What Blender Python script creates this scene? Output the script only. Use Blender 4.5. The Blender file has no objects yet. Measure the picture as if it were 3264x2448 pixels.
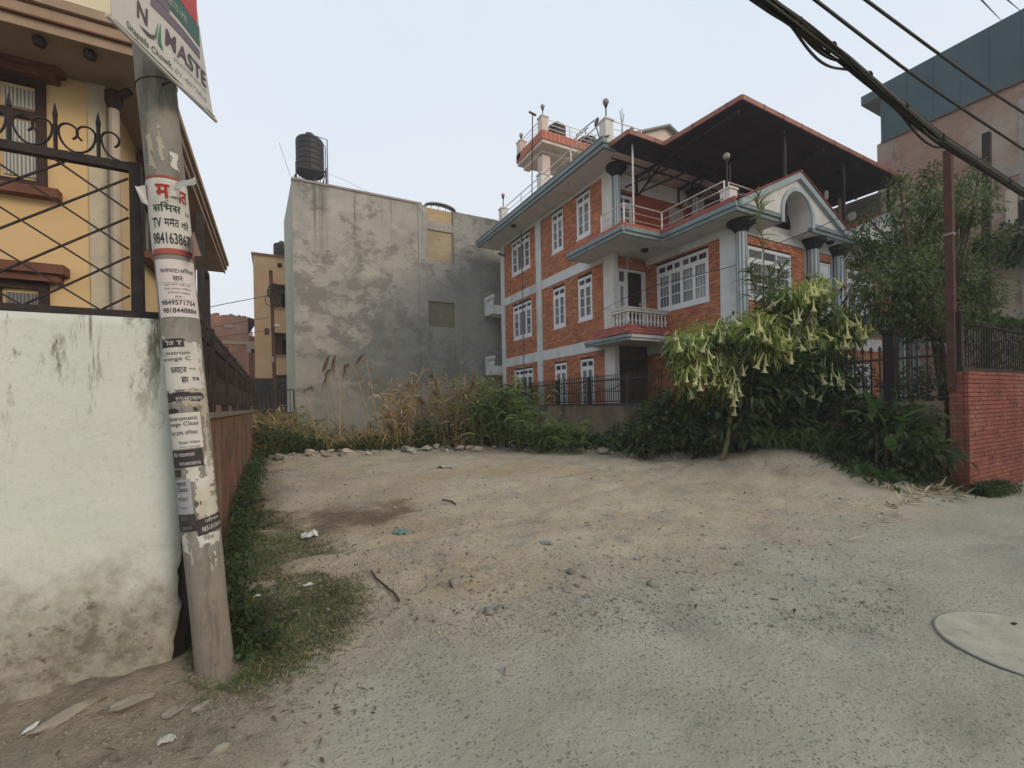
import bpy, bmesh, math, random
import numpy as np
from mathutils import Vector, Matrix, noise as mnoise
random.seed(7); RNG = np.random.default_rng(7)
SC = bpy.context.scene
COL = SC.collection
PI = math.pi

# ------------------------------------------------------------------ camera
YAW, ROLL, FPX, CXP, CYP = math.radians(27.9125), math.radians(-1.08372), 1421.28, 1632.0, 1224 + 63.915
EYE = np.array([0, 0, 1.6])
_F = np.array([math.sin(YAW), math.cos(YAW), 0]); _r = np.array([math.cos(YAW), -math.sin(YAW), 0]); _u = np.array([0, 0, 1.0])
_R = math.cos(ROLL) * _r + math.sin(ROLL) * _u
_U = -math.sin(ROLL) * _r + math.cos(ROLL) * _u
cam = bpy.data.cameras.new('camera'); camo = bpy.data.objects.new('camera', cam); COL.objects.link(camo)
camo.matrix_world = Matrix(((_R[0], _U[0], -_F[0], EYE[0]), (_R[1], _U[1], -_F[1], EYE[1]), (_R[2], _U[2], -_F[2], EYE[2]), (0, 0, 0, 1)))
cam.sensor_width = 36; cam.lens = FPX / 3264 * 36; cam.shift_y = 63.915 / 3264
cam.clip_start = .05; cam.clip_end = 2000
SC.camera = camo

# ------------------------------------------------------------------ sky, sun, exposure
SUN_EL, SUN_AZ = math.radians(24), math.radians(148)          # azimuth from +Y towards +X
w = bpy.data.worlds.new('World'); SC.world = w; w.use_nodes = True
nt = w.node_tree; bg = nt.nodes['Background']
sky = nt.nodes.new('ShaderNodeTexSky'); sky.sky_type = 'NISHITA'; sky.sun_disc = False
sky.sun_elevation = SUN_EL; sky.sun_rotation = SUN_AZ; sky.air_density = 1.5; sky.dust_density = 6; sky.ozone_density = 1.5
mx = nt.nodes.new('ShaderNodeMix'); mx.data_type = 'RGBA'; mx.inputs[0].default_value = .9
nt.links.new(sky.outputs[0], mx.inputs[6])
# hazy overcast: whiter towards the horizon, faint uneven cloud
tc = nt.nodes.new('ShaderNodeTexCoord'); sz = nt.nodes.new('ShaderNodeSeparateXYZ'); nt.links.new(tc.outputs['Generated'], sz.inputs[0])
mr = nt.nodes.new('ShaderNodeMapRange'); mr.inputs[1].default_value = 0; mr.inputs[2].default_value = .75; nt.links.new(sz.outputs[2], mr.inputs[0])
hz = nt.nodes.new('ShaderNodeMix'); hz.data_type = 'RGBA'; nt.links.new(mr.outputs[0], hz.inputs[0]); hz.inputs[6].default_value = (8.15, 8.3, 8.6, 1); hz.inputs[7].default_value = (6.6, 7.55, 8.6, 1)
cn_ = nt.nodes.new('ShaderNodeTexNoise'); cn_.inputs['Scale'].default_value = 2.2; cn_.inputs['Detail'].default_value = 5; nt.links.new(tc.outputs['Generated'], cn_.inputs['Vector'])
cr_ = nt.nodes.new('ShaderNodeMapRange'); cr_.inputs[1].default_value = .35; cr_.inputs[2].default_value = .7; cr_.inputs[3].default_value = 0; cr_.inputs[4].default_value = .35; nt.links.new(cn_.outputs[0], cr_.inputs[0])
hz2 = nt.nodes.new('ShaderNodeMix'); hz2.data_type = 'RGBA'; nt.links.new(cr_.outputs[0], hz2.inputs[0]); nt.links.new(hz.outputs[2], hz2.inputs[6]); hz2.inputs[7].default_value = (8.0, 8.15, 8.5, 1)
nt.links.new(hz2.outputs[2], mx.inputs[7])
nt.links.new(mx.outputs[2], bg.inputs[0]); bg.inputs[1].default_value = .1
sun = bpy.data.lights.new('sun', 'SUN'); sun.energy = 1.35; sun.angle = math.radians(22); sun.color = (1, .82, .62)
suno = bpy.data.objects.new('sun', sun); COL.objects.link(suno)
sd = Vector((math.sin(SUN_AZ) * math.cos(SUN_EL), math.cos(SUN_AZ) * math.cos(SUN_EL), math.sin(SUN_EL)))
suno.rotation_euler = sd.to_track_quat('Z', 'Y').to_euler()
SC.view_settings.view_transform = 'Standard'; SC.view_settings.look = 'None'
SC.view_settings.exposure = .24; SC.view_settings.gamma = 1; SC.view_settings.use_curve_mapping = False
SC.cycles.max_bounces = 8

# ------------------------------------------------------------------ measuring helpers (a sight line met with a plane of the place)
def at(ax, v, px, py):
    d = _F + (px - CXP) / FPX * _R - (py - CYP) / FPX * _U
    i = 'xyz'.index(ax); t = (v - EYE[i]) / d[i]
    return EYE + t * d
def near(px, py, D): return EYE + D * (_F + (px - CXP) / FPX * _R - (py - CYP) / FPX * _U)
def project(p):
    d = np.asarray(p, float) - EYE; z = _F @ d
    return CXP + FPX * (_R @ d) / z, CYP - FPX * (_U @ d) / z

# ------------------------------------------------------------------ materials
def S(r, g, b, k=1.0):
    f = lambda c: (c / 255 / 12.92 if c <= 10 else ((c / 255 + .055) / 1.055) ** 2.4) * k
    return (f(r), f(g), f(b))
class NT:
    def __init__(s, m):
        m.use_nodes = True; s.t = m.node_tree; s.b = s.t.nodes['Principled BSDF']; s._pos = None
    def n(s, ty, **kw):
        x = s.t.nodes.new('ShaderNode' + ty)
        for k, v in kw.items(): setattr(x, k, v)
        return x
    def l(s, a, b): s.t.links.new(a, b)
    def pos(s):
        if s._pos is None: s._pos = s.n('NewGeometry')
        return s._pos.outputs['Position']
    def noise(s, scale, detail=4, rough=.55, stretch=None, dist=0, off=(0, 0, 0)):
        v = s.pos()
        mp = s.n('Mapping'); s.l(v, mp.inputs[0]); mp.inputs['Location'].default_value = off
        if stretch: mp.inputs['Scale'].default_value = stretch
        x = s.n('TexNoise'); x.inputs['Scale'].default_value = scale; x.inputs['Detail'].default_value = detail
        x.inputs['Roughness'].default_value = rough; x.inputs['Distortion'].default_value = dist
        s.l(mp.outputs[0], x.inputs['Vector']); return x.outputs[0]
    def ramp(s, v, a, b, lo=0., hi=1.):
        x = s.n('MapRange'); x.interpolation_type = 'SMOOTHSTEP'
        for i, q in ((1, a), (2, b), (3, lo), (4, hi)): x.inputs[i].default_value = q
        s.l(v, x.inputs[0]); return x.outputs[0]
    def mix(s, f, a, b, mode='MIX'):
        x = s.n('Mix', data_type='RGBA', blend_type=mode)
        if isinstance(f, (int, float)): x.inputs[0].default_value = f
        else: s.l(f, x.inputs[0])
        for i, q in ((6, a), (7, b)):
            if isinstance(q, tuple): x.inputs[i].default_value = (*q[:3], 1)
            else: s.l(q, x.inputs[i])
        return x.outputs[2]
    def math(s, op, a, b=None, c=None):
        x = s.n('Math', operation=op)
        for i, q in enumerate((a, b, c)):
            if q is None: continue
            if isinstance(q, (int, float)): x.inputs[i].default_value = q
            else: s.l(q, x.inputs[i])
        return x.outputs[0]
    def axis(s, i):
        x = s.n('SeparateXYZ'); s.l(s.pos(), x.inputs[0]); return x.outputs[i]
    def bump(s, h, strength=.3, dist=.01):
        x = s.n('Bump'); x.inputs['Strength'].default_value = strength; x.inputs['Distance'].default_value = dist
        s.l(h, x.inputs['Height']); s.l(x.outputs[0], s.b.inputs['Normal'])
    def rnd(s):
        g = s.n('NewGeometry'); o = s.n('ObjectInfo')
        a = s.math('ADD', g.outputs['Random Per Island'], o.outputs['Random'])
        return s.math('FRACT', a)
    def color(s, c): s.l(c, s.b.inputs['Base Color'])
MATS = {}
def mat(name, c1, c2=None, scale=4, rough=.85, spec=.25, bump=0, bscale=60, rand=0, metal=0, stretch=None, dirt=None, dscale=1.2, damt=.5):
    if name in MATS: return MATS[name]
    m = bpy.data.materials.new(name); N = NT(m); b = N.b
    b.inputs['Roughness'].default_value = rough; b.inputs['Specular IOR Level'].default_value = spec; b.inputs['Metallic'].default_value = metal
    if c2 is None: c2 = tuple(x * .82 for x in c1)
    c = N.mix(N.ramp(N.noise(scale, 5, .6, stretch), .3, .7), c1, c2)
    if dirt: c = N.mix(N.math('MULTIPLY', N.ramp(N.noise(dscale, 6, .65, (1, 1, .45), off=(3, 7, 1)), .48, .72), damt), c, dirt)
    if rand:
        c = N.mix(1.0, c, N.mix(N.rnd(), (1 - rand,) * 3, (1 + rand, 1 + rand * .9, 1 + rand * .8)), 'MULTIPLY')
    N.color(c)
    if bump: N.bump(N.noise(bscale, 4, .6), bump, .01)
    m.diffuse_color = (*c1, 1); MATS[name] = m; return m
def leafmat(name, c1, c2, rand=.35, trans=.35, rough=.6):
    if name in MATS: return MATS[name]
    m = bpy.data.materials.new(name); N = NT(m); t = N.t
    r = N.rnd()
    c = N.mix(r, c1, c2); c = N.mix(1.0, c, N.mix(N.ramp(N.noise(2.2, 3), .3, .7), (1 - rand,) * 3, (1 + rand,) * 3), 'MULTIPLY')
    N.color(c); N.b.inputs['Roughness'].default_value = rough; N.b.inputs['Specular IOR Level'].default_value = .25
    tr = N.n('BsdfTranslucent'); N.l(N.mix(1.0, c, (1.1, 1.25, .6), 'MULTIPLY'), tr.inputs[0])
    ms = N.n('MixShader'); ms.inputs[0].default_value = trans
    N.l(N.b.outputs[0], ms.inputs[1]); N.l(tr.outputs[0], ms.inputs[2])
    N.l(ms.outputs[0], t.nodes['Material Output'].inputs['Surface']); MATS[name] = m; return m

# ------------------------------------------------------------------ object helpers
def tag(o, label=None, cat=None, group=None, kind=None):
    for k, v in (('label', label), ('category', cat), ('group', group), ('kind', kind)):
        if v: o[k] = v
    return o
def wloc(o):
    v = Vector((0, 0, 0))
    while o: v += o.location; o = o.parent
    return v
def thing(name, loc, label, cat, group=None):
    o = bpy.data.objects.new(name, None); COL.objects.link(o); o.location = loc; o.empty_display_size = .1
    return tag(o, label, cat, group)
class MB:
    def __init__(s): s.v = []; s.f = []
    def add(s, vs, fs):
        n = len(s.v); s.v += [tuple(map(float, q)) for q in vs]; s.f += [tuple(i + n for i in q) for q in fs]; return s
    def box(s, x0, x1, y0, y1, z0, z1):
        x0, x1 = sorted((x0, x1)); y0, y1 = sorted((y0, y1)); z0, z1 = sorted((z0, z1))
        return s.add([(x0, y0, z0), (x1, y0, z0), (x1, y1, z0), (x0, y1, z0), (x0, y0, z1), (x1, y0, z1), (x1, y1, z1), (x0, y1, z1)],
                     [(0, 3, 2, 1), (4, 5, 6, 7), (0, 1, 5, 4), (1, 2, 6, 5), (2, 3, 7, 6), (3, 0, 4, 7)])
    def fbox(s, O, U, N, u0, u1, z0, z1, n0, n1):
        "box in a facade frame: along U, up Z, out N"
        O, U, N = map(np.asarray, (O, U, N)); vs = []
        for z in (z0, z1):
            for u, n in ((u0, n0), (u1, n0), (u1, n1), (u0, n1)): vs.append(O + U * u + N * n + np.array([0, 0, z]))
        return s.add(vs, [(0, 3, 2, 1), (4, 5, 6, 7), (0, 1, 5, 4), (1, 2, 6, 5), (2, 3, 7, 6), (3, 0, 4, 7)])
    def tube(s, pts, r, n=6, cap=True):
        pts = [Vector(p) for p in pts]; k = len(pts); rs = r if hasattr(r, '__len__') else [r] * k
        up = None; rings = []
        for i, p in enumerate(pts):
            d = (pts[min(i + 1, k - 1)] - pts[max(i - 1, 0)])
            if d.length < 1e-9: d = Vector((0, 0, 1))
            d.normalize()
            if up is None: up = d.orthogonal().normalized()
            else:
                up = up - d * up.dot(d)
                up = up.normalized() if up.length > 1e-6 else d.orthogonal().normalized()
            q = d.cross(up); rings.append([p + (up * math.cos(a) + q * math.sin(a)) * rs[i] for a in [2 * PI * j / n for j in range(n)]])
        vs = [x for ring in rings for x in ring]; fs = []
        for i in range(k - 1):
            for j in range(n):
                a = i * n + j; b = i * n + (j + 1) % n; fs.append((a, b, b + n, a + n))
        if cap: fs += [tuple(range(n - 1, -1, -1)), tuple((k - 1) * n + j for j in range(n))]
        return s.add(vs, fs)
    def bar(s, a, b, w, h=None):
        "square bar from a to b"
        a, b = Vector(a), Vector(b); d = (b - a).normalized(); h = h or w
        x = d.cross(Vector((0, 0, 1)))
        x = x.normalized() if x.length > 1e-4 else Vector((1, 0, 0))
        y = x.cross(d).normalized(); vs = []
        for p in (a, b):
            for i, j in ((-1, -1), (1, -1), (1, 1), (-1, 1)): vs.append(p + x * (i * w / 2) + y * (j * h / 2))
        return s.add(vs, [(3, 2, 1, 0), (4, 5, 6, 7), (0, 1, 5, 4), (1, 2, 6, 5), (2, 3, 7, 6), (3, 0, 4, 7)])
    def lathe(s, c, prof, n=12):
        c = np.asarray(c, float); k = len(prof); vs = []
        for r, z in prof:
            for j in range(n): vs.append((c[0] + r * math.cos(2 * PI * j / n), c[1] + r * math.sin(2 * PI * j / n), c[2] + z))
        fs = [(i * n + j, i * n + (j + 1) % n, (i + 1) * n + (j + 1) % n, (i + 1) * n + j) for i in range(k - 1) for j in range(n)]
        fs += [tuple(range(n - 1, -1, -1)), tuple((k - 1) * n + j for j in range(n))]
        return s.add(vs, fs)
    def prism(s, poly, z0, z1):
        n = len(poly); vs = [(x, y, z0) for x, y in poly] + [(x, y, z1) for x, y in poly]
        return s.add(vs, [tuple(range(n - 1, -1, -1)), tuple(range(n, 2 * n))] + [(i, (i + 1) % n, n + (i + 1) % n, n + i) for i in range(n)])
    def extrude(s, pts, vec):
        "solid from a planar outline swept by vec"
        n = len(pts); p = [np.asarray(q, float) for q in pts]; vec = np.asarray(vec, float)
        return s.add(p + [q + vec for q in p], [tuple(range(n - 1, -1, -1)), tuple(range(n, 2 * n))] + [(i, (i + 1) % n, n + (i + 1) % n, n + i) for i in range(n)])
    def build(s, name, m, parent=None, smooth=False, fix=True, **kw):
        me = bpy.data.meshes.new(name); off = wloc(parent) if parent else Vector((0, 0, 0))
        me.from_pydata([(x - off.x, y - off.y, z - off.z) for x, y, z in s.v], [], s.f)
        if fix and len(s.f) < 60000:
            bm = bmesh.new(); bm.from_mesh(me); bmesh.ops.recalc_face_normals(bm, faces=bm.faces); bm.to_mesh(me); bm.free()
        if smooth: me.shade_smooth()
        me.materials.append(m); o = bpy.data.objects.new(name, me); COL.objects.link(o)
        if parent: o.parent = parent
        return tag(o, **kw)
def npmesh(name, V, Fc, m, parent=None, smooth=False, **kw):
    "fast mesh from arrays (triangles or quads)"
    V = np.asarray(V, np.float32).reshape(-1, 3); Fc = np.asarray(Fc, np.int32); k = Fc.shape[1]
    off = wloc(parent) if parent else Vector((0, 0, 0)); V = V - np.array(off, np.float32)
    me = bpy.data.meshes.new(name); me.vertices.add(len(V)); me.vertices.foreach_set('co', V.ravel())
    me.loops.add(Fc.size); me.loops.foreach_set('vertex_index', Fc.ravel())
    me.polygons.add(len(Fc)); me.polygons.foreach_set('loop_start', np.arange(0, Fc.size, k, dtype=np.int32)); me.polygons.foreach_set('loop_total', np.full(len(Fc), k, np.int32))
    me.update(calc_edges=True); me.validate()
    if smooth: me.shade_smooth()
    me.materials.append(m); o = bpy.data.objects.new(name, me); COL.objects.link(o)
    if parent: o.parent = parent
    return tag(o, **kw)
def inst(src, parent=None, M=None, name=None, **kw):
    o = src.copy(); COL.objects.link(o)
    if parent is not None: o.parent = parent
    if M is not None: o.matrix_basis = M
    if name: o.name = name
    return tag(o, **kw)
def unit(v): v = np.asarray(v, float); return v / (np.linalg.norm(v, axis=-1, keepdims=True) + 1e-9)
def leaves(P, D, L, W, fold=.12, droop=.25):
    "diamond leaves of two folded halves: returns verts, tris"
    P = np.asarray(P, float); D = unit(D); n = len(P); L = np.broadcast_to(L, n)[:, None]; W = np.broadcast_to(W, n)[:, None]
    up = np.array([0, 0, 1.]) + RNG.normal(0, .45, (n, 3)); Sd = unit(np.cross(D, up)); Nn = np.cross(Sd, D)
    mid = P + D * L * .45; tip = P + D * L - np.array([0, 0, 1]) * L * droop
    V = np.stack([P, mid + Sd * W * .5 + Nn * W * fold, mid, mid - Sd * W * .5 + Nn * W * fold, tip], 1).reshape(-1, 3)
    b = (np.arange(n) * 5)[:, None, None]
    T = (np.array([[0, 2, 1], [0, 3, 2], [1, 2, 4], [2, 3, 4]])[None] + b).reshape(-1, 3)
    return V, T
def blades(P, D, L, W, droop=.5, seg=4, fold=0):
    "strap leaves that arch over: returns verts, tris"
    P = np.asarray(P, float); D = unit(D); n = len(P); L = np.broadcast_to(L, n)[:, None]; W = np.broadcast_to(W, n)[:, None]; dr = np.broadcast_to(droop, n)[:, None]
    up = np.array([0, 0, 1.]) + RNG.normal(0, .5, (n, 3)); Sd = unit(np.cross(D, up)); rows = []
    for i in range(seg + 1):
        s = i / seg; c = P + D * L * s - np.array([0, 0, 1]) * L * dr * s * s
        wd = W * (1 - s) ** .6 * (.55 + .9 * min(s * 3, .5)); rows += [c + Sd * wd * .5, c - Sd * wd * .5]
    V = np.stack(rows, 1).reshape(-1, 3); k = 2 * (seg + 1); q = []
    for i in range(seg): a = 2 * i; q += [[a, a + 1, a + 2], [a + 1, a + 3, a + 2]]
    T = (np.array(q)[None] + (np.arange(n) * k)[:, None, None]).reshape(-1, 3); return V, T
def merge(*parts):
    V = []; T = []; o = 0
    for v, t in parts: V.append(v); T.append(np.asarray(t) + o); o += len(v)
    return np.concatenate(V), np.concatenate(T)
def vnoise(x, y, s, seed=0):
    "lattice value noise on arrays"
    x = np.asarray(x, float) * s + seed * 17.3; y = np.asarray(y, float) * s - seed * 9.1
    xi = np.floor(x); yi = np.floor(y); fx = x - xi; fy = y - yi; fx = fx * fx * (3 - 2 * fx); fy = fy * fy * (3 - 2 * fy)
    h = lambda a, b: np.modf(np.abs(np.sin(a * 127.1 + b * 311.7 + seed) * 43758.5453))[0]
    return (h(xi, yi) * (1 - fx) + h(xi + 1, yi) * fx) * (1 - fy) + (h(xi, yi + 1) * (1 - fx) + h(xi + 1, yi + 1) * fx) * fy - .5
def sstep(a, b, x): t = np.clip((np.asarray(x, float) - a) / (b - a), 0, 1); return t * t * (3 - 2 * t)

# ================================================================== GROUND
EX = np.array([-6, -.3, 1.5, 3.1, 4.6, 5.9, 7.3, 8.1, 8.8, 9.7, 40]); EYV = np.array([12.6, 12.4, 12.2, 11.7, 10.9, 9.9, 8.1, 7.0, 6.6, 6.2, 6.2])
def edge(x): return np.interp(x, EX, EYV)
def H(x, y, fine=True):
    x = np.asarray(x, float); y = np.asarray(y, float); E = edge(x)
    b = .13 * sstep(3.0, 6.0, y) + .24 * sstep(5.5, 9.5, y)
    b = b * sstep(-3, .1, x) + 0
    m = .72 * np.exp(-((x - 9.6) ** 2 / 3.6 + (y - 5.3) ** 2 / 3.0)) * sstep(2.3, 3.5, y)
    d = y - E; rid = .09 * np.exp(-(d / .3) ** 2) * sstep(-.4, .2, x) * (1 - sstep(8.2, 9, x))
    lim = np.where(x > 8.8, 0, 1); drop = -.62 * sstep(.05, 1.3, d) * lim
    h = b + (m + rid) * 1 + drop
    h = h + .05 * vnoise(x, y, .6, 1) * sstep(3, 5, y) + .040 * vnoise(x, y, 2.1, 2) * sstep(2.6, 4, y) + .030 * vnoise(x, y, 4.3, 8) * sstep(3.0, 4.2, y) - .03 * np.exp(-((y - 4.6 - .25 * x - .12 * np.sin(x * 1.7)) / .10) ** 2) * sstep(.6, 1.5, x) - .025 * np.exp(-((y - 6.0 - .22 * x - .10 * np.sin(x * 1.5 + 1)) / .11) ** 2) * sstep(1.2, 2, x)
    h = h * np.where((x > 10.2) | (y > 24), .0, 1) + 0
    h = np.where((x < -.62) & (y > 3.4), .02, h)
    # the loose soil at the foot of the white wall
    h = h + .10 * np.exp(-((y - 3.25) / .28) ** 2) * (1 - sstep(-.5, .1, x)) * (.7 + vnoise(x, y, 3, 5))
    if fine: h = h + (.022 * vnoise(x, y, 6, 3) + .016 * vnoise(x, y, 14, 4)) * (sstep(2.4, 3.4, y) * .85 + .10 + .6 * (1 - sstep(-.9, -.1, x)) * sstep(1.8, 2.5, y))
    return h
def h1(x, y): return float(H(np.array([x]), np.array([y]))[0])
def lines(*segs):
    out = []
    for a, b, st in segs: out += list(np.arange(a, b, st))
    return np.array(sorted(set(np.round(out, 4))))
gx = lines((-140, -20, 20), (-20, -4, 2), (-4, -1.2, .12), (-1.2, 6, .045), (6, 11, .07), (11, 20, .6), (20, 60, 6), (60, 161, 20))
gy = lines((-140, -12, 16), (-12, 0, 1.5), (0, .9, .15), (.9, 5, .045), (5, 9, .07), (9, 15, .12), (15, 24, .5), (24, 60, 5), (60, 161, 20))
GX, GY = np.meshgrid(gx, gy); GZ = H(GX, GY)
V = np.stack([GX, GY, GZ], -1).reshape(-1, 3); nx, ny = len(gx), len(gy)
I = np.arange(nx * ny).reshape(ny, nx)
Q = np.stack([I[:-1, :-1], I[:-1, 1:], I[1:, 1:], I[1:, :-1]], -1).reshape(-1, 4)
cxm = V[Q].mean(1)
def road_line(x): return np.interp(x, [-4, -.8, 0, 1, 2.5, 4, 6, 8, 9.5, 12, 60], [1.5, 1.9, 2.6, 2.9, 3.0, 3.1, 3.0, 2.75, 2.7, 2.75, 2.75])
isroad = cxm[:, 1] < road_line(cxm[:, 0])

gm = bpy.data.materials.new('earth_and_concrete'); N = NT(gm)
X_, Y_ = N.axis(0), N.axis(1)
wob = N.math('MULTIPLY', N.math('SUBTRACT', N.noise(.9, 5, .6), .5), 2.6)
side = N.math('ADD', Y_, wob)
# concrete factor: 1 on the road, fading into the soil
conc = N.math('MULTIPLY', N.ramp(side, 2.2, 3.9, 1, 0), N.ramp(N.math('ADD', X_, wob), -.5, .5, 0, 1))
conc = N.math('MULTIPLY', conc, N.ramp(N.noise(7, 5, .7), .12, .45, .55, 1))
soil = N.mix(N.ramp(N.noise(1.1, 6, .62), .32, .68), (.395, .330, .240), (.485, .420, .315))
soil = N.mix(N.math('MULTIPLY', N.ramp(N.noise(.55, 4, .6, off=(5, 2, 0)), .5, .72), .55), soil, (.40, .285, .165))
soil = N.mix(N.math('MULTIPLY', N.ramp(N.noise(5.5, 6, .7, (1, 1, 1), off=(1, 9, 0)), .56, .75), .5), soil, (.19, .16, .12))
soil = N.mix(N.math('MULTIPLY', N.ramp(N.noise(38, 3, .6), .58, .70), .5), soil, (.46, .415, .335))
soil = N.mix(N.math('MULTIPLY', N.ramp(N.noise(21, 5, .75, off=(6, 6, 0)), .55, .66), .6), soil, (.17, .14, .10))
soil = N.mix(N.math('MULTIPLY', N.ramp(N.noise(1.9, 6, .7, off=(12, 3, 0)), .52, .64), .55), soil, (.285, .27, .225))
# damp dark patch beside the grass
dx = N.math('DIVIDE', N.math('SUBTRACT', X_, .95), 1.15); dy = N.math('DIVIDE', N.math('SUBTRACT', Y_, 6.2), .75)
dd = N.math('SQRT', N.math('ADD', N.math('MULTIPLY', dx, dx), N.math('MULTIPLY', dy, dy)))
dd = N.math('ADD', dd, N.math('MULTIPLY', N.math('SUBTRACT', N.noise(2.2, 5, .65), .5), 1.7))
soil = N.mix(N.ramp(dd, .35, 1.05, .72, 0), soil, (.105, .072, .045))
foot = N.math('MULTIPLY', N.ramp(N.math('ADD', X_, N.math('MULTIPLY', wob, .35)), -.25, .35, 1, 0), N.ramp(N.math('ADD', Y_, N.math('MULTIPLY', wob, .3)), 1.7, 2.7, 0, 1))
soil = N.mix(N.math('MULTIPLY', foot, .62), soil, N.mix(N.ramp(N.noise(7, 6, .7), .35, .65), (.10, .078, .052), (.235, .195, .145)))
cc = N.mix(N.ramp(N.noise(1.4, 5, .6, off=(8, 1, 0)), .3, .7), (.355, .335, .268), (.44, .418, .345))
vo = N.n('TexVoronoi'); vo.inputs['Scale'].default_value = 48; N.l(N.pos(), vo.inputs['Vector'])
vo2 = N.n('TexVoronoi'); vo2.inputs['Scale'].default_value = 19; N.l(N.pos(), vo2.inputs['Vector'])
sx = N.n('SeparateColor'); N.l(vo.outputs['Color'], sx.inputs[0]); sx2 = N.n('SeparateColor'); N.l(vo2.outputs['Color'], sx2.inputs[0])
st = N.math('MULTIPLY', N.ramp(vo.outputs['Distance'], .22, .36, 1, 0), N.ramp(sx.outputs[0], .42, .52))
st2 = N.math('MULTIPLY', N.ramp(vo2.outputs['Distance'], .17, .27, 1, 0), N.ramp(sx2.outputs[0], .72, .8))
worn = N.ramp(N.noise(.8, 4, .6, off=(2, 2, 5)), .28, .55, .25, 1)
stn = N.math('MULTIPLY', N.math('MAXIMUM', st, st2), worn)
cc = N.mix(N.math('MULTIPLY', stn, .72), cc, N.mix(sx.outputs[1], (.125, .118, .095), (.26, .225, .17)))
cc = N.mix(N.math('MULTIPLY', N.ramp(N.noise(.9, 5, .65, off=(4, 4, 4)), .52, .7), .5), cc, (.235, .225, .190))
cc = N.mix(N.math('MULTIPLY', N.ramp(N.noise(130, 3, .6), .56, .7), .35), cc, (.21, .195, .16))
col = N.mix(conc, soil, cc)
N.color(col); N.b.inputs['Roughness'].default_value = .95; N.b.inputs['Specular IOR Level'].default_value = .12
hh = N.math('ADD', N.math('MULTIPLY', N.noise(55, 5, .7), 1.0), N.math('MULTIPLY', N.noise(15, 5, .65), 2.2))
hh = N.math('ADD', hh, N.math('MULTIPLY', stn, .35)); N.bump(hh, .95, .016)
for nm, selq in (('road', isroad), ('ground', ~isroad)):
    q = Q[selq]; used = np.unique(q); rm = np.full(len(V), -1); rm[used] = np.arange(len(used))
    npmesh(nm, V[used], rm[q], gm, smooth=True, kind='structure')

# thin haze over the whole place, added to lift the dark shadows
hm = bpy.data.materials.new('haze'); hm.use_nodes = True; ht = hm.node_tree; ht.nodes.remove(ht.nodes['Principled BSDF'])
pv = ht.nodes.new('ShaderNodeVolumePrincipled'); pv.inputs['Color'].default_value = (.93, .95, 1, 1); pv.inputs['Density'].default_value = .0021; ht.links.new(pv.outputs[0], ht.nodes['Material Output'].inputs['Volume'])
hb_ = MB(); hb_.box(-170, 190, -170, 190, -1.8, 19.5); hb_.build('haze', hm, kind='stuff')

# ------------------------------------------------------------------ shared colours
white = mat('white_paint', (.64, .63, .60), (.56, .555, .53), 3, .7, dirt=(.40, .37, .31), dscale=1.4, damt=.45)
white_cool = mat('white_paint_cool', (.62, .645, .655), (.56, .59, .60), 3, .7, dirt=(.33, .33, .30), damt=.6)
winwhite = mat('window_paint', (.72, .73, .76), (.66, .67, .70), 6, .5)
bluegrey = mat('blue_grey_paint', (.225, .285, .295), (.19, .24, .255), 4, .65, dirt=(.11, .14, .14), damt=.6)
capblack = mat('dark_capital_paint', (.012, .014, .017), (.022, .025, .03), 8, .6)
iron = mat('dark_iron', (.022, .018, .018), (.045, .032, .028), 14, .6, bump=.2)
rust = mat('rusty_iron', (.10, .045, .035), (.06, .03, .025), 9, .8, bump=.3)
steel = mat('stainless_rail', (.62, .60, .58), (.5, .48, .46), 5, .35, spec=.5, metal=.5)
mortar = mat('mortar', (.13, .085, .062), (.09, .06, .045), 6, .95)
brickm = mat('red_brick', (.50, .205, .110), (.40, .155, .080), 2.4, .85, rand=.27, bump=.35, bscale=70, dirt=(.36, .20, .13), dscale=.8, damt=.45)
tilem = mat('red_roof_tile', (.36, .11, .085), (.26, .075, .06), 6, .75, rand=.22, bump=.2)
tank_black = mat('black_plastic', (.020, .020, .022), (.035, .034, .034), 6, .55)
darkroom = mat('dark_interior', (.02, .018, .018), (.03, .026, .026), 4, .9)  # near black for openings and for the shadow strip above house windows

def pane_mat(name, c1, c2):
    m = bpy.data.materials.new(name); N = NT(m)
    wv = N.n('TexWave'); wv.wave_type = 'BANDS'; wv.inputs['Scale'].default_value = 9; wv.inputs['Distortion'].default_value = 3.5; wv.inputs['Detail'].default_value = 2
    mp = N.n('Mapping'); mp.inputs['Scale'].default_value = (1, 1, .06); N.l(N.pos(), mp.inputs[0]); N.l(mp.outputs[0], wv.inputs['Vector'])
    c = N.mix(wv.outputs['Fac'], c1, c2)
    c = N.mix(1.0, c, N.mix(N.rnd(), (.42,) * 3, (1.6,) * 3), 'MULTIPLY')
    N.color(c); N.b.inputs['Roughness'].default_value = .12; N.b.inputs['Specular IOR Level'].default_value = .5
    N.bump(N.noise(2.5, 2), .06, .02); return m
glass_curtain = pane_mat('glass_with_curtain', (.10, .105, .11), (.20, .205, .205))
glass_dark = pane_mat('dark_glass', (.03, .03, .034), (.09, .085, .085))
glass_plain = pane_mat('plain_glass', (.15, .17, .175), (.18, .20, .205))

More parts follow.
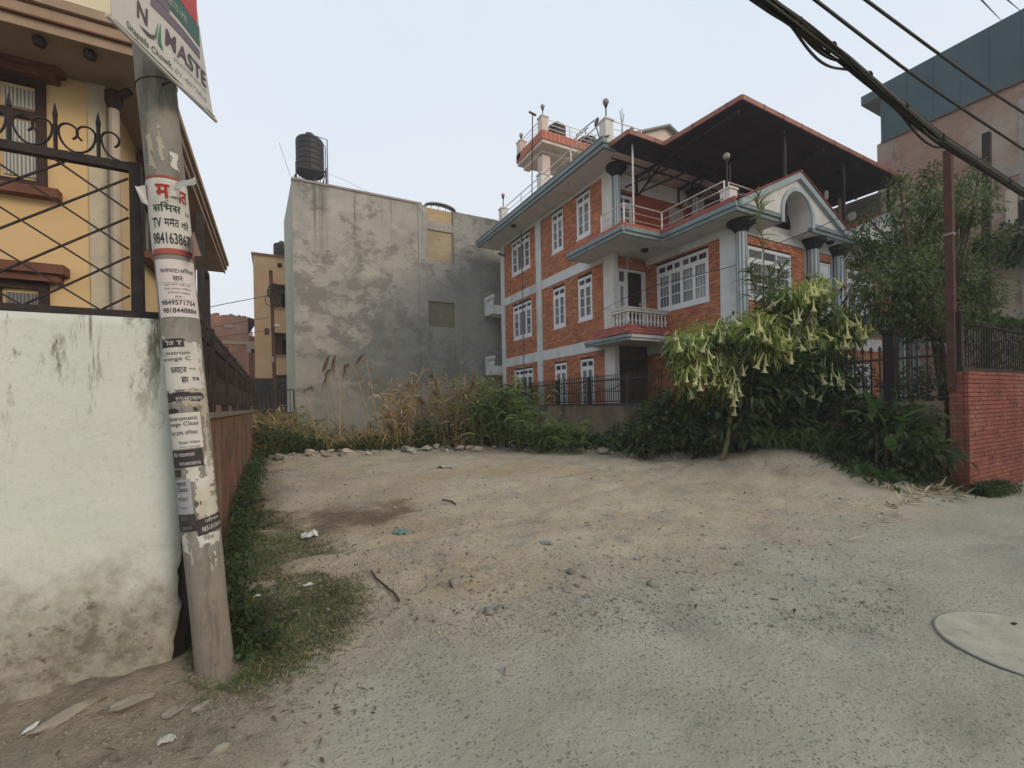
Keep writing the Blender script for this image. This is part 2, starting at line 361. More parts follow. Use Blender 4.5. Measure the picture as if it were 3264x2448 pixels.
# ================================================================== BRICK HOUSE
XF, YD, XW, YW = 9.8, 11.35, 11.32, 7.87
XE, YB = 20.4, 19.4
house = thing('brick_house', (XF, YD, 0), 'three storey red brick house with white bands and a roofed terrace', 'house')
A_ = np.array
FL = (A_([XF, YB, 0]), A_([0, -1, 0]), A_([-1, 0, 0]))         # side facing the empty lot
FW = (A_([XW, YD, 0]), A_([0, -1, 0]), A_([-1, 0, 0]))         # wing, same direction
FF = (A_([XW, YW, 0]), A_([1, 0, 0]), A_([0, -1, 0]))          # wing, towards the road
FD = (A_([XF, YD, 0]), A_([1, 0, 0]), A_([0, -1, 0]))          # recessed wall with the balcony doors
def uz(fr, px, py):
    O, U, Nn = fr; p = at('x' if abs(Nn[0]) > .5 else 'y', O[0] if abs(Nn[0]) > .5 else O[1], px, py)
    return float((p - O) @ U), float(p[2])
allbricks = []
def brick_panel(fr, u0, u1, z0, z1, holes=()):
    O, U, Nn = fr; Lb, Hb, J = .232, .062, .011; z = z0 + J / 2; k = 0
    while z + Hb <= z1 + .02:
        zt = min(z + Hb, z1)
        cuts = [(u0, u1)]
        for a, b, c, d in holes:
            if c < zt - .005 and d > z + .005:
                cuts = [q for x, y in cuts for q in ((x, min(y, a)), (max(x, b), y)) if q[1] - q[0] > .03]
        for x, y in cuts:
            p = x - (Lb + J) * (.5 if k % 2 else 0) + J / 2
            while p < y:
                a, b = max(p, x + .004), min(p + Lb, y - .004)
                if b - a > .03: allbricks.append((fr, a, b, z, zt, RNG.uniform(-.006, .004)))
                p += Lb + J
        z += Hb + J; k += 1
def window(fr, u0, u1, z0, z1, widths, rows, th=.0, tl=0, pm=glass_curtain, grille=False, tgroup=1, dark_top=None, name='window', sill=True, open_leaf=False):
    O, U, Nn = fr; m = MB(); fb = lambda *a: m.fbox(O, U, Nn, *a); panes = []; bars = MB()
    f = .07; n0, n1 = -.056, -.012
    fb(u0, u1, z0, z0 + f, n0, n1); fb(u0, u1, z1 - f, z1, n0, n1)
    fb(u0, u0 + f, z0 + f, z1 - f, n0, n1); fb(u1 - f, u1, z0 + f, z1 - f, n0, n1)
    zt = z1 - f - th if th else z1 - f
    if th:
        fb(u0 + f, u1 - f, zt - .075, zt, n0, n1 - .004)
        ng = tl * tgroup; tw = (u1 - u0 - 2 * f) / ng
        for i in range(ng):
            a = u0 + f + i * tw; b = a + tw; e = .028
            if i: fb(a - (.055 if tgroup > 1 and i % tl == 0 else e), a + (.055 if tgroup > 1 and i % tl == 0 else e), zt, z1 - f, n0, n1 - .006)
            panes.append((a + e, b - e, zt + .02, z1 - f - .02, dark_top or pm))
            fb(a, b, zt, zt + .022, n0, n1 - .008); fb(a, b, z1 - f - .022, z1 - f, n0, n1 - .008)
        zt -= .075
    tot = sum(widths); a = u0 + f; W = u1 - u0 - 2 * f
    for wd, rw in zip(widths, rows):
        b = a + W * wd / tot; s = .052
        fb(a, a + s, z0 + f, zt, n0, n1 - .003); fb(b - s, b, z0 + f, zt, n0, n1 - .003)
        fb(a + s, b - s, z0 + f, z0 + f + s * 1.3, n0, n1 - .005); fb(a + s, b - s, zt - s, zt, n0, n1 - .005)
        zb, ze = z0 + f + s * 1.3, zt - s; hp = (ze - zb) / rw
        for r_ in range(rw):
            if r_: fb(a + s, b - s, zb + r_ * hp - .016, zb + r_ * hp + .016, n0, n1 - .007)
            panes.append((a + s, b - s, zb + r_ * hp + (.016 if r_ else 0), zb + (r_ + 1) * hp - (.016 if r_ < rw - 1 else 0), pm))
            if grille:
                for q in (1, 2):
                    uu = a + s + (b - a - 2 * s) * q / 3; bars.fbox(O, U, Nn, uu - .006, uu + .006, zb + r_ * hp + .016, zb + (r_ + 1) * hp - .016, -.046, -.040)
        a = b
    o = m.build(name, winwhite, house)
    for a, b, c, d, p_ in panes:
        q = MB(); q.fbox(O, U, Nn, a - .004, b + .004, c - .004, d + .004, -.0545, -.0485); q.build('pane', p_, o)
    if grille: bars.build('grille', winwhite, o, kind='stuff')
    if sill:
        q = MB(); q.fbox(O, U, Nn, u0 - .03, u1 + .03, z0 - .055, z0, -.056, .012); q.build('sill', winwhite, o)
        q = MB(); q.fbox(O, U, Nn, u0 - .06, u1 + .06, z1, z1 + .05, -.056, -.018); q.build('lintel_or_shadow', darkroom, o)  # dark strip stands in for the shadow under the brick above the window
    return o

# --- solid walls behind the brick
m = MB(); m.box(XF + .055, XE, YD + .055, YB, .1, 9.25); m.box(XW + .055, XE, YW + .055, YD + .02, .1, 6.45); m.build('wall', mortar, house)
B1, T1, B2, T2 = 6.30, 6.66, 3.37, 3.77                        # the two white bands
EXTOP = 9.14
# side facade
bays = [(.38, 3.30), (3.72, 7.66)]
hl = []
def wl(pxl, pxr, pyt, pyb, ztop=None, zbot=None):
    u0, zt = uz(FL, pxl, pyt); u1, _ = uz(FL, pxr, pyt); _, zb = uz(FL, pxl, pyb)
    return u0, u1, zbot or zb, ztop or zt
W1 = wl(1629.6, 1688.4, 775.4, 882.1); W2 = wl(1757.1, 1793.3, 688.6, 812.5); W3 = wl(1835.8, 1880, 635.3, 769)
W4 = wl(1635, 1693.8, 981.3, 1084.3); W5 = wl(1762.5, 1800.5, 922.5, 1048.2); W6 = wl(1841.2, 1886.4, 893.6, 1027.4)
W7 = wl(1639.2, 1698.3, 1181, 1290, zbot=.85); W8 = wl(1767.9, 1805.9, 1162, 1290, zbot=.85); W9 = wl(1849.4, 1892.4, 1147.3, 1290, zbot=.85)
WS = [list(q) for q in (W1, W2, W3, W4, W5, W6, W7, W8, W9)]
for a in (0, 3, 6):
    zt = np.mean([WS[a + i][3] for i in range(3)]); zb = np.mean([WS[a + i][2] for i in range(3)])
    for i in range(3): WS[a + i][2], WS[a + i][3] = zb, zt
for (z0, z1) in ((.15, B2), (T2, B1), (T1, EXTOP)):
    for u0, u1 in bays: brick_panel(FL, u0, u1, z0, z1, [(w_[0], w_[1], w_[2], w_[3] + .05) for w_ in WS])
for i, w_ in enumerate(WS):
    pm = glass_curtain if i < 4 else glass_dark
    if i % 3 == 0: window(FL, *w_, (.28, .42, .28), (3, 1, 3) if i < 6 else (4, 4, 4), .17, 4, glass_plain if i < 6 else glass_dark, dark_top=glass_dark)
    else: window(FL, *w_, (1, 1), (3, 3) if i < 6 else (4, 4), .20, 2, pm, grille=i > 3)
m = MB()
for u0, u1 in ((0, .38), (3.30, 3.72)): m.fbox(*FL, u0, u1, .1, 9.25, -.06, .02)
for z0, z1 in ((B1, T1), (B2, T2)):
    m.fbox(*FL, .38, 3.30, z0, z1, -.06, .017); m.fbox(*FL, 3.72, 7.66, z0, z1, -.06, .017)
m.fbox(*FL, .38, 3.30, EXTOP, 9.25, -.06, .012); m.fbox(*FL, 3.72, 7.66, EXTOP, 9.25, -.06, .012)
m.build('white_band', white_cool, house)
# corner column by the balcony, bottom to top
m = MB(); m.box(XF - .022, XF + .17, YD - .10, YD + .40, .1, 9.25); m.build('corner_pillar', white, house)
# roof cornice over the side facade
m = MB(); m.box(8.90, XE, 10.55, YB + .5, 9.252, 9.40); m.build('roof_slab', white, house)
m = MB(); m.box(8.80, 8.898, 10.45, YB + .55, 9.25, 9.37); m.box(8.74, 8.90, 10.40, YB + .6, 9.372, 9.52)
m.box(8.899, 9.3, 10.45, 10.548, 9.25, 9.37); m.build('cornice', bluegrey, house)
# grey roof tiles above the cornice
gt = mat('grey_roof_tile', (.20, .21, .20), (.27, .27, .25), 5, .85, rand=.2, bump=.3)
gtile = None; k = 0
y = 10.42
while y < YB + .5:
    q = MB(); dy = .24; q.extrude([(8.72, y + .006, 9.525), (9.05, y + .006, 9.64), (9.05, y + .006, 9.67), (8.72, y + .006, 9.56)], (0, dy - .012, 0))
    q.build('roof_tile', gt, house); y += dy
m = MB(); m.box(8.92, XE, 10.6, YB + .4, 9.40, 9.50); m.build('roof_deck', mat('roof_concrete', (.35, .34, .32)), house)

# --- wing: side and front
u0, zt = uz(FW, 2092.4, 850.6); u1, _ = uz(FW, 2257, 793); _, zb = uz(FW, 2113.2, 992.6)
WW = (u0, u1, zb, zt)
UWC = 2.62                                                       # where the flat white corner pilaster starts
_uc, _ = uz(FW, 2294, 750.7); UWC = _uc
brick_panel(FW, 0.0, UWC, 3.62, 6.24, [(WW[0], WW[1], WW[2], WW[3] + .05)])
brick_panel(FW, 0.0, UWC, .15, 3.2)
window(FW, *WW, (1, 1, 1, 1), (3, 3, 3, 3), .21, 3, glass_curtain, grille=True, tgroup=2, dark_top=glass_dark)
m = MB(); m.fbox(*FW, UWC, YD - YW - .0, .1, 6.45, -.06, .02); m.fbox(*FW, 0, UWC, 6.24, 6.45, -.06, .012); m.fbox(*FW, 0, UWC, 3.2, 3.62, -.06, .017)
m.build('white_band', white_cool, house)
f0, fzt = uz(FF, 2382, 781); f1, _ = uz(FF, 2522, 820); _, fzb = uz(FF, 2383, 948)
F1 = (f0, f1, fzb, fzt)
g0, gzt = uz(FF, 2699, 849); F2 = (g0, g0 + 1.75, fzb, fzt)
D0, dzt = uz(FF, 2588, 828); d1, _ = uz(FF, 2645, 838)
DW = (3.50, 4.60, 3.75, fzt)
brick_panel(FF, .28, 3.12, 3.62, 6.20, [(F1[0], F1[1], F1[2], F1[3] + .05)])
brick_panel(FF, 3.5, 4.62, 3.62, 6.20, [(3.5, 4.62, 3.6, fzt + .05)])
brick_panel(FF, 5.0, XE - XW, 3.62, 6.20, [(F2[0], F2[1], F2[2], F2[3] + .05)])
brick_panel(FF, .28, 8.9, .15, 3.2, [(1.2, 3.0, 1.0, 2.75), (3.4, 4.7, .1, 2.6), (5.3, 7.0, .9, 2.75)])
window(FF, *F1, (1, 1, 1), (3, 3, 3), .26, 3, glass_plain, grille=True)
window(FF, *F2, (1, 1, 1), (3, 3, 3), .26, 3, glass_curtain, grille=True)
window(FF, 1.2, 3.0, 1.0, 2.75, (1, 1, 1), (3, 3, 3), .22, 3, glass_dark, grille=True)
window(FF, 5.3, 7.0, .9, 2.75, (1, 1, 1), (3, 3, 3), .22, 3, glass_dark, grille=True)
# white door between the paired columns: side light, leaf, transom
dm = MB(); O, U, Nn = FF
for q in ((3.52, 3.58, 3.75, fzt), (3.80, 3.86, 3.75, fzt), (4.50, 4.56, 3.75, fzt), (3.58, 4.50, fzt - .06, fzt), (3.58, 3.80, 4.8, 4.85), (3.58, 3.80, 5.3, 5.35)): dm.fbox(*FF, *q, -.056, -.012)
dm.fbox(*FF, 3.86, 4.50, 3.75, fzt - .06, -.056, -.03)
for z0, z1 in ((3.9, 4.7), (4.85, 5.6)):
    for a, b in ((3.94, 4.14), (4.22, 4.42)): dm.fbox(*FF, a, b, z0, z1, -.035, -.02)
do = dm.build('balcony_door', winwhite, house)
q = MB(); q.fbox(*FF, 3.58, 3.80, 3.75, fzt - .06, -.0545, -.0485); q.build('pane', glass_curtain, do)
m = MB(); m.fbox(*FF, 0, XE - XW, 6.20, 6.45, -.06, .012); m.fbox(*FF, 0, XE - XW, 3.2, 3.62, -.06, .017); m.fbox(*FF, .0, .28, .1, 6.20, -.06, .015)
m.fbox(*FF, 3.12, 3.5, .1, 6.2, -.06, .0); m.fbox(*FF, 4.62, 5.0, .1, 6.2, -.06, .0); m.build('white_band', white, house)

def fluted_column(x, y, z0, z1, r=.135, capr=.36, caph=.30, cap=True):
    m = MB(); m.lathe((x, y, z0), [(r, 0), (r, z1 - z0)], 18); o = m.build('column', white_cool, house)
    s_ = MB()
    for k in range(9):
        a0 = 2 * PI * k / 9 + .2; n = 4; ring = []
        for i in range(n): a = a0 + (.27) * i / (n - 1); ring.append((x + (r + .012) * math.cos(a), y + (r + .012) * math.sin(a)))
        ring += [(x + (r - .01) * math.cos(a0 + .27), y + (r - .01) * math.sin(a0 + .27)), (x + (r - .01) * math.cos(a0), y + (r - .01) * math.sin(a0))]
        s_.prism(ring, z0 + .02, z1 - .02)
    s_.build('flute', bluegrey, o)
    if cap:
        c = MB(); c.lathe((x, y, z1 - caph), [(r + .03, 0), (r + .05, .05), (capr * .72, caph * .45), (capr, caph * .72), (capr, caph)], 20); c.build('capital', capblack, o)
fluted_column(11.27, 7.76, .1, 6.45)
fluted_column(14.64, 7.72, .1, 6.45, .15); fluted_column(16.12, 7.72, .1, 6.45, .15)
fluted_column(9.88, 11.12, 6.75, 9.25, .115, .34, .34)

# --- terrace slab over the wing with its blue grey cornice
ZS = 6.45
m = MB()
m.box(8.95, XW + .4, 9.85, 12.5, ZS, 6.70); m.box(10.52, XW + .4, 7.40, 9.848, ZS, 6.70)
m.box(XW + .402, 12.41, 7.40, 9.85, ZS, 6.70); m.box(13.77, XE, 7.40, 9.85, ZS, 6.70); m.box(12.412, 13.768, YW + .1, 9.85, ZS, 6.70); m.box(XW + .402, XE, 9.852, YD + .02, ZS, 6.70)
m.build('terrace_slab', white, house)
m = MB()
def cornice_run(m, a, b, out, z):
    a, b, out = A_(a, float), A_(b, float), A_(out, float)
    for n0, n1, z0, z1 in ((.0, .07, 0, .10), (.0, .12, .102, .22)):
        p = [a, b, b + out * n1, a + out * n1]
        m.prism([tuple(q) for q in p], z + z0, z + z1)
cornice_run(m, (8.948, 12.5), (8.948, 9.75), (-1, 0), ZS); cornice_run(m, (8.95, 9.848), (10.40, 9.848), (0, -1), ZS)
cornice_run(m, (10.518, 9.728), (10.518, 7.30), (-1, 0), ZS); cornice_run(m, (10.52, 7.398), (12.41, 7.398), (0, -1), ZS); cornice_run(m, (13.77, 7.398), (XE, 7.398), (0, -1), ZS)
m.build('cornice', bluegrey, house)
m = MB(); m.box(8.90, 8.99, 9.8, 12.45, 6.702, 6.80); m.box(8.992, 10.5, 9.80, 9.88, 6.702, 6.80); m.box(10.44, 10.56, 7.36, 9.78, 6.702, 6.82); m.build('tile_edge', tilem, house)
terr = mat('red_terrace_paint', (.36, .085, .04), (.27, .06, .03), 3, .7)
m = MB(); m.box(9.0, XE, 9.9, YD, 6.70, 6.735); m.box(10.57, 12.40, 7.5, 9.898, 6.70, 6.735); m.box(12.402, 13.778, YW + .12, 9.898, 6.70, 6.735); m.box(13.78, XE, 7.5, 9.898, 6.70, 6.735); m.build('terrace_floor', terr, house)
# upper wall on the terrace: smooth red paint with fine lines, white beam above
m = MB(); z = 6.74
while z < 8.64:
    if z > 8.52: m.box(XF + .18, 14.1, YD - .02, YD + .05, z, z + .085)
    else: m.box(XF + .96, 14.1, YD - .02, YD + .05, z, z + .085)
    z += .092
m.build('wall_plank_lines', terr, house)
m = MB(); m.box(XF + .18, 14.3, YD - .03, YD + .05, 8.66, 9.2); m.build('beam', white, house)
d0 = at('y', YD, 1967, 577); d1_ = at('y', YD, 2033, 731)
window(FD, .24, .95, 6.76, 8.5, (1, 1), (4, 4), .22, 2, glass_dark, grille=True, name='terrace_door', sill=False)
m = MB(); m.fbox(*FD, 2.65, 3.35, 6.74, 8.5, -.02, .05); m.build('door', mat('pale_door', (.42, .38, .36)), house)
fluted_column(13.55, 11.1, 6.74, 9.2, .14, .32)
m = MB(); m.box(14.12, XE, 13.0, 13.1, 6.7, 9.2); m.box(XE - .3, XE, 8.2, 12.998, 6.75, 9.28); m.build('back_wall', mat('shaded_plaster', (.24, .20, .18)), house)  # plaster coloured dark for canopy shade; end wall added to close the bright gap

# balcony of the first floor
m = MB(); m.box(9.35, XW, 10.15, YD + .7, 3.47, 3.60); m.box(9.62, XW + .05, 10.42, YD, 3.602, 3.94); m.build('balcony_slab', white, house)
m = MB(); m.box(9.24, 9.348, 10.05, 12.1, 3.45, 3.53); m.box(9.20, 9.35, 10.0, 12.1, 3.532, 3.62); m.build('cornice', bluegrey, house)
m = MB(); m.box(9.352, XW, 10.05, 10.148, 3.45, 3.53); m.box(9.352, XW + .3, 10.0, 10.15, 3.532, 3.62); m.build('cornice', white, house)
tl_mesh = None
def tile_run(p0, p1, inward, z0, z1, depth, rows=3, wd=.2):
    p0, p1, inward = A_(p0, float), A_(p1, float), A_(inward, float); L = np.linalg.norm(p1 - p0); d = (p1 - p0) / L; n = int(round(L / wd))
    for r_ in range(rows):
        for i in range(n):
            s0, s1 = r_ / rows, (r_ + 1.18) / rows; a = d * (L * i / n + .004); b = d * (L * (i + 1) / n - .004); lift = .018
            mi = lambda s: inward * depth * s; zz = lambda s: z0 + (z1 - z0) * s
            # rows shorten towards the hip
            if np.linalg.norm(a) < depth * s0 * HIP[0] or L - np.linalg.norm(b) < depth * s0 * HIP[1] - .05: continue
            q = MB(); P = lambda e, s, h: (*(p0 + e + mi(s)), zz(s) + h)
            q.add([P(a, s0, lift), P(b, s0, lift), P(b, s1, .0), P(a, s1, .0), P(a, s0, lift + .028), P((a + b) / 2, s0, lift + .045), P(b, s0, lift + .028), P(b, s1, .022), P((a + b) / 2, s1, .04), P(a, s1, .022)],
                  [(0, 1, 6, 5, 4), (4, 5, 8, 9), (5, 6, 7, 8), (3, 9, 8, 7, 2), (0, 4, 9, 3), (1, 2, 7, 6)])
            q.build('roof_tile', tilem, house)
HIP = (0, 1); tile_run((9.21, 12.08), (9.21, 10.02), (1, 0), 3.63, 3.97, .42)
HIP = (1, 0); tile_run((9.21, 10.02), (XW - .02, 10.02), (0, 1), 3.63, 3.97, .42)
m = MB(); m.tube([(9.21, 10.02, 3.66), (9.63, 10.44, 4.0)], .035, 6); m.build('ridge_tile', tilem, house)
bal = MB(); prof = [(.045, 0), (.045, .05), (.028, .06), (.032, .10), (.048, .16), (.030, .25), (.022, .33), (.030, .36), (.045, .38), (.045, .42)]
bal.lathe((0, 0, 0), prof, 10)
b0 = None; rl = MB()
rl.box(9.60, 9.74, 10.40, YD - .1, 4.40, 4.49); rl.box(9.742, XW, 10.40, 10.54, 4.40, 4.49); rl.box(9.57, 9.77, 10.37, YD - .1, 4.492, 4.53); rl.box(9.772, XW, 10.37, 10.57, 4.492, 4.53)
rl.build('balustrade_rail', white, house)
for i in range(16):
    p = (9.67, YD - .22 - i * .158, 3.96) if i < 5 else (9.67 + (i - 5) * .158 + .0, 10.47, 3.96)
    if b0 is None: b0 = bal.build('baluster', white, house, smooth=False); M0 = Matrix.Translation(Vector(p) - house.location); b0.matrix_basis = M0; b0.data.transform(Matrix.Translation(house.location))
    else: inst(b0, house, Matrix.Translation(Vector(p) - house.location))
# balcony door with side window
e0, ez = uz(FD, 1967, 853); e1, _ = uz(FD, 1996, 856); e2, _ = uz(FD, 2000, 856); e3, _ = uz(FD, 2045, 866); e4, _ = uz(FD, 2058, 870)
brick_panel(FD, .18, XW - XF, ez + .02, 6.42)
brick_panel(FD, e4 + .02, XW - XF, 3.9, ez)
window(FD, e0 + .02, e1, 3.95, ez, (1,), (2,), .38, 1, glass_dark, grille=True, sill=False)
m = MB(); m.fbox(*FD, e1 + .002, e2, 3.9, ez, -.056, .0); m.fbox(*FD, e3, e4, 3.9, ez, -.056, .0); m.fbox(*FD, e2, e3, ez - .08, ez, -.056, -.002); m.build('door_frame', winwhite, house)
m = MB(); m.fbox(*FD, e2, e3, 3.9, ez - .08, -.06, -.03); dd_ = m.build('door', mat('dark_brown_door', (.045, .022, .018), (.03, .016, .014), 8, .5), house)
m = MB(); m.fbox(*FD, e3 - .12, e3 - .06, 4.85, 4.97, -.03, .01); m.build('handle', steel, dd_)
m = MB(); m.fbox(*FD, .2, 1.45, .2, 3.0, -.056, -.01); m.build('ground_door', mat('dark_brown_door2', (.04, .022, .018)), house)
# balcony slabs on the rear side, seen edge on
for z0 in (6.0, 3.05):
    m = MB(); m.box(9.32, 11.5, YB + .02, YB + .95, z0, z0 + .42); m.box(9.32, 9.44, YB + .02, YB + .95, z0 + .78, z0 + .92); m.box(9.32, 9.44, YB + .8, YB + .95, z0 + .42, z0 + .78); m.build('rear_balcony', white_cool, house)
    for k in range(4):
        inst(b0, house, Matrix.Translation(Vector((9.38, YB + .1 + k * .17, z0 + .40)) - house.location) @ Matrix.Diagonal((1, 1, .9, 1)))

# --- gables over the front
def gable(xl, xa, xr, za, arch):
    zb = 6.56; Y0 = 7.30; n = 26; xc, ra, zs = 13.09, .672, 6.75
    zroof = lambda x: zb + (za - zb) * (1 - (abs(x - xa) / ((xa - xl) if x < xa else (xr - xa))))
    m = MB(); xs = sorted(set(list(np.linspace(xl, xr, 41)) + [xa] + ([xc - ra, xc + ra] + list(xc + ra * np.cos(np.linspace(0, PI, 17))) if arch else [])))
    for a, b in zip(xs[:-1], xs[1:]):
        def lowz(x):
            if arch and abs(x - xc) < ra + 1e-6 and abs((a + b) / 2 - xc) < ra: return zs + math.sqrt(max(0, ra * ra - (x - xc) ** 2))
            return zb
        m.extrude([(a, Y0, lowz(a)), (b, Y0, lowz(b)), (b, Y0, max(zroof(b), lowz(b) + .005)), (a, Y0, max(zroof(a), lowz(a) + .005))], (0, .12, 0))
    g = m.build('gable', white, house)
    if arch:
        v = MB(); ang = np.linspace(0, PI, 17); ring = [(xc + ra, ZS)] + [(xc + ra * math.cos(a), zs + ra * math.sin(a)) for a in ang] + [(xc - ra, ZS)]
        for (x0, z0), (x1, z1) in zip(ring[:-1], ring[1:]):
            cx_, cz_ = xc, zs; o0 = A_([x0 - cx_, 0 if z0 <= zs else z0 - cz_]); o1 = A_([x1 - cx_, 0 if z1 <= zs else z1 - cz_])
            o0 = o0 / np.linalg.norm(o0) * .05; o1 = o1 / np.linalg.norm(o1) * .05
            v.extrude([(x0, 7.42, z0), (x1, 7.42, z1), (x1 + o1[0], 7.42, z1 + o1[1]), (x0 + o0[0], 7.42, z0 + o0[1])], (0, .46, 0))
        v.build('arch_vault', white, g)
        t = MB()
        for (x0, z0), (x1, z1) in zip(ring[:-1], ring[1:]):
            o0 = A_([x0 - xc, 0 if z0 <= zs else z0 - zs]); o1 = A_([x1 - xc, 0 if z1 <= zs else z1 - zs]); o0 = o0 / np.linalg.norm(o0) * .12; o1 = o1 / np.linalg.norm(o1) * .12
            t.extrude([(x0, 7.25, z0), (x1, 7.25, z1), (x1 + o1[0], 7.25, z1 + o1[1]), (x0 + o0[0], 7.25, z0 + o0[1])], (0, .048, 0))
        t.build('arch_moulding', mat('pale_blue_grey', (.42, .47, .49)), g)
    t = MB()
    for x0, x1 in ((xl, xa), (xa, xr)):
        z0, z1 = (zb, za) if x0 == xl else (za, zb)
        if x0 != xl: x0 += .001
        t.extrude([(x0, 7.20, z0 - .02), (x1, 7.20, z1 - .02), (x1, 7.20, z1 + .16), (x0, 7.20, z0 + .16)], (0, .095, 0))
    t.build('verge_board', mat('verge_paint', (.34, .40, .41), (.28, .34, .36)), g)
    # tiles on both slopes
    for x0, z0, x1, z1 in ((xl, zb, xa, za), (xr, zb, xa, za)):
        L = math.hypot(x1 - x0, z1 - z0); n = int(L / .2)
        for i in range(n):
            a, b = i / n, (i + 1.15) / n
            for j in range(5):
                yy = 7.17 + j * .26; q = MB(); zz = lambda s: z0 + (z1 - z0) * s + .165; xx = lambda s: x0 + (x1 - x0) * min(s, 1)
                q.add([(xx(a), yy, zz(a) + .03), (xx(a), yy + .25, zz(a) + .03), (xx(b), yy + .25, zz(min(b, 1)) + .012), (xx(b), yy, zz(min(b, 1)) + .012),
                       (xx(a), yy, zz(a) + .055), (xx(a), yy + .25, zz(a) + .055), (xx(b), yy + .25, zz(min(b, 1)) + .035), (xx(b), yy, zz(min(b, 1)) + .035)],
                      [(0, 1, 2, 3), (4, 5, 6, 7), (0, 1, 5, 4), (1, 2, 6, 5), (2, 3, 7, 6), (3, 0, 4, 7)])
                q.build('roof_tile', tilem, g)
gable(10.53, 13.12, 15.54, 7.80, True)
gable(15.60, 18.17, 20.3, 7.62, False)
m = MB(); m.box(XW + .3, XE, 8.4, 8.5, 6.71, 7.25); m.build('parapet', mat('shaded_plaster2', (.34, .31, .28)), house)  # shade under the canopy put into the parapet's plaster colour

# --- sheet metal canopy over the terrace
canm = mat('dark_sheet_metal', (.050, .050, .062), (.038, .038, .050), 3, .7, dirt=(.07, .055, .055))
gut = mat('rust_red_gutter', (.33, .155, .115), (.26, .11, .08), 5, .6, dirt=(.16, .05, .03), damt=.7)
ZC = 9.30
can = [(9.1, 9.70), (10.50, 9.70), (10.72, 7.29), (20.0, 7.45), (20.0, 13.2), (9.0, 10.5)]
m = MB(); poly = [(9.1, 9.70), (10.50, 9.70), (10.72, 7.29), (20.0, 7.45), (20.0, 13.2), (10.6, 13.2), (9.05, 10.52)]
m.prism(poly, ZC, ZC + .03); m.build('canopy_sheet', canm, house)
m = MB()
for a, b in ((poly[0], poly[1]), (poly[1], poly[2]), (poly[2], poly[3]), (poly[6], poly[0])):
    a3 = Vector((*a, ZC + .075)); b3 = Vector((*b, ZC + .075)); m.bar(a3, b3, .07, .13)
m.build('gutter', gut, house)
m = MB()
for (a, b) in ((poly[0], poly[1]), (poly[1], poly[2]), (poly[2], poly[3])):
    L = math.dist(a, b); n = int(L / .85)
    for i in range(1, n + 1):
        t = i / (n + .4); p = Vector((a[0] + (b[0] - a[0]) * t, a[1] + (b[1] - a[1]) * t, ZC + .073)); dd3 = Vector((b[0] - a[0], b[1] - a[1], 0)).normalized() * .012
        m.bar(p - dd3, p + dd3, .086, .146)
m.build('gutter_bracket', rust, house)
m = MB()
for y in (7.9, 8.9, 9.9, 10.8): m.bar((10.9 if y < 9.7 else 9.4, y, ZC - .04), (19.9, y, ZC - .04), .05, .08)
for x in (10.9, 12.9, 14.9, 16.9, 18.9): m.bar((x, 7.5, ZC - .12), (x, 11.3, ZC - .12), .06, .08)
for x in (10.9, 12.9, 14.9, 16.9, 18.9):
    m.bar((x, 11.2, ZC - .75), (x, 10.1, ZC - .15), .05); m.bar((x, 11.28, ZC - .75), (x, 11.28, ZC - .1), .06); m.bar((x, 10.7, ZC - .46), (x, 10.7, ZC - .1), .04)
for x in (13.2, 16.4, 19.4): m.bar((x, 7.7, 6.72), (x, 7.7, ZC - .1), .08)
m.bar((12.3, 9.8, ZC - .1), (11.0, 11.2, ZC - .62), .045); m.bar((11.6, 9.8, ZC - .1), (10.3, 11.2, ZC - .62), .045)
m.build('canopy_truss', mat('black_steel', (.016, .015, .018), (.03, .026, .028), 9, .6), house)

# --- railings, pillars and globe lamps
def railing(pts, zb, h, name='railing', mm=steel, posts=True, rails=(1, .66, .33), r=.022, step=1.6):
    m = MB(); psl = []
    for (a, b) in zip(pts[:-1], pts[1:]):
        for i, k in enumerate(rails): m.tube([(*a, zb + h * k), (*b, zb + h * k)], r if i == 0 else r * .62, 6)
        L = math.dist(a, b); n = max(1, int(round(L / step)))
        for i in range(n + 1):
            t = i / n; p = (a[0] + (b[0] - a[0]) * t, a[1] + (b[1] - a[1]) * t); psl.append(p)
    o = m.build(name, mm, house)
    for p in sorted(set((round(q[0], 3), round(q[1], 3)) for q in psl)): ps = MB(); ps.tube([(*p, zb), (*p, zb + h)], .026, 6); ps.build('post', mat('white_post', (.74, .70, .66)), o)
    return o
globe_m = mat('frosted_globe', (.33, .31, .29), (.25, .24, .23), 9, .35)
def globe_lamp(x, y, z, h, r=.085, post=iron):
    m = MB(); m.tube([(x, y, z), (x, y, z + h)], .022, 6); m.lathe((x, y, z + h - .05), [(.025, 0), (.05, .05), (.055, .09)], 8); o = m.build('lamp_post', post, house)
    g = MB(); g.lathe((x, y, z + h + .04 + r), [(r * math.cos(a), r * math.sin(a)) for a in np.linspace(-1.45, 1.45, 9)], 12); g.build('globe', globe_m, o, smooth=True)
def pillar(x, y, z0, z1, s=.2, mm=white):
    m = MB(); m.box(x - s / 2, x + s / 2, y - s / 2, y + s / 2, z0, z1 - .05); m.box(x - s / 2 - .03, x + s / 2 + .03, y - s / 2 - .03, y + s / 2 + .03, z1 - .05, z1); m.build('rail_pillar', mm, house)
XR = 9.12
yA = at('x', XR, 1605, 700)[1]; yB = at('x', XR, 1729, 605)[1]; yC = at('x', XR, 1933, 440)[1]
for y_ in (yA, yB, yC): pillar(XR, y_, 9.5, 10.32 if y_ != yC else 10.25, .30)
lz = at('x', XR, 1606, 622)[2]; globe_lamp(XR, yA, 10.3, lz - 10.3 - .1)
lz = at('x', XR, 1933, 325)[2]; globe_lamp(XR, yC, 10.25, lz - 10.25 - .12, .10)
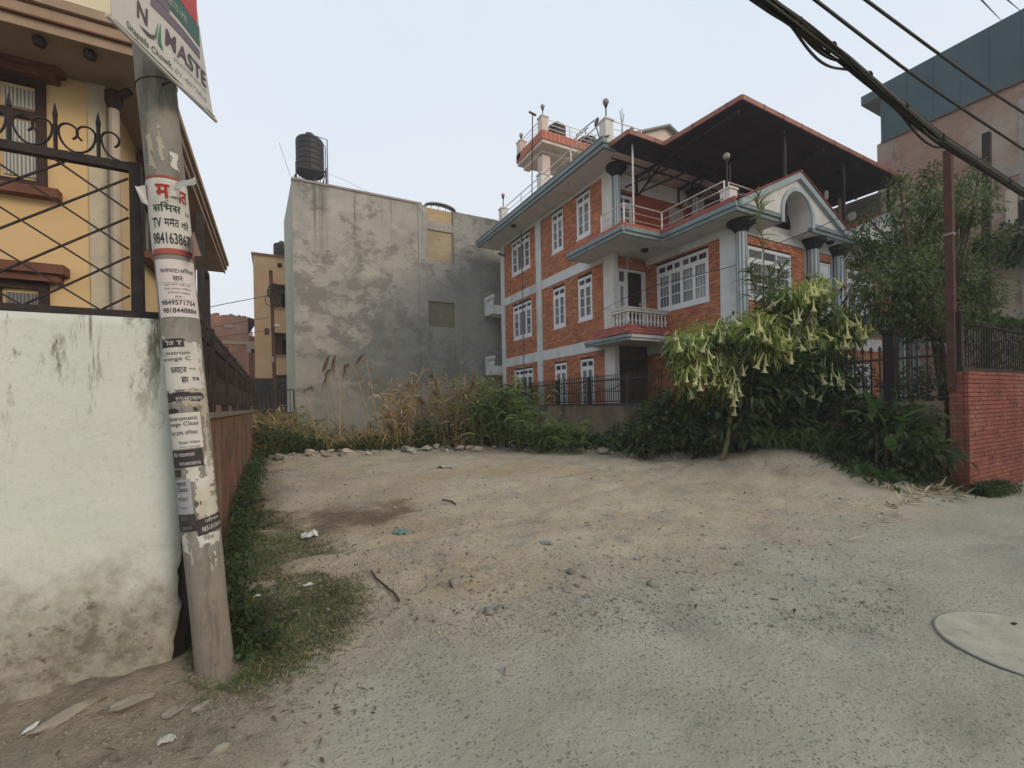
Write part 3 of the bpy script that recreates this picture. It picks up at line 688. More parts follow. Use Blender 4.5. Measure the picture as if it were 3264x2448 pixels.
railing([(XR, yA), (XR, yB)], 9.6, .72); railing([(XR, yB), (XR, yC)], 9.6, .72)
railing([(XR, yC), (XR + 1.4, yC - .05)], 9.6, .72)
globe_lamp(*at('x', 10.2, 2013, 440)[:2], 9.4, at('x', 10.2, 2013, 417)[2] - 9.4 - .1, .08)
# terrace edge rail
pc = at('z', 6.76, 2327, 652); pcx, pcy = pc[0] + .14, pc[1] + .14
q0 = (9.12, 11.0); q1 = (9.12, 9.98); q2 = (10.66, 9.98); q3 = (10.66, pcy)
railing([q0, q1, q2, q3], 6.78, .66, step=1.5)
zt = at('x', pcx - .15, 2327, 592)[2]
pillar(pcx, pcy, 6.75, zt, .30)
railing([(pcx, pcy), (12.3, pcy)], 6.78, .66, step=1.6)
lz = at('y', pcy, 2322, 504)[2]; globe_lamp(pcx - .05, pcy, zt, lz - zt - .1, .09); m = MB(); m.tube([(pcx + .07, pcy, zt), (pcx + .07, pcy, lz - .15)], .02, 6); m.build('lamp_post', iron, house)
a = at('y', 10.05, 2017, 540); m = MB(); m.tube([(a[0], 10.05, 6.75), (a[0], 10.05, ZC)], .028, 8); m.build('canopy_post', mat('white_post', (.74, .70, .66)), house)

# --- water tower platform on the roof
tw = mat('tower_cream', (.60, .50, .43), (.52, .43, .37), 3, .8); twred = mat('tower_red_band', (.42, .14, .09), (.35, .11, .07), 4, .7)
TX, TY = 10.6, 16.7; TX1 = at('y', TY, 1905, 560)[0]
m = MB(); m.box(TX + .05, TX1, TY + .05, 19.05, 13.22, 13.36); m.box(TX + .3, TX1 - .3, TY + .5, TY + .8, 13.05, 13.218); m.box(TX + .3, TX + .62, TY + .802, 18.9, 13.0, 13.218); cx0 = at('y', 17.4, 1703, 600)[0]; cx1 = at('y', 17.4, 1734, 600)[0]
m.box(TX + .35, TX + .35 + .42, 17.25, 17.67, 9.5, 12.998); m.box(TX1 - .9, TX1 - .5, 18.2, 18.6, 9.5, 13.218); m.build('tower_frame', tw, house)
m = MB(); m.box(TX, TX1, TY, 19.08, 13.361, 13.74); m.build('tower_band', twred, house)
m = MB(); i = 0; x = TX + .22
while x < TX1: m.box(x - .012, x + .012, TY - .012, TY, 13.363, 13.739); x += .235
m.build('tile_joint', mat('pale_joint', (.60, .36, .29)), house)
pillar(TX + .17, TY + .17, 13.74, 14.38, .34, tw); pillar(TX + .17, 18.85, 13.45, 14.33, .34, tw)
globe_lamp(TX + .17, TY + .17, 14.38, .36, .10); globe_lamp(TX + .17, 18.85, 14.33, .2, .10)
railing([(TX + .1, 18.8), (TX + .1, TY + .1), (TX1, TY + .1)], 13.74, .58, step=1.5)
tp = at('y', 17.3, 1706, 430); m = MB(); m.tube([(tp[0] - .1, 17.6, 9.6), (tp[0], 17.5, 14.9)], .025, 6); m.bar((tp[0] - .18, 17.5, 14.92), (tp[0] + .18, 17.5, 14.86), .07); m.build('antenna_mast', iron, house)
def ptank(x, y, z, r, h, label, parent_name='water_tank', lying=False):
    t = thing(parent_name, (x, y, z), label, 'water tank', 'black water tanks on the roofs')
    p = [(r * .94, 0), (r, .05)]; n = 6
    for i in range(n):
        a = .05 + (h * .82 - .05) * i / n; b = .05 + (h * .82 - .05) * (i + 1) / n
        p += [(r, a + .02), (r, b - .05), (r * .965, b - .03), (r * .965, b - .01)]
    p += [(r, h * .83), (r * .93, h * .88), (r * .45, h * .97)]
    m = MB(); m.lathe((x, y, z), p, 20); m.build('tank_body', tank_black, t)
    m = MB(); m.lathe((x, y, z + h * .965), [(r * .30, 0), (r * .32, h * .03), (r * .30, h * .09), (r * .1, h * .1)], 12); m.build('lid', tank_black, t)
    return t
ta = at('y', 17.9, 1774, 390); ptank(ta[0], 17.9, 13.74, .44, 1.32, 'black water tank standing behind the rail of the rooftop platform')
tb = at('y', 17.7, 1870, 420); ptank(tb[0], 17.7, 13.74, .52, .95, 'squat black water tank beside the solar collector on the platform')
tc = at('y', 17.7, 1700, 615); ptank(tc[0] - .05, 18.0, 9.5, .36, 1.35, 'small black water tank on the roof behind the platform column')
sh = thing('solar_heater', (tb[0], 17.0, 13.8), 'slanted solar collector frame standing on the rooftop platform', 'solar heater')
m = MB(); pa, pb = at('y', 17.0, 1838, 430), at('y', 17.0, 1893, 384); m.bar(pa, pb, .10, .05); m.bar(pa + A_([.1, .6, 0]), pb + A_([.1, .6, 0]), .10, .05); m.build('collector', tank_black, sh)
m = MB(); pd, pe = at('y', 17.0, 1904, 378), at('y', 17.0, 1900, 402); m.bar(pd, pe, .16, .10); m.tube([pb, pe], .02); m.tube([pe, at('y', 17.0, 1910, 438)], .03); m.tube([at('y', 17.0, 1866, 412), at('y', 17.0, 1866, 465)], .02); m.tube([pa, at('y', 17.0, 1838, 460)], .02); m.build('stand', iron, sh)
# rods, curled bars
m = MB()
for a, b in (((1975, 352), (1987, 432)), ((1983, 345), (1982, 430)), ((1989, 362), (1981, 430))): m.tube([at('y', 15, *a), at('y', 15, *b)], .014, 5)
m.build('rebar', iron, house)
# stair head with a small tiled gable behind the canopy
gy = 16.0; ga, gl, gr = at('y', gy, 2123, 409), at('y', gy, 2030, 430), at('y', gy, 2156, 440)
m = MB(); m.extrude([(gl[0], gy, 9.5), (gr[0], gy, 9.5), (gr[0], gy, gr[2]), (ga[0], gy, ga[2]), (gl[0], gy, gl[2])], (0, 2.6, 0)); m.build('stair_head', tw, house)
m = MB()
for p, q in ((gl, ga), (gr, ga)):
    d = unit(q - p) * 0; m.extrude([(p[0] + (p[0] - q[0]) * .12, gy - .25, p[2] + (p[2] - q[2]) * .12), (q[0], gy - .25, q[2]), (q[0], gy - .25, q[2] + .10), (p[0] + (p[0] - q[0]) * .12, gy - .25, p[2] + (p[2] - q[2]) * .12 + .10)], (0, 3.0, 0))
m.build('stair_roof', gt, house)
# soffit lamps, downpipe, stub, cables on the wall
def dome(p, r=.12):
    m = MB(); m.lathe((p[0], p[1], p[2] - .10), [(.02, 0), (r * .7, .02), (r, .07), (r, .10)], 12); m.build('soffit_lamp', capblack, house)
dome(at('z', 9.25, 1637, 718)); dome(at('z', 6.45, 2055, 795)); dome(at('z', 6.45, 2646, 770)); 
pu = at('x', XF - .04, 1664, 900); m = MB(); m.tube([(pu[0], pu[1], 1.4), (pu[0], pu[1], 9.24)], .022, 6); m.build('downpipe', mat('grey_pipe', (.20, .20, .20)), house)
pu = at('x', XF - .02, 1607, 812); m = MB(); m.tube([(XF + .03, pu[1], pu[2] - .05), (XF - .35, pu[1] - .05, pu[2])], .05, 8); m.build('drain_stub', rust, house)
pu = at('x', 10.4, 2020, 860); m = MB(); m.tube([(10.1, 10.9, 6.45), (10.07, 10.9, 5.9), (10.0, 10.9, 5.2), (9.98, 10.88, 5.05)], .012, 5); m.build('hanging_rope', mat('pale_rope', (.45, .42, .38)), house)
# small roofed porch over the front gate
m = MB(); m.box(12.9, 16.5, 4.9, 7.0, 3.42, 3.50); m.build('porch_roof', white_cool, house)
m = MB(); m.box(12.85, 16.55, 4.82, 4.898, 3.38, 3.60); m.box(12.82, 12.898, 4.9, 7.0, 3.38, 3.60); m.build('porch_fascia', bluegrey, house)
m = MB(); m.box(13.0, 16.4, 5.0, 5.2, 3.05, 3.418); m.build('porch_beam', mat('brown_paint', (.09, .045, .03)), house)
for px_ in (13.6, 14.3): fluted_column(px_, 5.2, .1, 3.05, .12, .2, .16, cap=False)

# --- all the bricks of the house: the ones that show largest are single, the rest one piece
def bcorner(b):
    fr, a, c, z0, z1, n = b; O, U, Nn = fr; return O + U * (a + c) / 2 + Nn * n + A_([0, 0, (z0 + z1) / 2])
def score(b):
    p = bcorner(b); d = np.linalg.norm(p - EYE); s = d
    if p[2] < (4.0 if b[0] is FW else 4.75 if b[0] is FF else 99): s += 100
    if b[0] is FF and p[0] > 15: s += 100
    return s
order = sorted(range(len(allbricks)), key=lambda i: score(allbricks[i]))
sm = MB(); full = {}
for rank, i in enumerate(order):
    fr, a, b, z0, z1, n = allbricks[i]
    if rank < 300:
        key = (fr is FF, round(b - a, 3), round(z1 - z0, 3))
        p = bcorner(allbricks[i]); M_ = Matrix.Translation(Vector(p) - house.location)
        if key not in full:
            q = MB(); l, h = (b - a) / 2, (z1 - z0) / 2; q.fbox((0, 0, 0), fr[1], fr[2], -l, l, -h, h, -.05, 0)
            o = q.build('brick', brickm, house); o.data.transform(Matrix.Translation(house.location)); o.matrix_basis = M_; full[key] = o
        else: inst(full[key], house, M_)
    else:
        O, U, Nn = fr; nn = n; vs = []
        for z in (z0, z1):
            for u_, n_ in ((a, -.056), (b, -.056), (b, nn), (a, nn)): vs.append(O + U * u_ + Nn * n_ + A_([0, 0, z]))
        sm.add(vs, [(2, 3, 7, 6), (4, 5, 6, 7), (0, 3, 2, 1), (3, 0, 4, 7), (1, 2, 6, 5)])
sm.build('brickwork', brickm, house, fix=True, kind='stuff')

# ================================================================== OTHER BUILDINGS
# --- tall plastered block at the back of the lot
gp = bpy.data.materials.new('weathered_plaster'); N = NT(gp)
X_, Y_, Z_ = N.axis(0), N.axis(1), N.axis(2)
c = N.mix(N.ramp(N.noise(.55, 7, .68, (1, 1, 1)), .34, .66), (.275, .265, .243), (.36, .345, .31))
c = N.mix(N.math('MULTIPLY', N.ramp(N.noise(.8, 9, .75, (.7, 1, 1.0), off=(3, 0, 1)), .49, .56), .75), c, (.165, .16, .145))
c = N.mix(N.math('MULTIPLY', N.ramp(N.noise(.65, 9, .78, (.8, 1, 1.1), off=(11, 2, 6)), .53, .58), .7), c, (.41, .388, .335))
# damp dark zone spreading from the lower right
wet = N.math('ADD', N.math('MULTIPLY', N.math('SUBTRACT', X_, 4.2), .16), N.math('MULTIPLY', N.math('SUBTRACT', 7.2, Z_), .15))
wet = N.math('ADD', wet, N.math('MULTIPLY', N.math('SUBTRACT', N.noise(.42, 9, .74, off=(0, 0, 9)), .5), 3.4))
c = N.mix(N.ramp(wet, .05, .75, 0, .55), c, N.mix(N.noise(2.0, 6, .7), (.15, .16, .14), (.28, .28, .25)))
c = N.mix(N.math('MULTIPLY', N.ramp(N.noise(1.2, 8, .75, (.6, 1, 1.6), off=(2, 2, 2)), .56, .60), N.ramp(Z_, 2.2, 6.0, .75, .1)), c, (.36, .355, .30))
stk = N.math('MULTIPLY', N.ramp(N.noise(2.3, 4, .6, (1.6, 1, .05)), .56, .70), N.ramp(Z_, 6.5, 10.8, .0, .75))
c = N.mix(stk, c, (.12, .115, .10)); N.color(c); N.b.inputs['Roughness'].default_value = .95; N.b.inputs['Specular IOR Level'].default_value = .1
N.bump(N.noise(5, 6, .7), .4, .05)
YG = 20.6
GX0, GX1, GZT = .74, 10.6, 11.12
gb = thing('plastered_building', (GX0, YG, 0), 'tall bare grey plastered block with weathered blind wall and boarded openings', 'building')
o1x, o2x = 6.50, 7.82
zs_ = [at('y', YG, 1366, y)[2] for y in (1039.6, 958.6, 830, 730)]
m = MB()
def plate(x0, x1, z0, z1): m.box(x0, x1, YG, YG + .25, z0, z1)
plate(GX0, o1x, -.4, GZT); plate(o2x, GX1, -.4, GZT - .02); plate(o1x, o2x, -.4, zs_[0]); plate(o1x, o2x, zs_[1], zs_[2]); plate(o1x, o2x, zs_[3], zs_[3] + .42)
m.box(GX0 + .26, GX1, YG + .251, YG + 8, -.4, GZT - .3)
m.build('wall', gp, gb)
cream = mat('pale_green_cream', (.40, .405, .33), (.34, .345, .28), 1.2, .9, dirt=(.22, .22, .17), dscale=.9)
m = MB(); m.extrude([(GX0 - .002, YG + .03, -.4), (GX0 - .22, YG + 4.8, -.4), (GX0 - .22, YG + 4.8, GZT - .01), (GX0 - .002, YG + .03, GZT - .01)], (.24, 0, 0)); m.build('side_wall', cream, gb)
m = MB(); m.box(GX0 - .02, o1x - .25, YG - .05, YG + .4, GZT, GZT + .09); m.build('coping', mat('coping', (.30, .28, .24), (.22, .21, .18), 3, .9), gb)
m = MB(); m.box(o1x - .42, o1x, YG - .035, YG, .0, GZT); m.box(o2x, o2x + .40, YG - .035, YG, 0, GZT - .03); m.build('pilaster', gp, gb)
ply = mat('weathered_board', (.38, .31, .205), (.30, .245, .165), 2.5, .85, stretch=(.4, 1, 3), dirt=(.22, .16, .10))
for (z0, z1, mm) in ((zs_[0], zs_[1], mat('mossy_board', (.205, .195, .135), (.155, .15, .105), 3, .9)), (zs_[2], zs_[3], ply)):
    m = MB(); m.box(o1x, o2x, YG + .07, YG + .12, z0, z1); m.build('opening_board', mm, gb)
top0 = zs_[3] + .42
m = MB(); m.box(o1x + .02, o2x - .02, YG + .05, YG + .10, top0, GZT - .05); m.build('opening_board', mat('warm_board', (.46, .34, .20), (.38, .28, .165), 2, .8, stretch=(.5, 1, 3)), gb)
m = MB(); n = 14; cxx = (o1x + o2x) / 2; hw = (o2x - o1x) / 2 + .12
arc = [(cxx + hw * math.cos(a), GZT - .05 + .24 * math.sin(a)) for a in np.linspace(0, PI, n)]
for (x0, z0), (x1, z1) in zip(arc[:-1], arc[1:]): m.extrude([(x0, YG - .12, z0), (x1, YG - .12, z1), (x1, YG - .12, z1 + .045), (x0, YG - .12, z0 + .045)], (0, .35, 0))
m.build('arched_sheet', mat('grey_fibre_sheet', (.36, .36, .34)), gb)
m = MB()
for i in range(1, n - 1, 2):
    x, z = arc[i]; m.tube([(x, YG - .02, GZT - .06), (x + .06, YG - .02, z)], .014, 5)
m.tube([(x, YG - .05, z - .01) for x, z in arc], .02, 5); m.build('arch_frame', iron, gb)
# water tank on its stand at the left corner
tl = at('y', 22, 942, 500); tr = at('y', 22, 1033, 500); ttop = at('y', 22, 985, 440)[2]; tbot = at('y', 22, 985, 556)[2]
tx, tr_ = (tl[0] + tr[0]) / 2, (tr[0] - tl[0]) / 2 * 1.0
tk = ptank(tx, 22, tbot, tr_, (ttop - tbot) * 1.05, 'big black ribbed water tank on a steel stand above the grey plastered wall')
st = thing('tank_stand', (tx, 22, GZT), 'angle iron stand with a pipe loop under the big black water tank', 'stand')
m = MB(); zb = tbot - .02
for sx in (-1, 1):
    for sy in (-1, 1): m.bar((tx + sx * tr_ * 1.02, 22 + sy * tr_, GZT - .2), (tx + sx * tr_ * 1.02, 22 + sy * tr_, tbot + .15), .06)
for sy in (-1, 1): m.bar((tx - tr_, 22 + sy * tr_, zb), (tx + tr_, 22 + sy * tr_, zb), .07); m.tube([(tx - tr_, 22 + sy * tr_, GZT), (tx + tr_, 22 + sy * tr_, zb)], .02, 5)
for i in range(9): m.bar((tx - tr_ + i * tr_ / 4, 22 - tr_, zb + .01), (tx - tr_ + i * tr_ / 4, 22 + tr_, zb + .01), .03)
m.build('frame', iron, st)
m = MB(); xr = tx + tr_ * 1.22; m.tube([(xr, 21.9, GZT - .2), (xr, 21.9, ttop + .06), (tx + .05, 21.9, ttop + .12)], .025, 6); m.tube([(xr - .1, 21.7, GZT), (xr - .1, 21.7, ttop - .4), (xr - .18, 21.7, ttop - .3)], .022, 6); m.build('pipe', mat('grey_pipe', (.20, .20, .20)), st)

# --- orange block with balconies down the lane
YO = 27
og = mat('orange_paint', (.72, .47, .275), (.65, .41, .23), 1.5, .85, dirt=(.34, .22, .13), dscale=.8)
ob = thing('orange_building', (-.95, YO, 0), 'orange rendered block of flats with open balconies down the lane', 'building')
ox0 = at('y', YO, 808, 900)[0]; ox1 = at('y', YO, 866, 900)[0]; oz = 9.72
bal_z = [(at('y', YO, 880, 905)[2], at('y', YO, 880, 985)[2]), (at('y', YO, 880, 1060)[2], at('y', YO, 880, 1137)[2])]
m = MB(); m.box(ox0, ox1, YO, YO + 7, -.4, oz); m.box(ox1, 4.5, YO + 1.5, YO + 7, -.4, oz)
z = oz
for (zt, zb) in bal_z: m.box(ox1, 4.5, YO, YO + .12, zt, z); z = zb
m.box(ox1, 4.5, YO, YO + .12, at('y', YO, 880, 1195)[2], z); m.build('wall', og, ob)
m = MB()
for (zt, zb) in bal_z: m.box(ox1, 4.5, YO + .121, YO + 1.5, zt + .05, zt + .2); m.box(ox1 - .02, 4.5, YO - .06, YO + .14, zb, zb + .1)
m.build('balcony_slab', mat('dull_orange', (.40, .24, .14)), ob)
for (zt, zb) in bal_z:
    m = MB(); a = at('y', YO + 1.49, 897, 950); m.box(a[0], a[0] + .8, YO + 1.42, YO + 1.5, zb + .1, zt - .15); m.build('door', mat('brown_wood', (.06, .035, .03)), ob)
m = MB(); m.box(ox0 - .08, 4.5, YO - .1, YO + 7, oz, oz + .1); m.build('parapet_cap', mat('rust_cap', (.30, .15, .10)), ob)
m = MB(); a = at('y', YO - .02, 884, 838); b = at('y', YO - .02, 898, 853); m.box(a[0], b[0], YO - .03, YO, b[2], a[2]); m.build('vent_opening', darkroom, ob)
m = MB(); a = at('y', YO, 808, 1206); m.box(ox0 - .3, 4.5, YO - .15, YO + .3, -.4, a[2]); m.build('ground_storey', mat('dim_shopfront', (.10, .085, .07), (.05, .045, .04)), ob)
tn = at('y', YO + 1, 898, 800); ptank(tn[0], YO + 1, oz + .05, .42, 1.1, 'small black water tank on the orange block beside the grey wall')

# --- unfinished brick building far down the lane
YK = 36
bb = mat('far_brick', (.36, .20, .135), (.27, .145, .10), 1.3, .9, dirt=(.40, .30, .22), dscale=.7)
kb = thing('far_brick_building', (-3, YK, 0), 'unfinished brick building at the far end of the lane', 'building')
kx0 = at('y', YK, 560, 1010)[0]; kx1 = at('y', YK, 790, 1012)[0]; kz = at('y', YK, 740, 1010)[2]
m = MB(); m.box(kx0, kx1, YK, YK + 8, -.4, kz); m.box(kx1, kx1 + 2.5, YK + 1, YK + 8, -.4, at('y', YK, 800, 1065)[2]); m.build('wall', bb, kb)
m = MB()
for q in ((715, 1032, 742, 1045), (786, 1097, 812, 1125)):
    a, b = at('y', YK - .02, q[0], q[1]), at('y', YK - .02, q[2], q[3]); m.box(a[0], b[0], YK - .05, YK, b[2], a[2])
m.build('window', mat('grey_opening', (.36, .33, .29)), kb)
a, b = at('y', YK - .02, 800, 1112), at('y', YK - .02, 815, 1125); m = MB(); m.box(a[0], b[0], YK - .08, YK - .051, b[2], a[2]); m.build('window', darkroom, kb)
a = at('y', YK, 700, 1090); m = MB(); m.box(kx0, kx1 + 2.5, YK - .06, YK, a[2] - .12, a[2] + .12); m.build('floor_band', mat('band_concrete', (.40, .33, .27)), kb)
m = MB()
for i in range(26): x = kx0 + (kx1 - kx0) * i / 26; m.box(x, x + .2, YK, YK + .3, kz, kz + RNG.uniform(.02, .22))
m.build('broken_edge', bb, kb, kind='stuff')
a, b = at('y', YK + .5, 788, 1012), at('y', YK + .5, 815, 1030); m = MB(); m.extrude([(a[0], YK + .2, a[2]), (b[0], YK + .2, a[2] - .15), (b[0], YK + .2, a[2] - .45), (a[0], YK + .2, a[2] - 1.3)], (0, .2, 0)); m.build('roof_sheet', mat('dark_tarpaulin', (.03, .03, .035)), kb)

# --- tall brick building with a teal top behind the house
XB = 24.0
rb = bpy.data.materials.new('rough_brick_wall'); N = NT(rb); Z_, Y_ = N.axis(2), N.axis(1)
bt = N.n('TexBrick'); mp = N.n('Mapping'); mp.inputs['Rotation'].default_value = (PI / 2, 0, PI / 2)
sp = N.n('SeparateXYZ'); N.l(N.pos(), sp.inputs[0]); cb = N.n('CombineXYZ'); N.l(sp.outputs[1], cb.inputs[0]); N.l(sp.outputs[2], cb.inputs[1]); N.l(cb.outputs[0], bt.inputs['Vector'])
bt.inputs['Scale'].default_value = 1; bt.inputs['Brick Width'].default_value = .24; bt.inputs['Row Height'].default_value = .075; bt.inputs['Mortar Size'].default_value = .012
bt.inputs['Color1'].default_value = (.33, .175, .125, 1); bt.inputs['Color2'].default_value = (.25, .13, .095, 1); bt.inputs['Mortar'].default_value = (.25, .20, .165, 1)
c = N.mix(N.math('MULTIPLY', N.ramp(N.noise(.6, 6, .7, (1, 1, 1.5)), .45, .68), .8), bt.outputs['Color'], (.30, .25, .20))
c = N.mix(N.math('MULTIPLY', N.ramp(N.noise(1.3, 6, .7, (1, 2.5, .5), off=(0, 4, 0)), .56, .68), .55), c, (.10, .085, .07))
c = N.mix(N.math('MULTIPLY', N.ramp(N.noise(.35, 6, .7, off=(0, 1, 6)), .5, .62), N.ramp(Z_, 11.5, 12.4, .75, 0)), c, (.36, .31, .25))
N.color(c); N.b.inputs['Roughness'].default_value = .95; N.bump(bt.outputs['Fac'], .5, -.02)
tb_ = thing('teal_topped_building', (XB, 8, 0), 'tall raw brick building with a teal sheet clad top behind the house', 'building')
zt_, zm_ = 15.45, 12.9
m = MB(); m.box(XB, XB + 9, -14, 9.9, -.3, zm_); m.build('wall', rb, tb_)
teal = mat('teal_sheet', (.055, .095, .105), (.045, .078, .088), .6, .6, dirt=(.10, .13, .13), dscale=.5, damt=.8)
m = MB(); m.box(XB - .06, XB + 9, -14, 9.72, zm_ + .001, zt_); m.build('sheet_cladding', teal, tb_)
for k in range(26):
    yy = 9.6 - k * .82; m = MB(); m.box(XB - .075, XB - .059, yy - .02, yy + .02, zm_ + .005, zt_ - .01); m.build('sheet_seam', teal, tb_)
m = MB(); m.box(XB - .10, XB - .058, -14, 9.72, zm_ - .03, zm_ + .03); m.build('sheet_flashing', mat('flashing', (.09, .085, .075), (.12, .09, .07)), tb_)
m = MB(); m.box(XB - .3, XB + 9, 9.73, 10.35, zt_ - .62, zt_ - .22); m.build('roof_slab', teal, tb_)
m = MB()
for zz in (9.6, 6.6, 3.6): m.box(XB - .035, XB, -14, 9.9, zz, zz + .42)
m.build('concrete_band', mat('raw_concrete', (.33, .30, .265), (.26, .235, .21), 2, .95, dirt=(.14, .125, .11)), tb_)
m = MB()
for yy in (5.2, 1.2): m.box(XB - .03, XB, yy, yy + .4, -.2, zm_ - .6)
m.build('concrete_column', mat('raw_concrete', (.33, .30, .265)), tb_)
for (pl, pt, pr_, pb) in ((3205, 610, 3245, 712), (3248, 640, 3290, 700)):
    a, b = at('x', XB - .03, pl, pt), at('x', XB - .03, pr_, pb); m = MB(); m.box(XB - .06, XB - .0, b[1], a[1], b[2], a[2]); m.build('window', mat('pale_render', (.50, .44, .34)) if pl < 3240 else darkroom, tb_)

# --- yellow house behind the white wall
yel = mat('yellow_render', (.64, .455, .235), (.58, .405, .205), 1.3, .85, dirt=(.45, .31, .16), dscale=.7, damt=.35)
cr = mat('cream_render', (.66, .59, .42), (.60, .53, .37), 1.4, .85)
wood = mat('dark_red_wood', (.045, .024, .018), (.03, .016, .013), 5, .6)
trim = mat('brown_trim', (.17, .075, .045), (.13, .055, .035), 4, .75)
yh = thing('yellow_house', (-2.03, 8, 0), 'yellow rendered house with brown trimmed windows and wide eaves', 'house')
YX = -2.02
m = MB(); m.box(-14, YX - .12, 8, 16, -.2, 6.6); m.box(YX - .119, YX, 8.1, 16, -.2, 6.6); m.build('wall', yel, yh)
m = MB(); m.box(YX - .16, YX + .03, 7.97, 8.189, -.2, 6.3); m.build('quoin', mat('quoin_cream', (.50, .44, .32)), yh)
eav = mat('eave_plaster', (.30, .225, .165), (.25, .185, .135), 2.5, .85, dirt=(.22, .17, .13))
m = MB(); m.box(-14, -1.41, 7.1, 17.2, 6.06, 6.16); m.build('eave', eav, yh)
m = MB()
for k, (dz, dd4) in enumerate(((0, 0), (.13, .05), (.26, .10))): m.box(-14, -1.38 + dd4, 7.07 - dd4, 7.099, 6.02 + dz, 6.13 + dz); m.box(-1.409, -1.38 + dd4, 7.10, 17.2, 6.02 + dz, 6.13 + dz)
m.build('eave_moulding', mat('moulding_paint', (.34, .25, .175), (.28, .20, .14), 3, .8, dirt=(.2, .13, .09)), yh)
m = MB()
for k in range(3): m.box(-14, -1.33, 7.02, 7.06, 6.131 + k * .13, 6.149 + k * .13)
m.build('moulding_line', trim, yh)
m = MB(); x = -1.95
while x > -6: 
    m.lathe((x, 7.25, 5.93), [(.015, 0), (.055, .02), (.07, .08), (.03, .13)], 8); x -= .45
m.build('eave_hook', iron, yh, kind='stuff')
uwx = at('y', 7.6, 352, 60)[0]; m = MB(); m.box(-14, uwx, 7.6, 8.3, 6.42, 9.6); m.build('upper_wall', cr, yh)
def ywin(fr, u0, u1, z0, z1, front=True):
    m = MB(); fb = lambda *a: m.fbox(*fr, *a); f = .09
    fb(u0, u0 + f, z0, z1, 0, .06); fb(u1 - f, u1, z0, z1, 0, .06); fb(u0 + f, u1 - f, z0, z0 + f, 0, .06); fb(u0 + f, u1 - f, z1 - f, z1, 0, .06)
    zt = z1 - .42; fb(u0 + f, u1 - f, zt - .1, zt, 0, .055); n = max(1, int((u1 - u0) / .5))
    for i in range(1, n): x = u0 + (u1 - u0) * i / n; fb(x - .06, x + .06, z0 + f, z1 - f, 0, .05)
    w_ = m.build('window', wood, yh)
    for i in range(n):
        a, b = u0 + (u1 - u0) * i / n + .1, u0 + (u1 - u0) * (i + 1) / n - .1
        for c, d in ((z0 + f + .05, zt - .14), (zt + .04, z1 - f - .05)): q = MB(); q.fbox(*fr, a, b, c, d, .012, .02); q.build('pane', yg, w_)
    q = MB(); q.fbox(*fr, u0 - .14, u1 + .14, z1 + .005, z1 + .10, 0, .16); q.fbox(*fr, u0 - .20, u1 + .20, z1 + .10, z1 + .22, 0, .22); q.build('lintel_or_shadow', trim, w_)
    q = MB(); q.fbox(*fr, u0 - .14, u1 + .14, z0 - .12, z0 - .005, 0, .16); q.build('sill', trim, w_)
yg = pane_mat('slatted_glass', (.09, .09, .08), (.30, .30, .26))
FY = (A_([YX, 8, 0]), A_([-1, 0, 0]), A_([0, -1, 0]))
wr = at('y', 8, 150, 430)[0]; ztop = at('y', 8, 100, 258)[2]; zbt = at('y', 8, 100, 602)[2]
ywin(FY, YX - wr, YX - wr + 1.5, zbt, ztop); z2 = at('y', 8, 100, 902)[2]; ywin(FY, YX - wr, YX - wr + 1.5, z2 - 1.5, z2)
FYS = (A_([YX, 8.19, 0]), A_([0, 1, 0]), A_([1, 0, 0]))
ywin(FYS, 1.6, 2.9, 4.35, 5.75); ywin(FYS, 1.6, 2.9, 1.6, 3.0); ywin(FYS, 4.6, 5.9, 4.35, 5.75)
pp = at('y', 7.86, 366, 500); m = MB(); m.tube([(pp[0], 7.86, -.1), (pp[0], 7.86, 5.75)], .058, 10); m.build('downpipe', mat('cream_pipe', (.40, .34, .265), (.34, .28, .22), 3, .5), yh)
m = MB(); m.lathe((pp[0], 7.86, 5.7), [(.06, 0), (.10, .1), (.10, .22), (.06, .26)], 10); m.tube([(pp[0], 7.86, 5.85), (pp[0] + .2, 7.75, 5.95)], .05, 8); m.build('pipe_head', wood, yh)

# ================================================================== LEFT BOUNDARY
wp = bpy.data.materials.new('mouldy_white_wash'); N = NT(wp); X_, Z_ = N.axis(0), N.axis(2)
c = N.mix(N.ramp(N.noise(1.2, 5, .6), .3, .7), (.545, .57, .50), (.60, .62, .57))
top = N.ramp(Z_, 1.25, 2.05, 0, 1)
sk = N.math('MULTIPLY', N.ramp(N.noise(3.6, 7, .74, (1.5, 1, .35), dist=.5), .50, .60), top)
c = N.mix(N.math('MULTIPLY', sk, .95), c, (.13, .115, .08))
c = N.mix(N.math('MULTIPLY', N.ramp(N.noise(7, 5, .75, (1, 1, .8), off=(4, 0, 2)), .67, .73), .7), c, (.16, .15, .115))
lowm = N.math('ADD', N.math('ADD', Z_, N.math('MULTIPLY', N.math('ADD', X_, .5), .05)), N.math('MULTIPLY', N.math('SUBTRACT', N.noise(2.6, 7, .72, off=(1, 0, 3)), .5), 1.1))
c = N.mix(N.ramp(lowm, .30, .84, .92, 0), c, N.mix(N.ramp(N.noise(6, 6, .75), .35, .62), (.13, .105, .075), (.33, .30, .24)))
c = N.mix(N.math('MULTIPLY', N.ramp(N.noise(11, 5, .7, off=(9, 0, 0)), .60, .68), N.ramp(Z_, .3, .9, .8, 0)), c, (.115, .085, .06))
ck = N.math('ABSOLUTE', N.math('SUBTRACT', N.noise(1.1, 6, .6, off=(7, 0, 7)), .5))
c = N.mix(N.math('MULTIPLY', N.ramp(ck, .0015, .006, .75, 0), N.ramp(N.noise(.9, 2, off=(2, 2, 9)), .5, .6)), c, (.17, .155, .12))
c = N.mix(N.math('MULTIPLY', N.ramp(N.noise(28, 6, .75, off=(0, 3, 0)), .52, .66), .35), c, (.40, .395, .33))
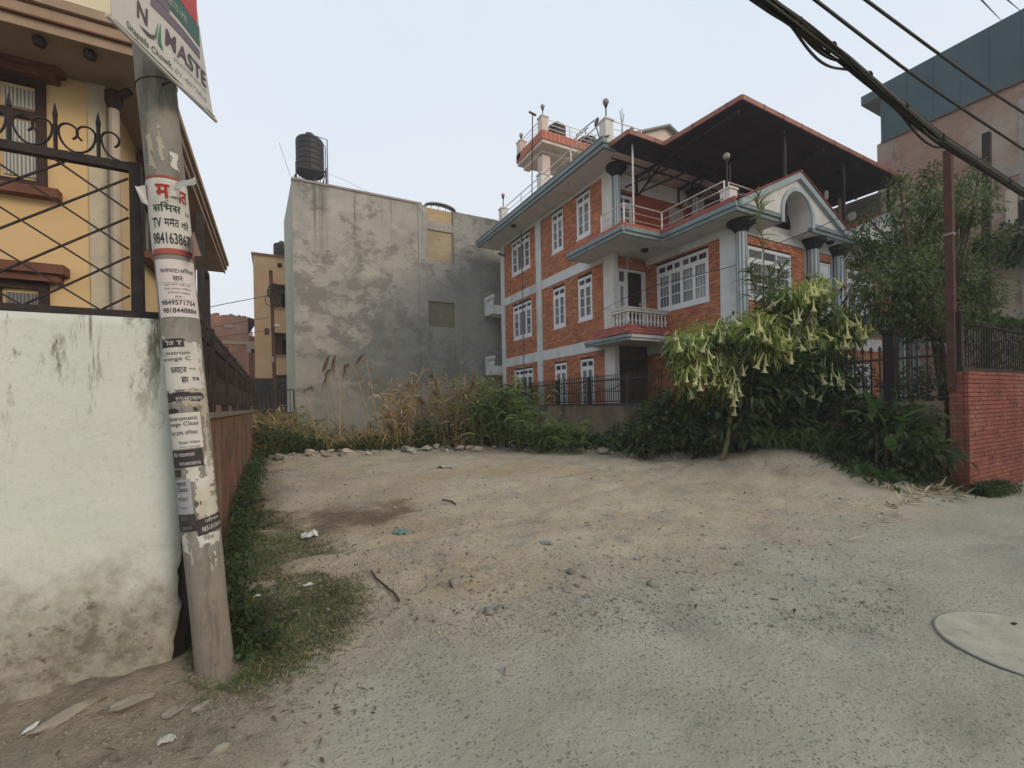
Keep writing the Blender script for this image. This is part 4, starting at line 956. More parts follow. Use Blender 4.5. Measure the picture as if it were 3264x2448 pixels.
N.color(c); N.b.inputs['Roughness'].default_value = .95; N.b.inputs['Specular IOR Level'].default_value = .1
N.bump(N.math('ADD', N.noise(9, 6, .7), N.math('MULTIPLY', N.noise(2, 3), 1.5)), .45, .02)
YWL, XC = 3.36, -.52; ZW = 2.15
ww = thing('boundary_wall', (XC, YWL, 0), 'white washed roadside wall with mould streaks and a crumbling foot', 'wall')
nxx, nzz = 60, 46; xs = np.linspace(-4.2, XC, nxx); zs = np.linspace(-.15, ZW, nzz); Vv = []; 
rag = lambda z: -.012 + .014 * vnoise(np.array([z]), np.array([0.]), 5, 3)[0] + .014 * vnoise(np.array([z]), np.array([0.]), 28, 4)[0] - (.06 * max(0, .42 - z) / .42) - (.015 if .45 < z < .62 else 0)
for z in zs:
    for x in xs:
        t = (x + 4.2) / (XC + 4.2); xx = -4.2 + t * (XC + rag(z) + 4.2)
        bul = .03 * vnoise(np.array([xx]), np.array([z]), 2.2, 6)[0] + (.05 * vnoise(np.array([xx]), np.array([z]), 7, 7)[0] - .02) * max(0, 1 - z / .55)
        Vv.append((xx, YWL - bul - .04 * max(0, .5 - z), z))
ii = np.arange(nxx * nzz).reshape(nzz, nxx); Fq = np.stack([ii[:-1, :-1], ii[:-1, 1:], ii[1:, 1:], ii[1:, :-1]], -1).reshape(-1, 4)
Vv = np.array(Vv); Vb = Vv + A_([0, .03, 0]); n0 = len(Vv)
rim = list(ii[0, :]) + list(ii[1:, -1]) + list(ii[-1, -2::-1]) + list(ii[-2:0:-1, 0])
side_f = [(rim[k], rim[k] + n0, rim[(k + 1) % len(rim)] + n0, rim[(k + 1) % len(rim)]) for k in range(len(rim))]
npmesh('plaster', np.concatenate([Vv, Vb]), np.concatenate([Fq, Fq[:, ::-1] + n0, np.array(side_f)]), wp, ww, smooth=False)
core = mat('dark_gap_core', (.06, .042, .03), (.04, .03, .022), 6, .95, bump=.6, bscale=18)  # brown core darkened in colour for the shaded gap beside the pole
m = MB(); m.box(-4.2, XC - .005, YWL + .05, YWL + .28, -.15, ZW - .012); m.build('wall_core', core, ww)
rw = thing('return_wall', (XC, 9, 0), 'mossy reddish brown wall running back along the empty lot', 'wall')
mw = mat('mossy_red_plaster', (.205, .095, .055), (.085, .052, .034), 3.2, .95, bump=1.0, bscale=11, dirt=(.25, .21, .15), dscale=2.6, damt=.8)
m = MB(); m.box(XC - .24, XC - .01, YWL + .285, 17.4, -.3, 1.52); m.build('wall', mw, rw)
m = MB(); m.box(XC - .27, XC + .01, YWL + .285, 17.4, 1.521, 1.57); m.build('coping', mat('mossy_coping', (.21, .165, .115), (.15, .12, .085), 5, .95), rw)

# lattice fence on the white wall
ff = thing('lattice_fence', (-2, YWL + .14, ZW), 'black iron fence with diamond lattice and scroll finials on the white wall', 'fence')
Yf = YWL + .14
zr = at('y', Yf, 300, 515)[2]; zlo = at('y', Yf, 300, 1000)[2]; xe = at('y', Yf, 438, 800)[0]
m = MB(); m.box(-4.2, xe + .02, Yf - .025, Yf + .025, zr - .024, zr + .024); m.build('top_rail', iron, ff)
m = MB(); m.box(-4.2, xe + .13, Yf - .035, Yf + .035, ZW - .0, ZW + .06); m.build('bottom_rail', iron, ff)
m = MB(); m.box(xe - .028, xe + .028, Yf - .030, Yf + .030, ZW, zr + .026); m.build('post', iron, ff)
hgt = zr - ZW - .09; sp_ = .335; slope = 1.40
def clipseg(x0, d):
    # diagonal from the bottom rail to the top rail, clipped at the post
    dx_ = hgt * slope * d; a = [x0, ZW + .06]; b = [x0 + dx_, ZW + .06 + hgt]
    if max(a[0], b[0]) < -4.1 or min(a[0], b[0]) > xe - .04: return None
    for q, o in ((a, b), (b, a)):
        if q[0] > xe - .04: t = (xe - .04 - o[0]) / (q[0] - o[0]); q[1] = o[1] + (q[1] - o[1]) * t; q[0] = xe - .04
    return a, b
k = 0
for d in (1, -1):
    for i in range(-16, 30):
        r_ = clipseg(xe - .18 - i * sp_, d)
        if r_: m = MB(); y = Yf + (.008 if d > 0 else -.008); m.bar((r_[0][0], y, r_[0][1]), (r_[1][0], y, r_[1][1]), .0105, .010); m.build('lattice_bar', iron, ff)
def scroll(x, s):
    pts = []
    for a in np.linspace(0, 1, 22):
        ang = -PI * .5 + a * PI * 1.75; rr = .062 * (1 - .45 * a); pts.append((x + s * (.075 + rr * math.cos(ang) * 1.0 - .0), Yf, zr + .10 + rr * math.sin(ang) * 1.15 + .005))
    base = [(x + s * (.215 - .14 * t), Yf, zr + .035 + (.0) * t - .0 + .005 * math.sin(t * PI)) for t in np.linspace(0, 1, 5)]
    return base, pts
xs_f = [at('y', Yf, 313, 400)[0]]; stepf = xs_f[0] - at('y', Yf, 176, 400)[0]
for i in range(1, 14): xs_f.append(xs_f[0] - stepf * i)
for x in xs_f:
    m = MB(); m.tube([(x, Yf, zr + .03), (x, Yf, zr + .20), (x, Yf, zr + .235), (x, Yf, zr + .30)], [.011, .011, .014, .002], 6); m.build('spike', iron, ff)
    for s in (-1, 1):
        m = MB(); pts = []
        for t in np.linspace(0, 1, 8): pts.append((x + s * (stepf * .5 - (stepf * .5 - .012) * math.sin(t * PI / 2) ** 1.0), Yf + s * .002, zr + .035 + .115 * (1 - math.cos(t * PI / 2))))
        for a in np.linspace(0, 1, 12)[1:]:
            ang = PI - a * PI * 1.35; pts.append((x + s * (.012 + .042 + .042 * math.cos(ang)), Yf + s * .002, zr + .15 + .046 * math.sin(ang)))
        m.tube(pts, .0065, 5); m.build('scroll', iron, ff)
# picket fence on the return wall
pf = thing('railing_fence', (XC - .12, 9, 1.57), 'dark iron fence with close bars running back on the brown wall', 'fence')
Xp = XC - .12
m = MB(); m.box(Xp - .02, Xp + .02, 4.0, 17.3, 1.66, 1.71); m.build('bottom_rail', iron, pf)
m = MB(); m.box(Xp - .025, Xp + .025, 4.0, 17.3, 2.30, 2.36); m.build('top_rail', iron, pf)
y = 4.0; q0_ = None
for i in range(9): m = MB(); m.box(Xp - .045, Xp + .045, 4.0 + i * 1.62 - .045 + .35, 4.0 + i * 1.62 + .045 + .35, 1.55, 2.50); m.build('post', iron, pf)
bars = MB(); bars.box(Xp - .009, Xp + .009, -.009, .009, 1.711, 2.299); bars.tube([(Xp, 0, 2.36), (Xp, 0, 2.44), (Xp, 0, 2.47), (Xp, 0, 2.53)], [.010, .010, .026, .004], 5)
bo = bars.build('bar', iron, pf); bo.data.transform(Matrix.Translation(pf.location) @ Matrix.Translation((-pf.location.x, 0, -pf.location.z))); bo.data.transform(Matrix.Translation((0, 0, 0)))
bo.location = (0, 4.0 - 9, 0)
for i in range(1, 165): o = inst(bo, pf); o.location = (0, 4.0 - 9 + i * .08, 0)
m = MB()
for i in range(82): m.tube([(Xp, 4.1 + i * .16, 1.72), (Xp + .02, 4.18 + i * .16, 2.0), (Xp, 4.1 + i * .16, 2.29)], .008, 4)
m.build('wavy_bars', iron, pf, kind='stuff')
gp_ = thing('steel_goal_frame', (XC - .3, 4.3, 1.57), 'tall dark steel frame rising beside the pole behind the fence', 'frame')
a = at('x', XC - .12, 640, 835); b = at('x', XC - .12, 659, 880)
m = MB(); m.box(Xp - .03, Xp + .03, a[1] - .03, a[1] + .03, 1.57, at('x', XC - .12, 640, 690)[2]); m.box(Xp - .025, Xp + .025, b[1] - .03, b[1] + .03, 1.57, b[2]); m.box(Xp - .022, Xp + .022, a[1] + .03, b[1] + .03, b[2] - .03, b[2] + .03); m.build('steel_tube', iron, gp_)
# the low railing crossing the back of the lane
lf = thing('lane_railing', (.3, 16.2, 1.0), 'thin black railing between the brown wall and the grey block', 'railing')
m = MB(); zt = at('y', 16.5, 830, 1243)[2]; x0 = -.5; x1 = at('y', 16.5, 937, 1250)[0]; m.tube([(x0, 16.5, zt), (x1, 16.5, zt)], .02, 5); m.tube([(x0, 16.5, zt - .75), (x1, 16.5, zt - .75)], .02, 5)
m.build('rail', iron, lf)
m = MB(); m.box(-.5, x1 + .1, 16.4, 16.6, -.5, zt - .78); m.build('low_wall', mw, lf)
for i in range(10): m = MB(); x = x0 + (x1 - x0) * i / 9; m.tube([(x, 16.5, zt - .75), (x, 16.5, zt)], .012 if i % 3 else .022, 5); m.build('bar', iron, lf)

# ================================================================== BOUNDARY OF THE BRICK HOUSE
bf = thing('garden_wall', (9.1, 12.5, 0), 'low mossy brick wall in front of the brick house', 'wall')
lw = mat('mossy_brick_wall', (.235, .18, .125), (.155, .12, .085), 1.6, .95, bump=.6, bscale=20, dirt=(.045, .04, .032), dscale=1.5, damt=.85)
m = MB(); m.box(9.0, 9.2, 8.5, 17.6, -.6, 1.50); m.build('wall', lw, bf)
m = MB(); m.box(8.97, 9.23, 8.5, 17.6, 1.501, 1.57); m.build('coping', mat('dark_coping', (.075, .06, .05), (.05, .045, .04), 5, .95), bf)
m = MB(); k = 0; z = .2
while z < 1.45:
    y = 8.5 + (.12 if k % 2 else 0)
    while y < 17.3: m.box(8.985 + RNG.uniform(-.006, .004), 9.0, y, y + .225, z, z + .058); y += .24
    z += .072; k += 1
m.build('brickwork', lw, bf, kind='stuff')
hf = thing('picket_railing', (9.1, 12.5, 1.57), 'black iron picket railing on the low mossy wall before the brick house', 'fence')
m = MB(); m.box(9.08, 9.12, 8.6, 17.6, 1.60, 1.64); m.build('bottom_rail', iron, hf)
m = MB(); m.box(9.08, 9.12, 8.6, 17.6, 2.26, 2.31); m.build('top_rail', iron, hf)
m = MB(); m.box(9.08, 9.12, 8.6, 17.6, 1.92, 1.945); m.build('middle_rail', iron, hf)
pk = MB(); pk.box(9.091, 9.109, -.009, .009, 1.641, 2.40); pk.tube([(9.1, 0, 2.40), (9.1, 0, 2.425), (9.1, 0, 2.47)], [.010, .022, .003], 5)
po = pk.build('picket', iron, hf); po.data.transform(Matrix.Translation((0, hf.location.y, 0))); po.location = (0, 8.65 - 12.5, 0)
for i in range(1, 89): o = inst(po, hf); o.location = (0, 8.65 - 12.5 + i * .1, 0)
for yy in (9.9, 11.75, 13.6, 15.5): m = MB(); m.box(9.05, 9.15, yy - .07, yy + .07, 1.57, 2.42); m.build('post', iron, hf)
m = MB()
for yy in (9.9, 11.75, 13.6): m.tube([(9.09, yy + .1 + t * 1.65, 2.22 - .24 * math.sin(PI * t)) for t in np.linspace(0, 1, 12)], .012, 5)
m.build('swag', iron, hf)

# brick boundary wall by the road, brick by brick
XP, YP, ZP = 9.72, 2.86, 1.985
pw = thing('brick_boundary_wall', (XP, YP, 0), 'red painted brick wall ending in a pillar at the right edge of the road', 'wall')
rbk = mat('red_painted_brick', (.245, .085, .060), (.175, .058, .042), 2.5, .85, rand=.13, bump=.5, bscale=45, dirt=(.31, .17, .125), dscale=1.7, damt=.5)
m = MB(); m.box(XP + .02, 15.2, YP + .02, YP + .24, -.1, ZP - .01); m.build('mortar_core', mat('dark_red_mortar', (.13, .044, .034)), pw)
cache = {}
z = -.04; k = 0; Hb = .062
while z < ZP - .01:
    h = min(Hb, ZP - z)
    for face in (0, 1):
        if face == 0:
            x = XP + (.0 if k % 2 else -.0); first = .24 if k % 2 == 0 else .115; u = XP
            while u < 15.1:
                l = first if u == XP else .24; key = (0, round(l, 3), round(h, 3)); lj = l - .0035
                pos_ = Vector((u + lj / 2, YP + RNG.uniform(-.007, .004), z + h / 2 + RNG.uniform(-.002, .002)))
                if key not in cache:
                    q = MB(); q.box(-lj / 2, lj / 2, 0, .06, -h / 2, h / 2); o = q.build('brick', rbk, None); o.parent = pw; bmb = bmesh.new(); bmb.from_mesh(o.data); bmesh.ops.bevel(bmb, geom=bmb.edges, offset=.004, segments=1, affect='EDGES'); bmb.to_mesh(o.data); bmb.free(); cache[key] = o; o.location = pos_ - pw.location
                elif u < 12.9: o = inst(cache[key], pw); o.location = pos_ - pw.location
                if u >= 12.9: u = 99
                u += l
        elif k % 2 == 1 or True:
            l = .115 if k % 2 == 0 else .235; key = (1, round(l, 3), round(h, 3)); v = YP + (.062 if k % 2 == 0 else 0) + .0
            y = YP + .065
            for l in ((.175,) if k % 2 else (.085, .085)):
                key = (1, round(l, 3), round(h, 3)); lj = l - .005
                pos_ = Vector((XP + RNG.uniform(-.005, .005), y + lj / 2, z + h / 2))
                if key not in cache:
                    q = MB(); q.box(0, .06, -lj / 2, lj / 2, -h / 2, h / 2); o = q.build('brick', rbk, None); o.parent = pw; cache[key] = o; o.location = pos_ - pw.location
                else: o = inst(cache[key], pw); o.location = pos_ - pw.location
                y += l
    z += Hb + .0085; k += 1
fr = thing('front_fence', (XP + 1, YP + .12, ZP), 'black iron bar fence on top of the red brick wall', 'fence')
m = MB(); m.box(XP + .0, 15.2, YP + .06, YP + .18, ZP + .005, ZP + .07); m.build('base_rail', iron, fr)
m = MB(); m.box(XP + .06, 15.2, YP + .09, YP + .15, ZP + .78, ZP + .88); m.build('top_rail', iron, fr)
m = MB(); m.box(XP + .03, XP + .12, YP + .08, YP + .17, ZP + .07, ZP + .98); m.build('post', iron, fr)
pk = MB(); pk.box(-.007, .007, -.007, .007, ZP + .07, ZP + .93); pk.tube([(0, 0, ZP + .93), (0, -.03, ZP + .99), (.0, -.08, ZP + 1.0)], [.012, .014, .004], 5); po = pk.build('bar', iron, None); po.data.transform(Matrix.Translation((0, 0, -ZP))); po.parent = fr; po.location = (XP + .2 - fr.location.x, 0, 0)
for i in range(1, 30): o = inst(po, fr); o.location = (XP + .2 + i * .115 - fr.location.x, 0, 0)
sf = thing('spear_fence', (XP, 4.4, 1.5), 'black spear topped fence with ring pattern behind the canna plants', 'fence')
xs_ = XP + .1
m = MB(); m.box(xs_ - .09, xs_ + .09, YP + .3, 7.4, -.1, 1.52); m.build('low_wall', lw, sf)
for nm, z0, z1 in (('bottom_rail', 1.56, 1.60), ('ring_rail', 1.78, 1.80), ('top_rail', 2.26, 2.30)): m = MB(); m.box(xs_ - .018, xs_ + .018, YP + .25, 7.4, z0, z1); m.build(nm, iron, sf)
pk = MB(); pk.box(-.010, .010, -.010, .010, 1.52, 2.44); pk.tube([(0, 0, 2.44), (0, 0, 2.47), (0, 0, 2.54)], [.012, .034, .004], 4); pk.box(-.008, .008, -.04, .04, 2.42, 2.44); po = pk.build('spear', iron, None); po.data.transform(Matrix.Translation((0, 0, -1.5))); po.parent = sf; po.location = (xs_ - XP, YP + .4 - 4.4, 0)
for i in range(1, 30): o = inst(po, sf); o.location = (xs_ - XP, YP + .4 + i * .135 - 4.4, 0)
rg = MB(); rg.tube([(0, .05 * math.cos(a), .05 * math.sin(a)) for a in np.linspace(0, 2 * PI, 13)], .008, 4, False); ro = rg.build('ring', iron, None); ro.parent = sf; ro.location = (xs_ - XP, YP + .465 - 4.4, .35)
for i in range(1, 29): o = inst(ro, sf); o.location = (xs_ - XP, YP + .465 + i * .135 - 4.4, .35)
gpz = at('x', XP + .1, 2832, 1062)[2]; gy_ = at('x', XP + .1, 2832, 1150)[1]
gpst = thing('gate_post', (xs_ + .05, gy_, 0), 'dark square gate post standing in the spear fence', 'post')
m = MB(); m.box(xs_ - .02, xs_ + .13, gy_ - .08, gy_ + .08, 0, gpz); m.box(xs_ - .05, xs_ + .16, gy_ - .11, gy_ + .11, gpz, gpz + .06); m.build('shaft', mat('dark_post_paint', (.02, .018, .02)), gpst)
# rusty steel posts
rp = thing('rusty_post', (9.95, 3.05, 1.9), 'tall thin rusty steel post rising from the brick boundary wall', 'post')
a = at('y', 3.05, 3035, 1185); m = MB(); m.box(a[0] - .05, a[0] + .05, 3.0, 3.1, 1.7, at('y', 3.05, 3035, 488)[2]); m.build('shaft', rust, rp)
zc = at('y', 3.05, 3035, 755)[2]; m = MB(); m.box(a[0] - .06, a[0] + .06, 2.99, 3.11, zc, zc + .04); m.build('clamp', mat('pale_clamp', (.25, .22, .2)), rp)
wp2 = thing('wooden_post', (13, 4.2, 0), 'dark weathered post among the tree branches', 'post'); a = at('y', 4.2, 3130, 760); b = at('y', 4.2, 3145, 425)
m = MB(); m.bar((a[0] - .05, 4.2, .0), tuple(b), .14); m.tube([tuple(at('y', 4.2, 3118, 580)), tuple(at('y', 4.2, 3165, 565))], .03, 5); m.build('shaft', mat('dark_wood', (.04, .03, .028)), wp2)

# ================================================================== CONCRETE POLE, POSTERS, BANNER
PB = near(694, 2212, 2.67); PT = near(495, 232, 2.67); PD = unit(PT - PB); PLEN = float(np.linalg.norm(PT - PB)); PR = .097
pc_ = EYE - PB; pc_ = pc_ - PD * (pc_ @ PD); PC = unit(pc_ * A_([1, 1, .0])); PC = unit(PC - PD * (PC @ PD)); PE = unit(np.cross(PD, PC))
if PE @ _R < 0: PE = -PE
prad = lambda t: PR * (1 + .0 * t)
def pp_(phi, t, off=0.): return PB + PD * t + (PC * math.cos(phi) + PE * math.sin(phi)) * (prad(t) + off)
def t_of(py):
    a, b = -.2, 6.
    for _ in range(40):
        c = (a + b) / 2
        if project(pp_(0, c))[1] > py: a = c
        else: b = c
    return (a + b) / 2
cpm = bpy.data.materials.new('pole_concrete'); N = NT(cpm); Z_ = N.axis(2)
c = N.mix(N.ramp(N.noise(5, 6, .65, (1, 1, .6)), .3, .7), (.185, .175, .15), (.265, .25, .215))
c = N.mix(N.math('MULTIPLY', N.ramp(N.noise(9, 6, .7, off=(2, 0, 4)), .55, .68), .6), c, (.14, .13, .095))
c = N.mix(N.ramp(N.math('ADD', Z_, N.math('MULTIPLY', N.noise(6, 5, .7), .35)), .55, 1.05, .85, 0), c, N.mix(N.noise(8, 5, .7), (.16, .13, .10), (.25, .21, .165)))
c = N.mix(N.math('MULTIPLY', N.ramp(N.noise(22, 5, .7, off=(0, 5, 1)), .6, .7), .5), c, (.36, .35, .31))
c = N.mix(N.math('MULTIPLY', N.ramp(N.noise(8, 6, .75, (1.6, 1.6, .22), off=(3, 3, 3)), .50, .63), .62), c, (.095, .088, .068)); N.color(c); N.b.inputs['Roughness'].default_value = .9
N.bump(N.noise(40, 5, .65), .3, .006)
up_ = thing('utility_pole', tuple(PB), 'leaning concrete utility pole plastered with torn paper posters at the wall corner', 'utility pole')
m = MB(); ts = np.linspace(-.35, 6.5, 60); m.tube([tuple(PB + PD * t) for t in ts], [prad(t) + .0012 * math.sin(t * 9) for t in ts], 40); m.build('shaft', cpm, up_, smooth=True)
m = MB(); tw_ = t_of(245); m.tube([tuple(pp_(a, tw_ + .02 * math.sin(a), .004)) for a in np.linspace(0, 2 * PI, 33)], .0025, 5, False); m.build('wire_ring', iron, up_)

TXT = {}
def text_poly(body, bold=0.):
    key = (body, bold)
    if key in TXT: return TXT[key]
    cu = bpy.data.curves.new('lettering', 'FONT'); cu.body = body; cu.offset = bold; cu.resolution_u = 3
    o = bpy.data.objects.new('lettering', cu); COL.objects.link(o); bpy.context.view_layer.update()
    me = bpy.data.meshes.new_from_object(o.evaluated_get(bpy.context.evaluated_depsgraph_get()))
    bm = bmesh.new(); bm.from_mesh(me); bmesh.ops.triangulate(bm, faces=bm.faces); bmesh.ops.subdivide_edges(bm, edges=[e for e in bm.edges if e.calc_length() > .25], cuts=1); bmesh.ops.triangulate(bm, faces=bm.faces)
    bm.verts.ensure_lookup_table(); v = np.array([q.co[:2] for q in bm.verts]).reshape(-1, 2); f = [tuple(x.index for x in q.verts) for q in bm.faces]; bm.free()
    bpy.data.objects.remove(o); bpy.data.curves.remove(cu); bpy.data.meshes.remove(me)
    if len(v): lo, hi = v.min(0), v.max(0); v = (v - lo) / np.maximum(hi - lo, 1e-6)
    TXT[key] = (v, f); return TXT[key]
inkm = mat('black_ink', (.030, .030, .034), (.045, .045, .05), 30, .8); inkgreen = mat('dark_green_ink', (.035, .06, .05)); inkred = mat('red_ink', (.34, .035, .03)); inkwhite = mat('white_ink', (.52, .50, .48)); inkfaint = mat('faded_ink', (.20, .195, .19))
paper = mat('poster_paper', (.56, .545, .50), (.50, .485, .44), 8, .85, dirt=(.36, .34, .29), dscale=9, damt=.6)
paper_pink = mat('pinkish_paper', (.60, .55, .54), (.55, .50, .49), 8, .85)
blackp = mat('black_print', (.035, .030, .032), (.055, .048, .048), 20, .8)
redp = mat('red_print', (.36, .095, .075), (.30, .075, .06), 14, .8)
greyp = mat('grey_print', (.34, .34, .35), (.29, .29, .30), 20, .85)
def patch(name, m, phi0, phi1, py0, py1, off, parent=None, ragged=0., skew=0., seed=0, **kw):
    "paper bent round the pole; ragged > 0 eats into its edges"
    t1, t0 = t_of(py0), t_of(py1); nu, nv = max(6, int((phi1 - phi0) * PR / .006)), max(4, int((t1 - t0) / .006)); V_ = []
    for j in range(nv + 1):
        for i in range(nu + 1):
            ph = phi0 + (phi1 - phi0) * i / nu; V_.append(pp_(ph, t0 + (t1 - t0) * j / nv + skew * (i / nu - .5), off))
    V_ = np.array(V_); fs = []
    for j in range(nv):
        for i in range(nu):
            if ragged:
                du = min(i, nu - 1 - i) * .006; dv = min(j, nv - 1 - j) * .006; nz = vnoise(np.array([i * .006]), np.array([j * .006]), 45, seed)[0] + .6 * vnoise(np.array([i * .006]), np.array([j * .006]), 120, seed + 1)[0] + .45
                if min(du, dv) < ragged * nz: continue
            a = j * (nu + 1) + i; fs.append((a, a + 1, a + nu + 2, a + nu + 1))
    if not fs: fs = [(0, 1, nu + 2, nu + 1)]
    return npmesh(name, V_, fs, m, parent, **kw)
def ptext(body, phi0, phi1, py0, py1, m, parent, off=.006, bold=0., reph=(), skew=0.):
    v, f = text_poly(body, bold); t1, t0 = t_of(py0), t_of(py1)
    vs = [pp_(phi0 + (phi1 - phi0) * x, t0 + (t1 - t0) * y + skew * (x - .5), off) for x, y in v]; mb = MB(); mb.add(vs, f)
    for u in reph:
        pts = [(u - .05, 1.0), (u - .03, 1.16), (u + .01, 1.2), (u + .03, 1.12), (u + .012, 1.0)]
        w_ = .012
        for (x0, y0), (x1, y1) in zip(pts[:-1], pts[1:]):
            mb.add([pp_(phi0 + (phi1 - phi0) * x, t0 + (t1 - t0) * y, off) for x, y in ((x0 - w_, y0), (x0 + w_, y0), (x1 + w_, y1), (x1 - w_, y1))], [(0, 1, 2, 3)])
    return mb.build('lettering', m, parent, fix=False)
D2 = math.radians
# television repair notice
Y1 = lambda z: 540 + z * .1567
p1 = patch('poster', paper, D2(-88), D2(88), Y1(185), Y1(1660), .003); tag(p1, 'large television repair notice with red headline high on the pole', 'poster', 'posters on the pole')
patch('red_band', redp, D2(-75), D2(40), Y1(100), Y1(190), .0035, p1, ragged=.004, seed=3); patch('red_band', redp, D2(-70), D2(88), Y1(1610), Y1(1720), .0045, p1)
ptext('V', D2(-78), D2(-62), Y1(290), Y1(600), inkred, p1, bold=.02); ptext('म', D2(-32), D2(7), Y1(310), Y1(600), inkred, p1, bold=.03); ptext('ात', D2(28), D2(60), Y1(370), Y1(640), inkred, p1, bold=.03)
ptext('सिभस', D2(-46), D2(33), Y1(670), Y1(870), inkgreen, p1, bold=.015, reph=(.55,)); ptext('१७१', D2(48), D2(66), Y1(800), Y1(890), inkgreen, p1)
ptext('TV', D2(-52), D2(-24), Y1(990), Y1(1190), inkm, p1, bold=.015); ptext('ममत', D2(-16), D2(24), Y1(1010), Y1(1170), inkm, p1, bold=.01, reph=(.58,)); ptext('गिर', D2(30), D2(56), Y1(1000), Y1(1180), inkm, p1, bold=.01)
ptext('984163867', D2(-56), D2(55), Y1(1290), Y1(1520), inkm, p1, bold=.012)
def flap(pts, name, label, m_=paper, n=6):
    "loose corner of paper curling off the pole"
    a, b, c_, d = [A_(q, float) for q in pts]; V_ = []
    for j in range(n + 1):
        for i in range(n + 1):
            u_, v_ = i / n, j / n; p = (a * (1 - u_) + b * u_) * (1 - v_) + (d * (1 - u_) + c_ * u_) * v_
            V_.append(p + PC * (.012 * math.sin(u_ * 7 + v_ * 5) * u_ + .02 * u_ * v_))
    ii_ = np.arange((n + 1) ** 2).reshape(n + 1, n + 1); Fq_ = np.stack([ii_[:-1, :-1], ii_[:-1, 1:], ii_[1:, 1:], ii_[1:, :-1]], -1).reshape(-1, 4)
    o = npmesh(name, np.array(V_), Fq_, m_); return tag(o, label, 'paper scrap')
DP = 2.60
flap([pp_(D2(-80), t_of(582), .004), near(430, 594, DP), near(452, 648, DP), pp_(D2(-70), t_of(650), .004)], 'paper_flap', 'pale paper corner curling away at the left of the television notice')
flap([pp_(D2(25), t_of(575), .006), near(622, 566, 2.52), near(626, 590, 2.50), pp_(D2(20), t_of(600), .008)], 'paper_flap', 'crumpled white paper sticking out to the right above the red headline')
flap([pp_(D2(8), t_of(592), .008), pp_(D2(36), t_of(586), .012), pp_(D2(30), t_of(626), .012), pp_(D2(4), t_of(627), .008)], 'paper_flap', 'torn paper pasted over the middle of the red headline')
flap([pp_(D2(66), t_of(735), .004), near(617, 738, 2.56), near(642, 817, 2.56), pp_(D2(60), t_of(806), .005)], 'paper_flap', 'reddish loose corner hanging off the right of the television notice', mat('pinkish_print', (.50, .33, .26)))
# flat and office notice
Y2 = lambda z: 800 + z * .1447
p2 = patch('poster', paper_pink, D2(-62), D2(67), Y2(185), Y2(1450), .004); tag(p2, 'white flat and office notice with two black phone numbers', 'poster', 'posters on the pole')
ptext('फलयाट/अिफस', D2(-43), D2(55), Y2(365), Y2(480), inkm, p2, bold=.005); ptext('सान', D2(-8), D2(19), Y2(560), Y2(665), inkm, p2, bold=.01, reph=(.8,))
for k, (b_, a0, a1) in enumerate((('ठूलो सानो गाडी तथा', -33, 40), ('दक्ष कामदार चािहएमा', -35, 42), ('हामीलाई सम्झनु', -26, 36), ('होला ।', -7, 18))): ptext(b_, D2(a0), D2(a1), Y2(718 + k * 87), Y2(780 + k * 87), inkfaint, p2)
for z in (700, 1065): patch('ruled_line', inkfaint, D2(-45), D2(50), Y2(z), Y2(z + 5), .0055, p2)
ptext('9849571754', D2(-48), D2(50), Y2(1085), Y2(1190), inkm, p2, bold=.012); ptext('9818448884', D2(-46), D2(52), Y2(1255), Y2(1365), inkm, p2, bold=.012)
# upper torn music notice
Y3 = lambda z: 1040 + z * .1567
p3 = patch('poster', paper, D2(-80), D2(48), Y3(290), Y3(1300), .003, ragged=.012, seed=5); tag(p3, 'torn music class poster below the flat notice, half covered by another notice', 'poster', 'posters on the pole')
patch('black_band', blackp, D2(-75), D2(8), Y3(225), Y3(440), .0045, p3, ragged=.008, seed=8); ptext('ीत T', D2(-52), D2(0), Y3(270), Y3(380), inkwhite, p3, off=.0065, bold=.02)
ptext('l, Instrum', D2(-68), D2(18), Y3(495), Y3(580), inkm, p3); ptext('arange C', D2(-66), D2(18), Y3(612), Y3(715), inkm, p3)
ptext('फलयाट/अ', D2(-40), D2(4), Y3(815), Y3(945), inkm, p3, bold=.01); ptext('सान', D2(-12), D2(6), Y3(1030), Y3(1155), inkm, p3, bold=.02); ptext('१७', D2(18), D2(38), Y3(1030), Y3(1120), inkm, p3, bold=.01)
ptext('सम्पर्क', D2(10), D2(32), Y3(850), Y3(900), inkfaint, p3)
patch('black_band', blackp, D2(-72), D2(58), Y3(1310), Y3(1545), .0045, p3, ragged=.016, seed=11); ptext('9704808890', D2(-34), D2(42), Y3(1425), Y3(1500), inkwhite, p3, off=.0065)
# middle music notice
Y4 = lambda z: 1280 + z * .1567
p4 = patch('poster', paper, D2(-76), D2(34), Y4(200), Y4(965), .0035, ragged=.002, seed=2); tag(p4, 'music instrument class poster with an unbroken black strip at its foot', 'poster', 'posters on the pole')
patch('black_band', blackp, D2(-76), D2(-22), Y4(100), Y4(240), .0048, p4, ragged=.012, seed=15); patch('black_band', blackp, D2(12), D2(36), Y4(120), Y4(235), .0048, p4, ragged=.012, seed=17)
ptext('Instrument', D2(-66), D2(20), Y4(285), Y4(370), inkm, p4, bold=.003); ptext('range Class', D2(-68), D2(21), Y4(400), Y4(505), inkm, p4, bold=.003)
ptext('बर्ग हरेक शिनबार', D2(-66), D2(18), Y4(570), Y4(690), inkm, p4); ptext('Music Video', D2(-38), D2(21), Y4(785), Y4(845), inkm, p4); ptext('Music aarange', D2(-36), D2(21), Y4(885), Y4(935), inkfaint, p4)
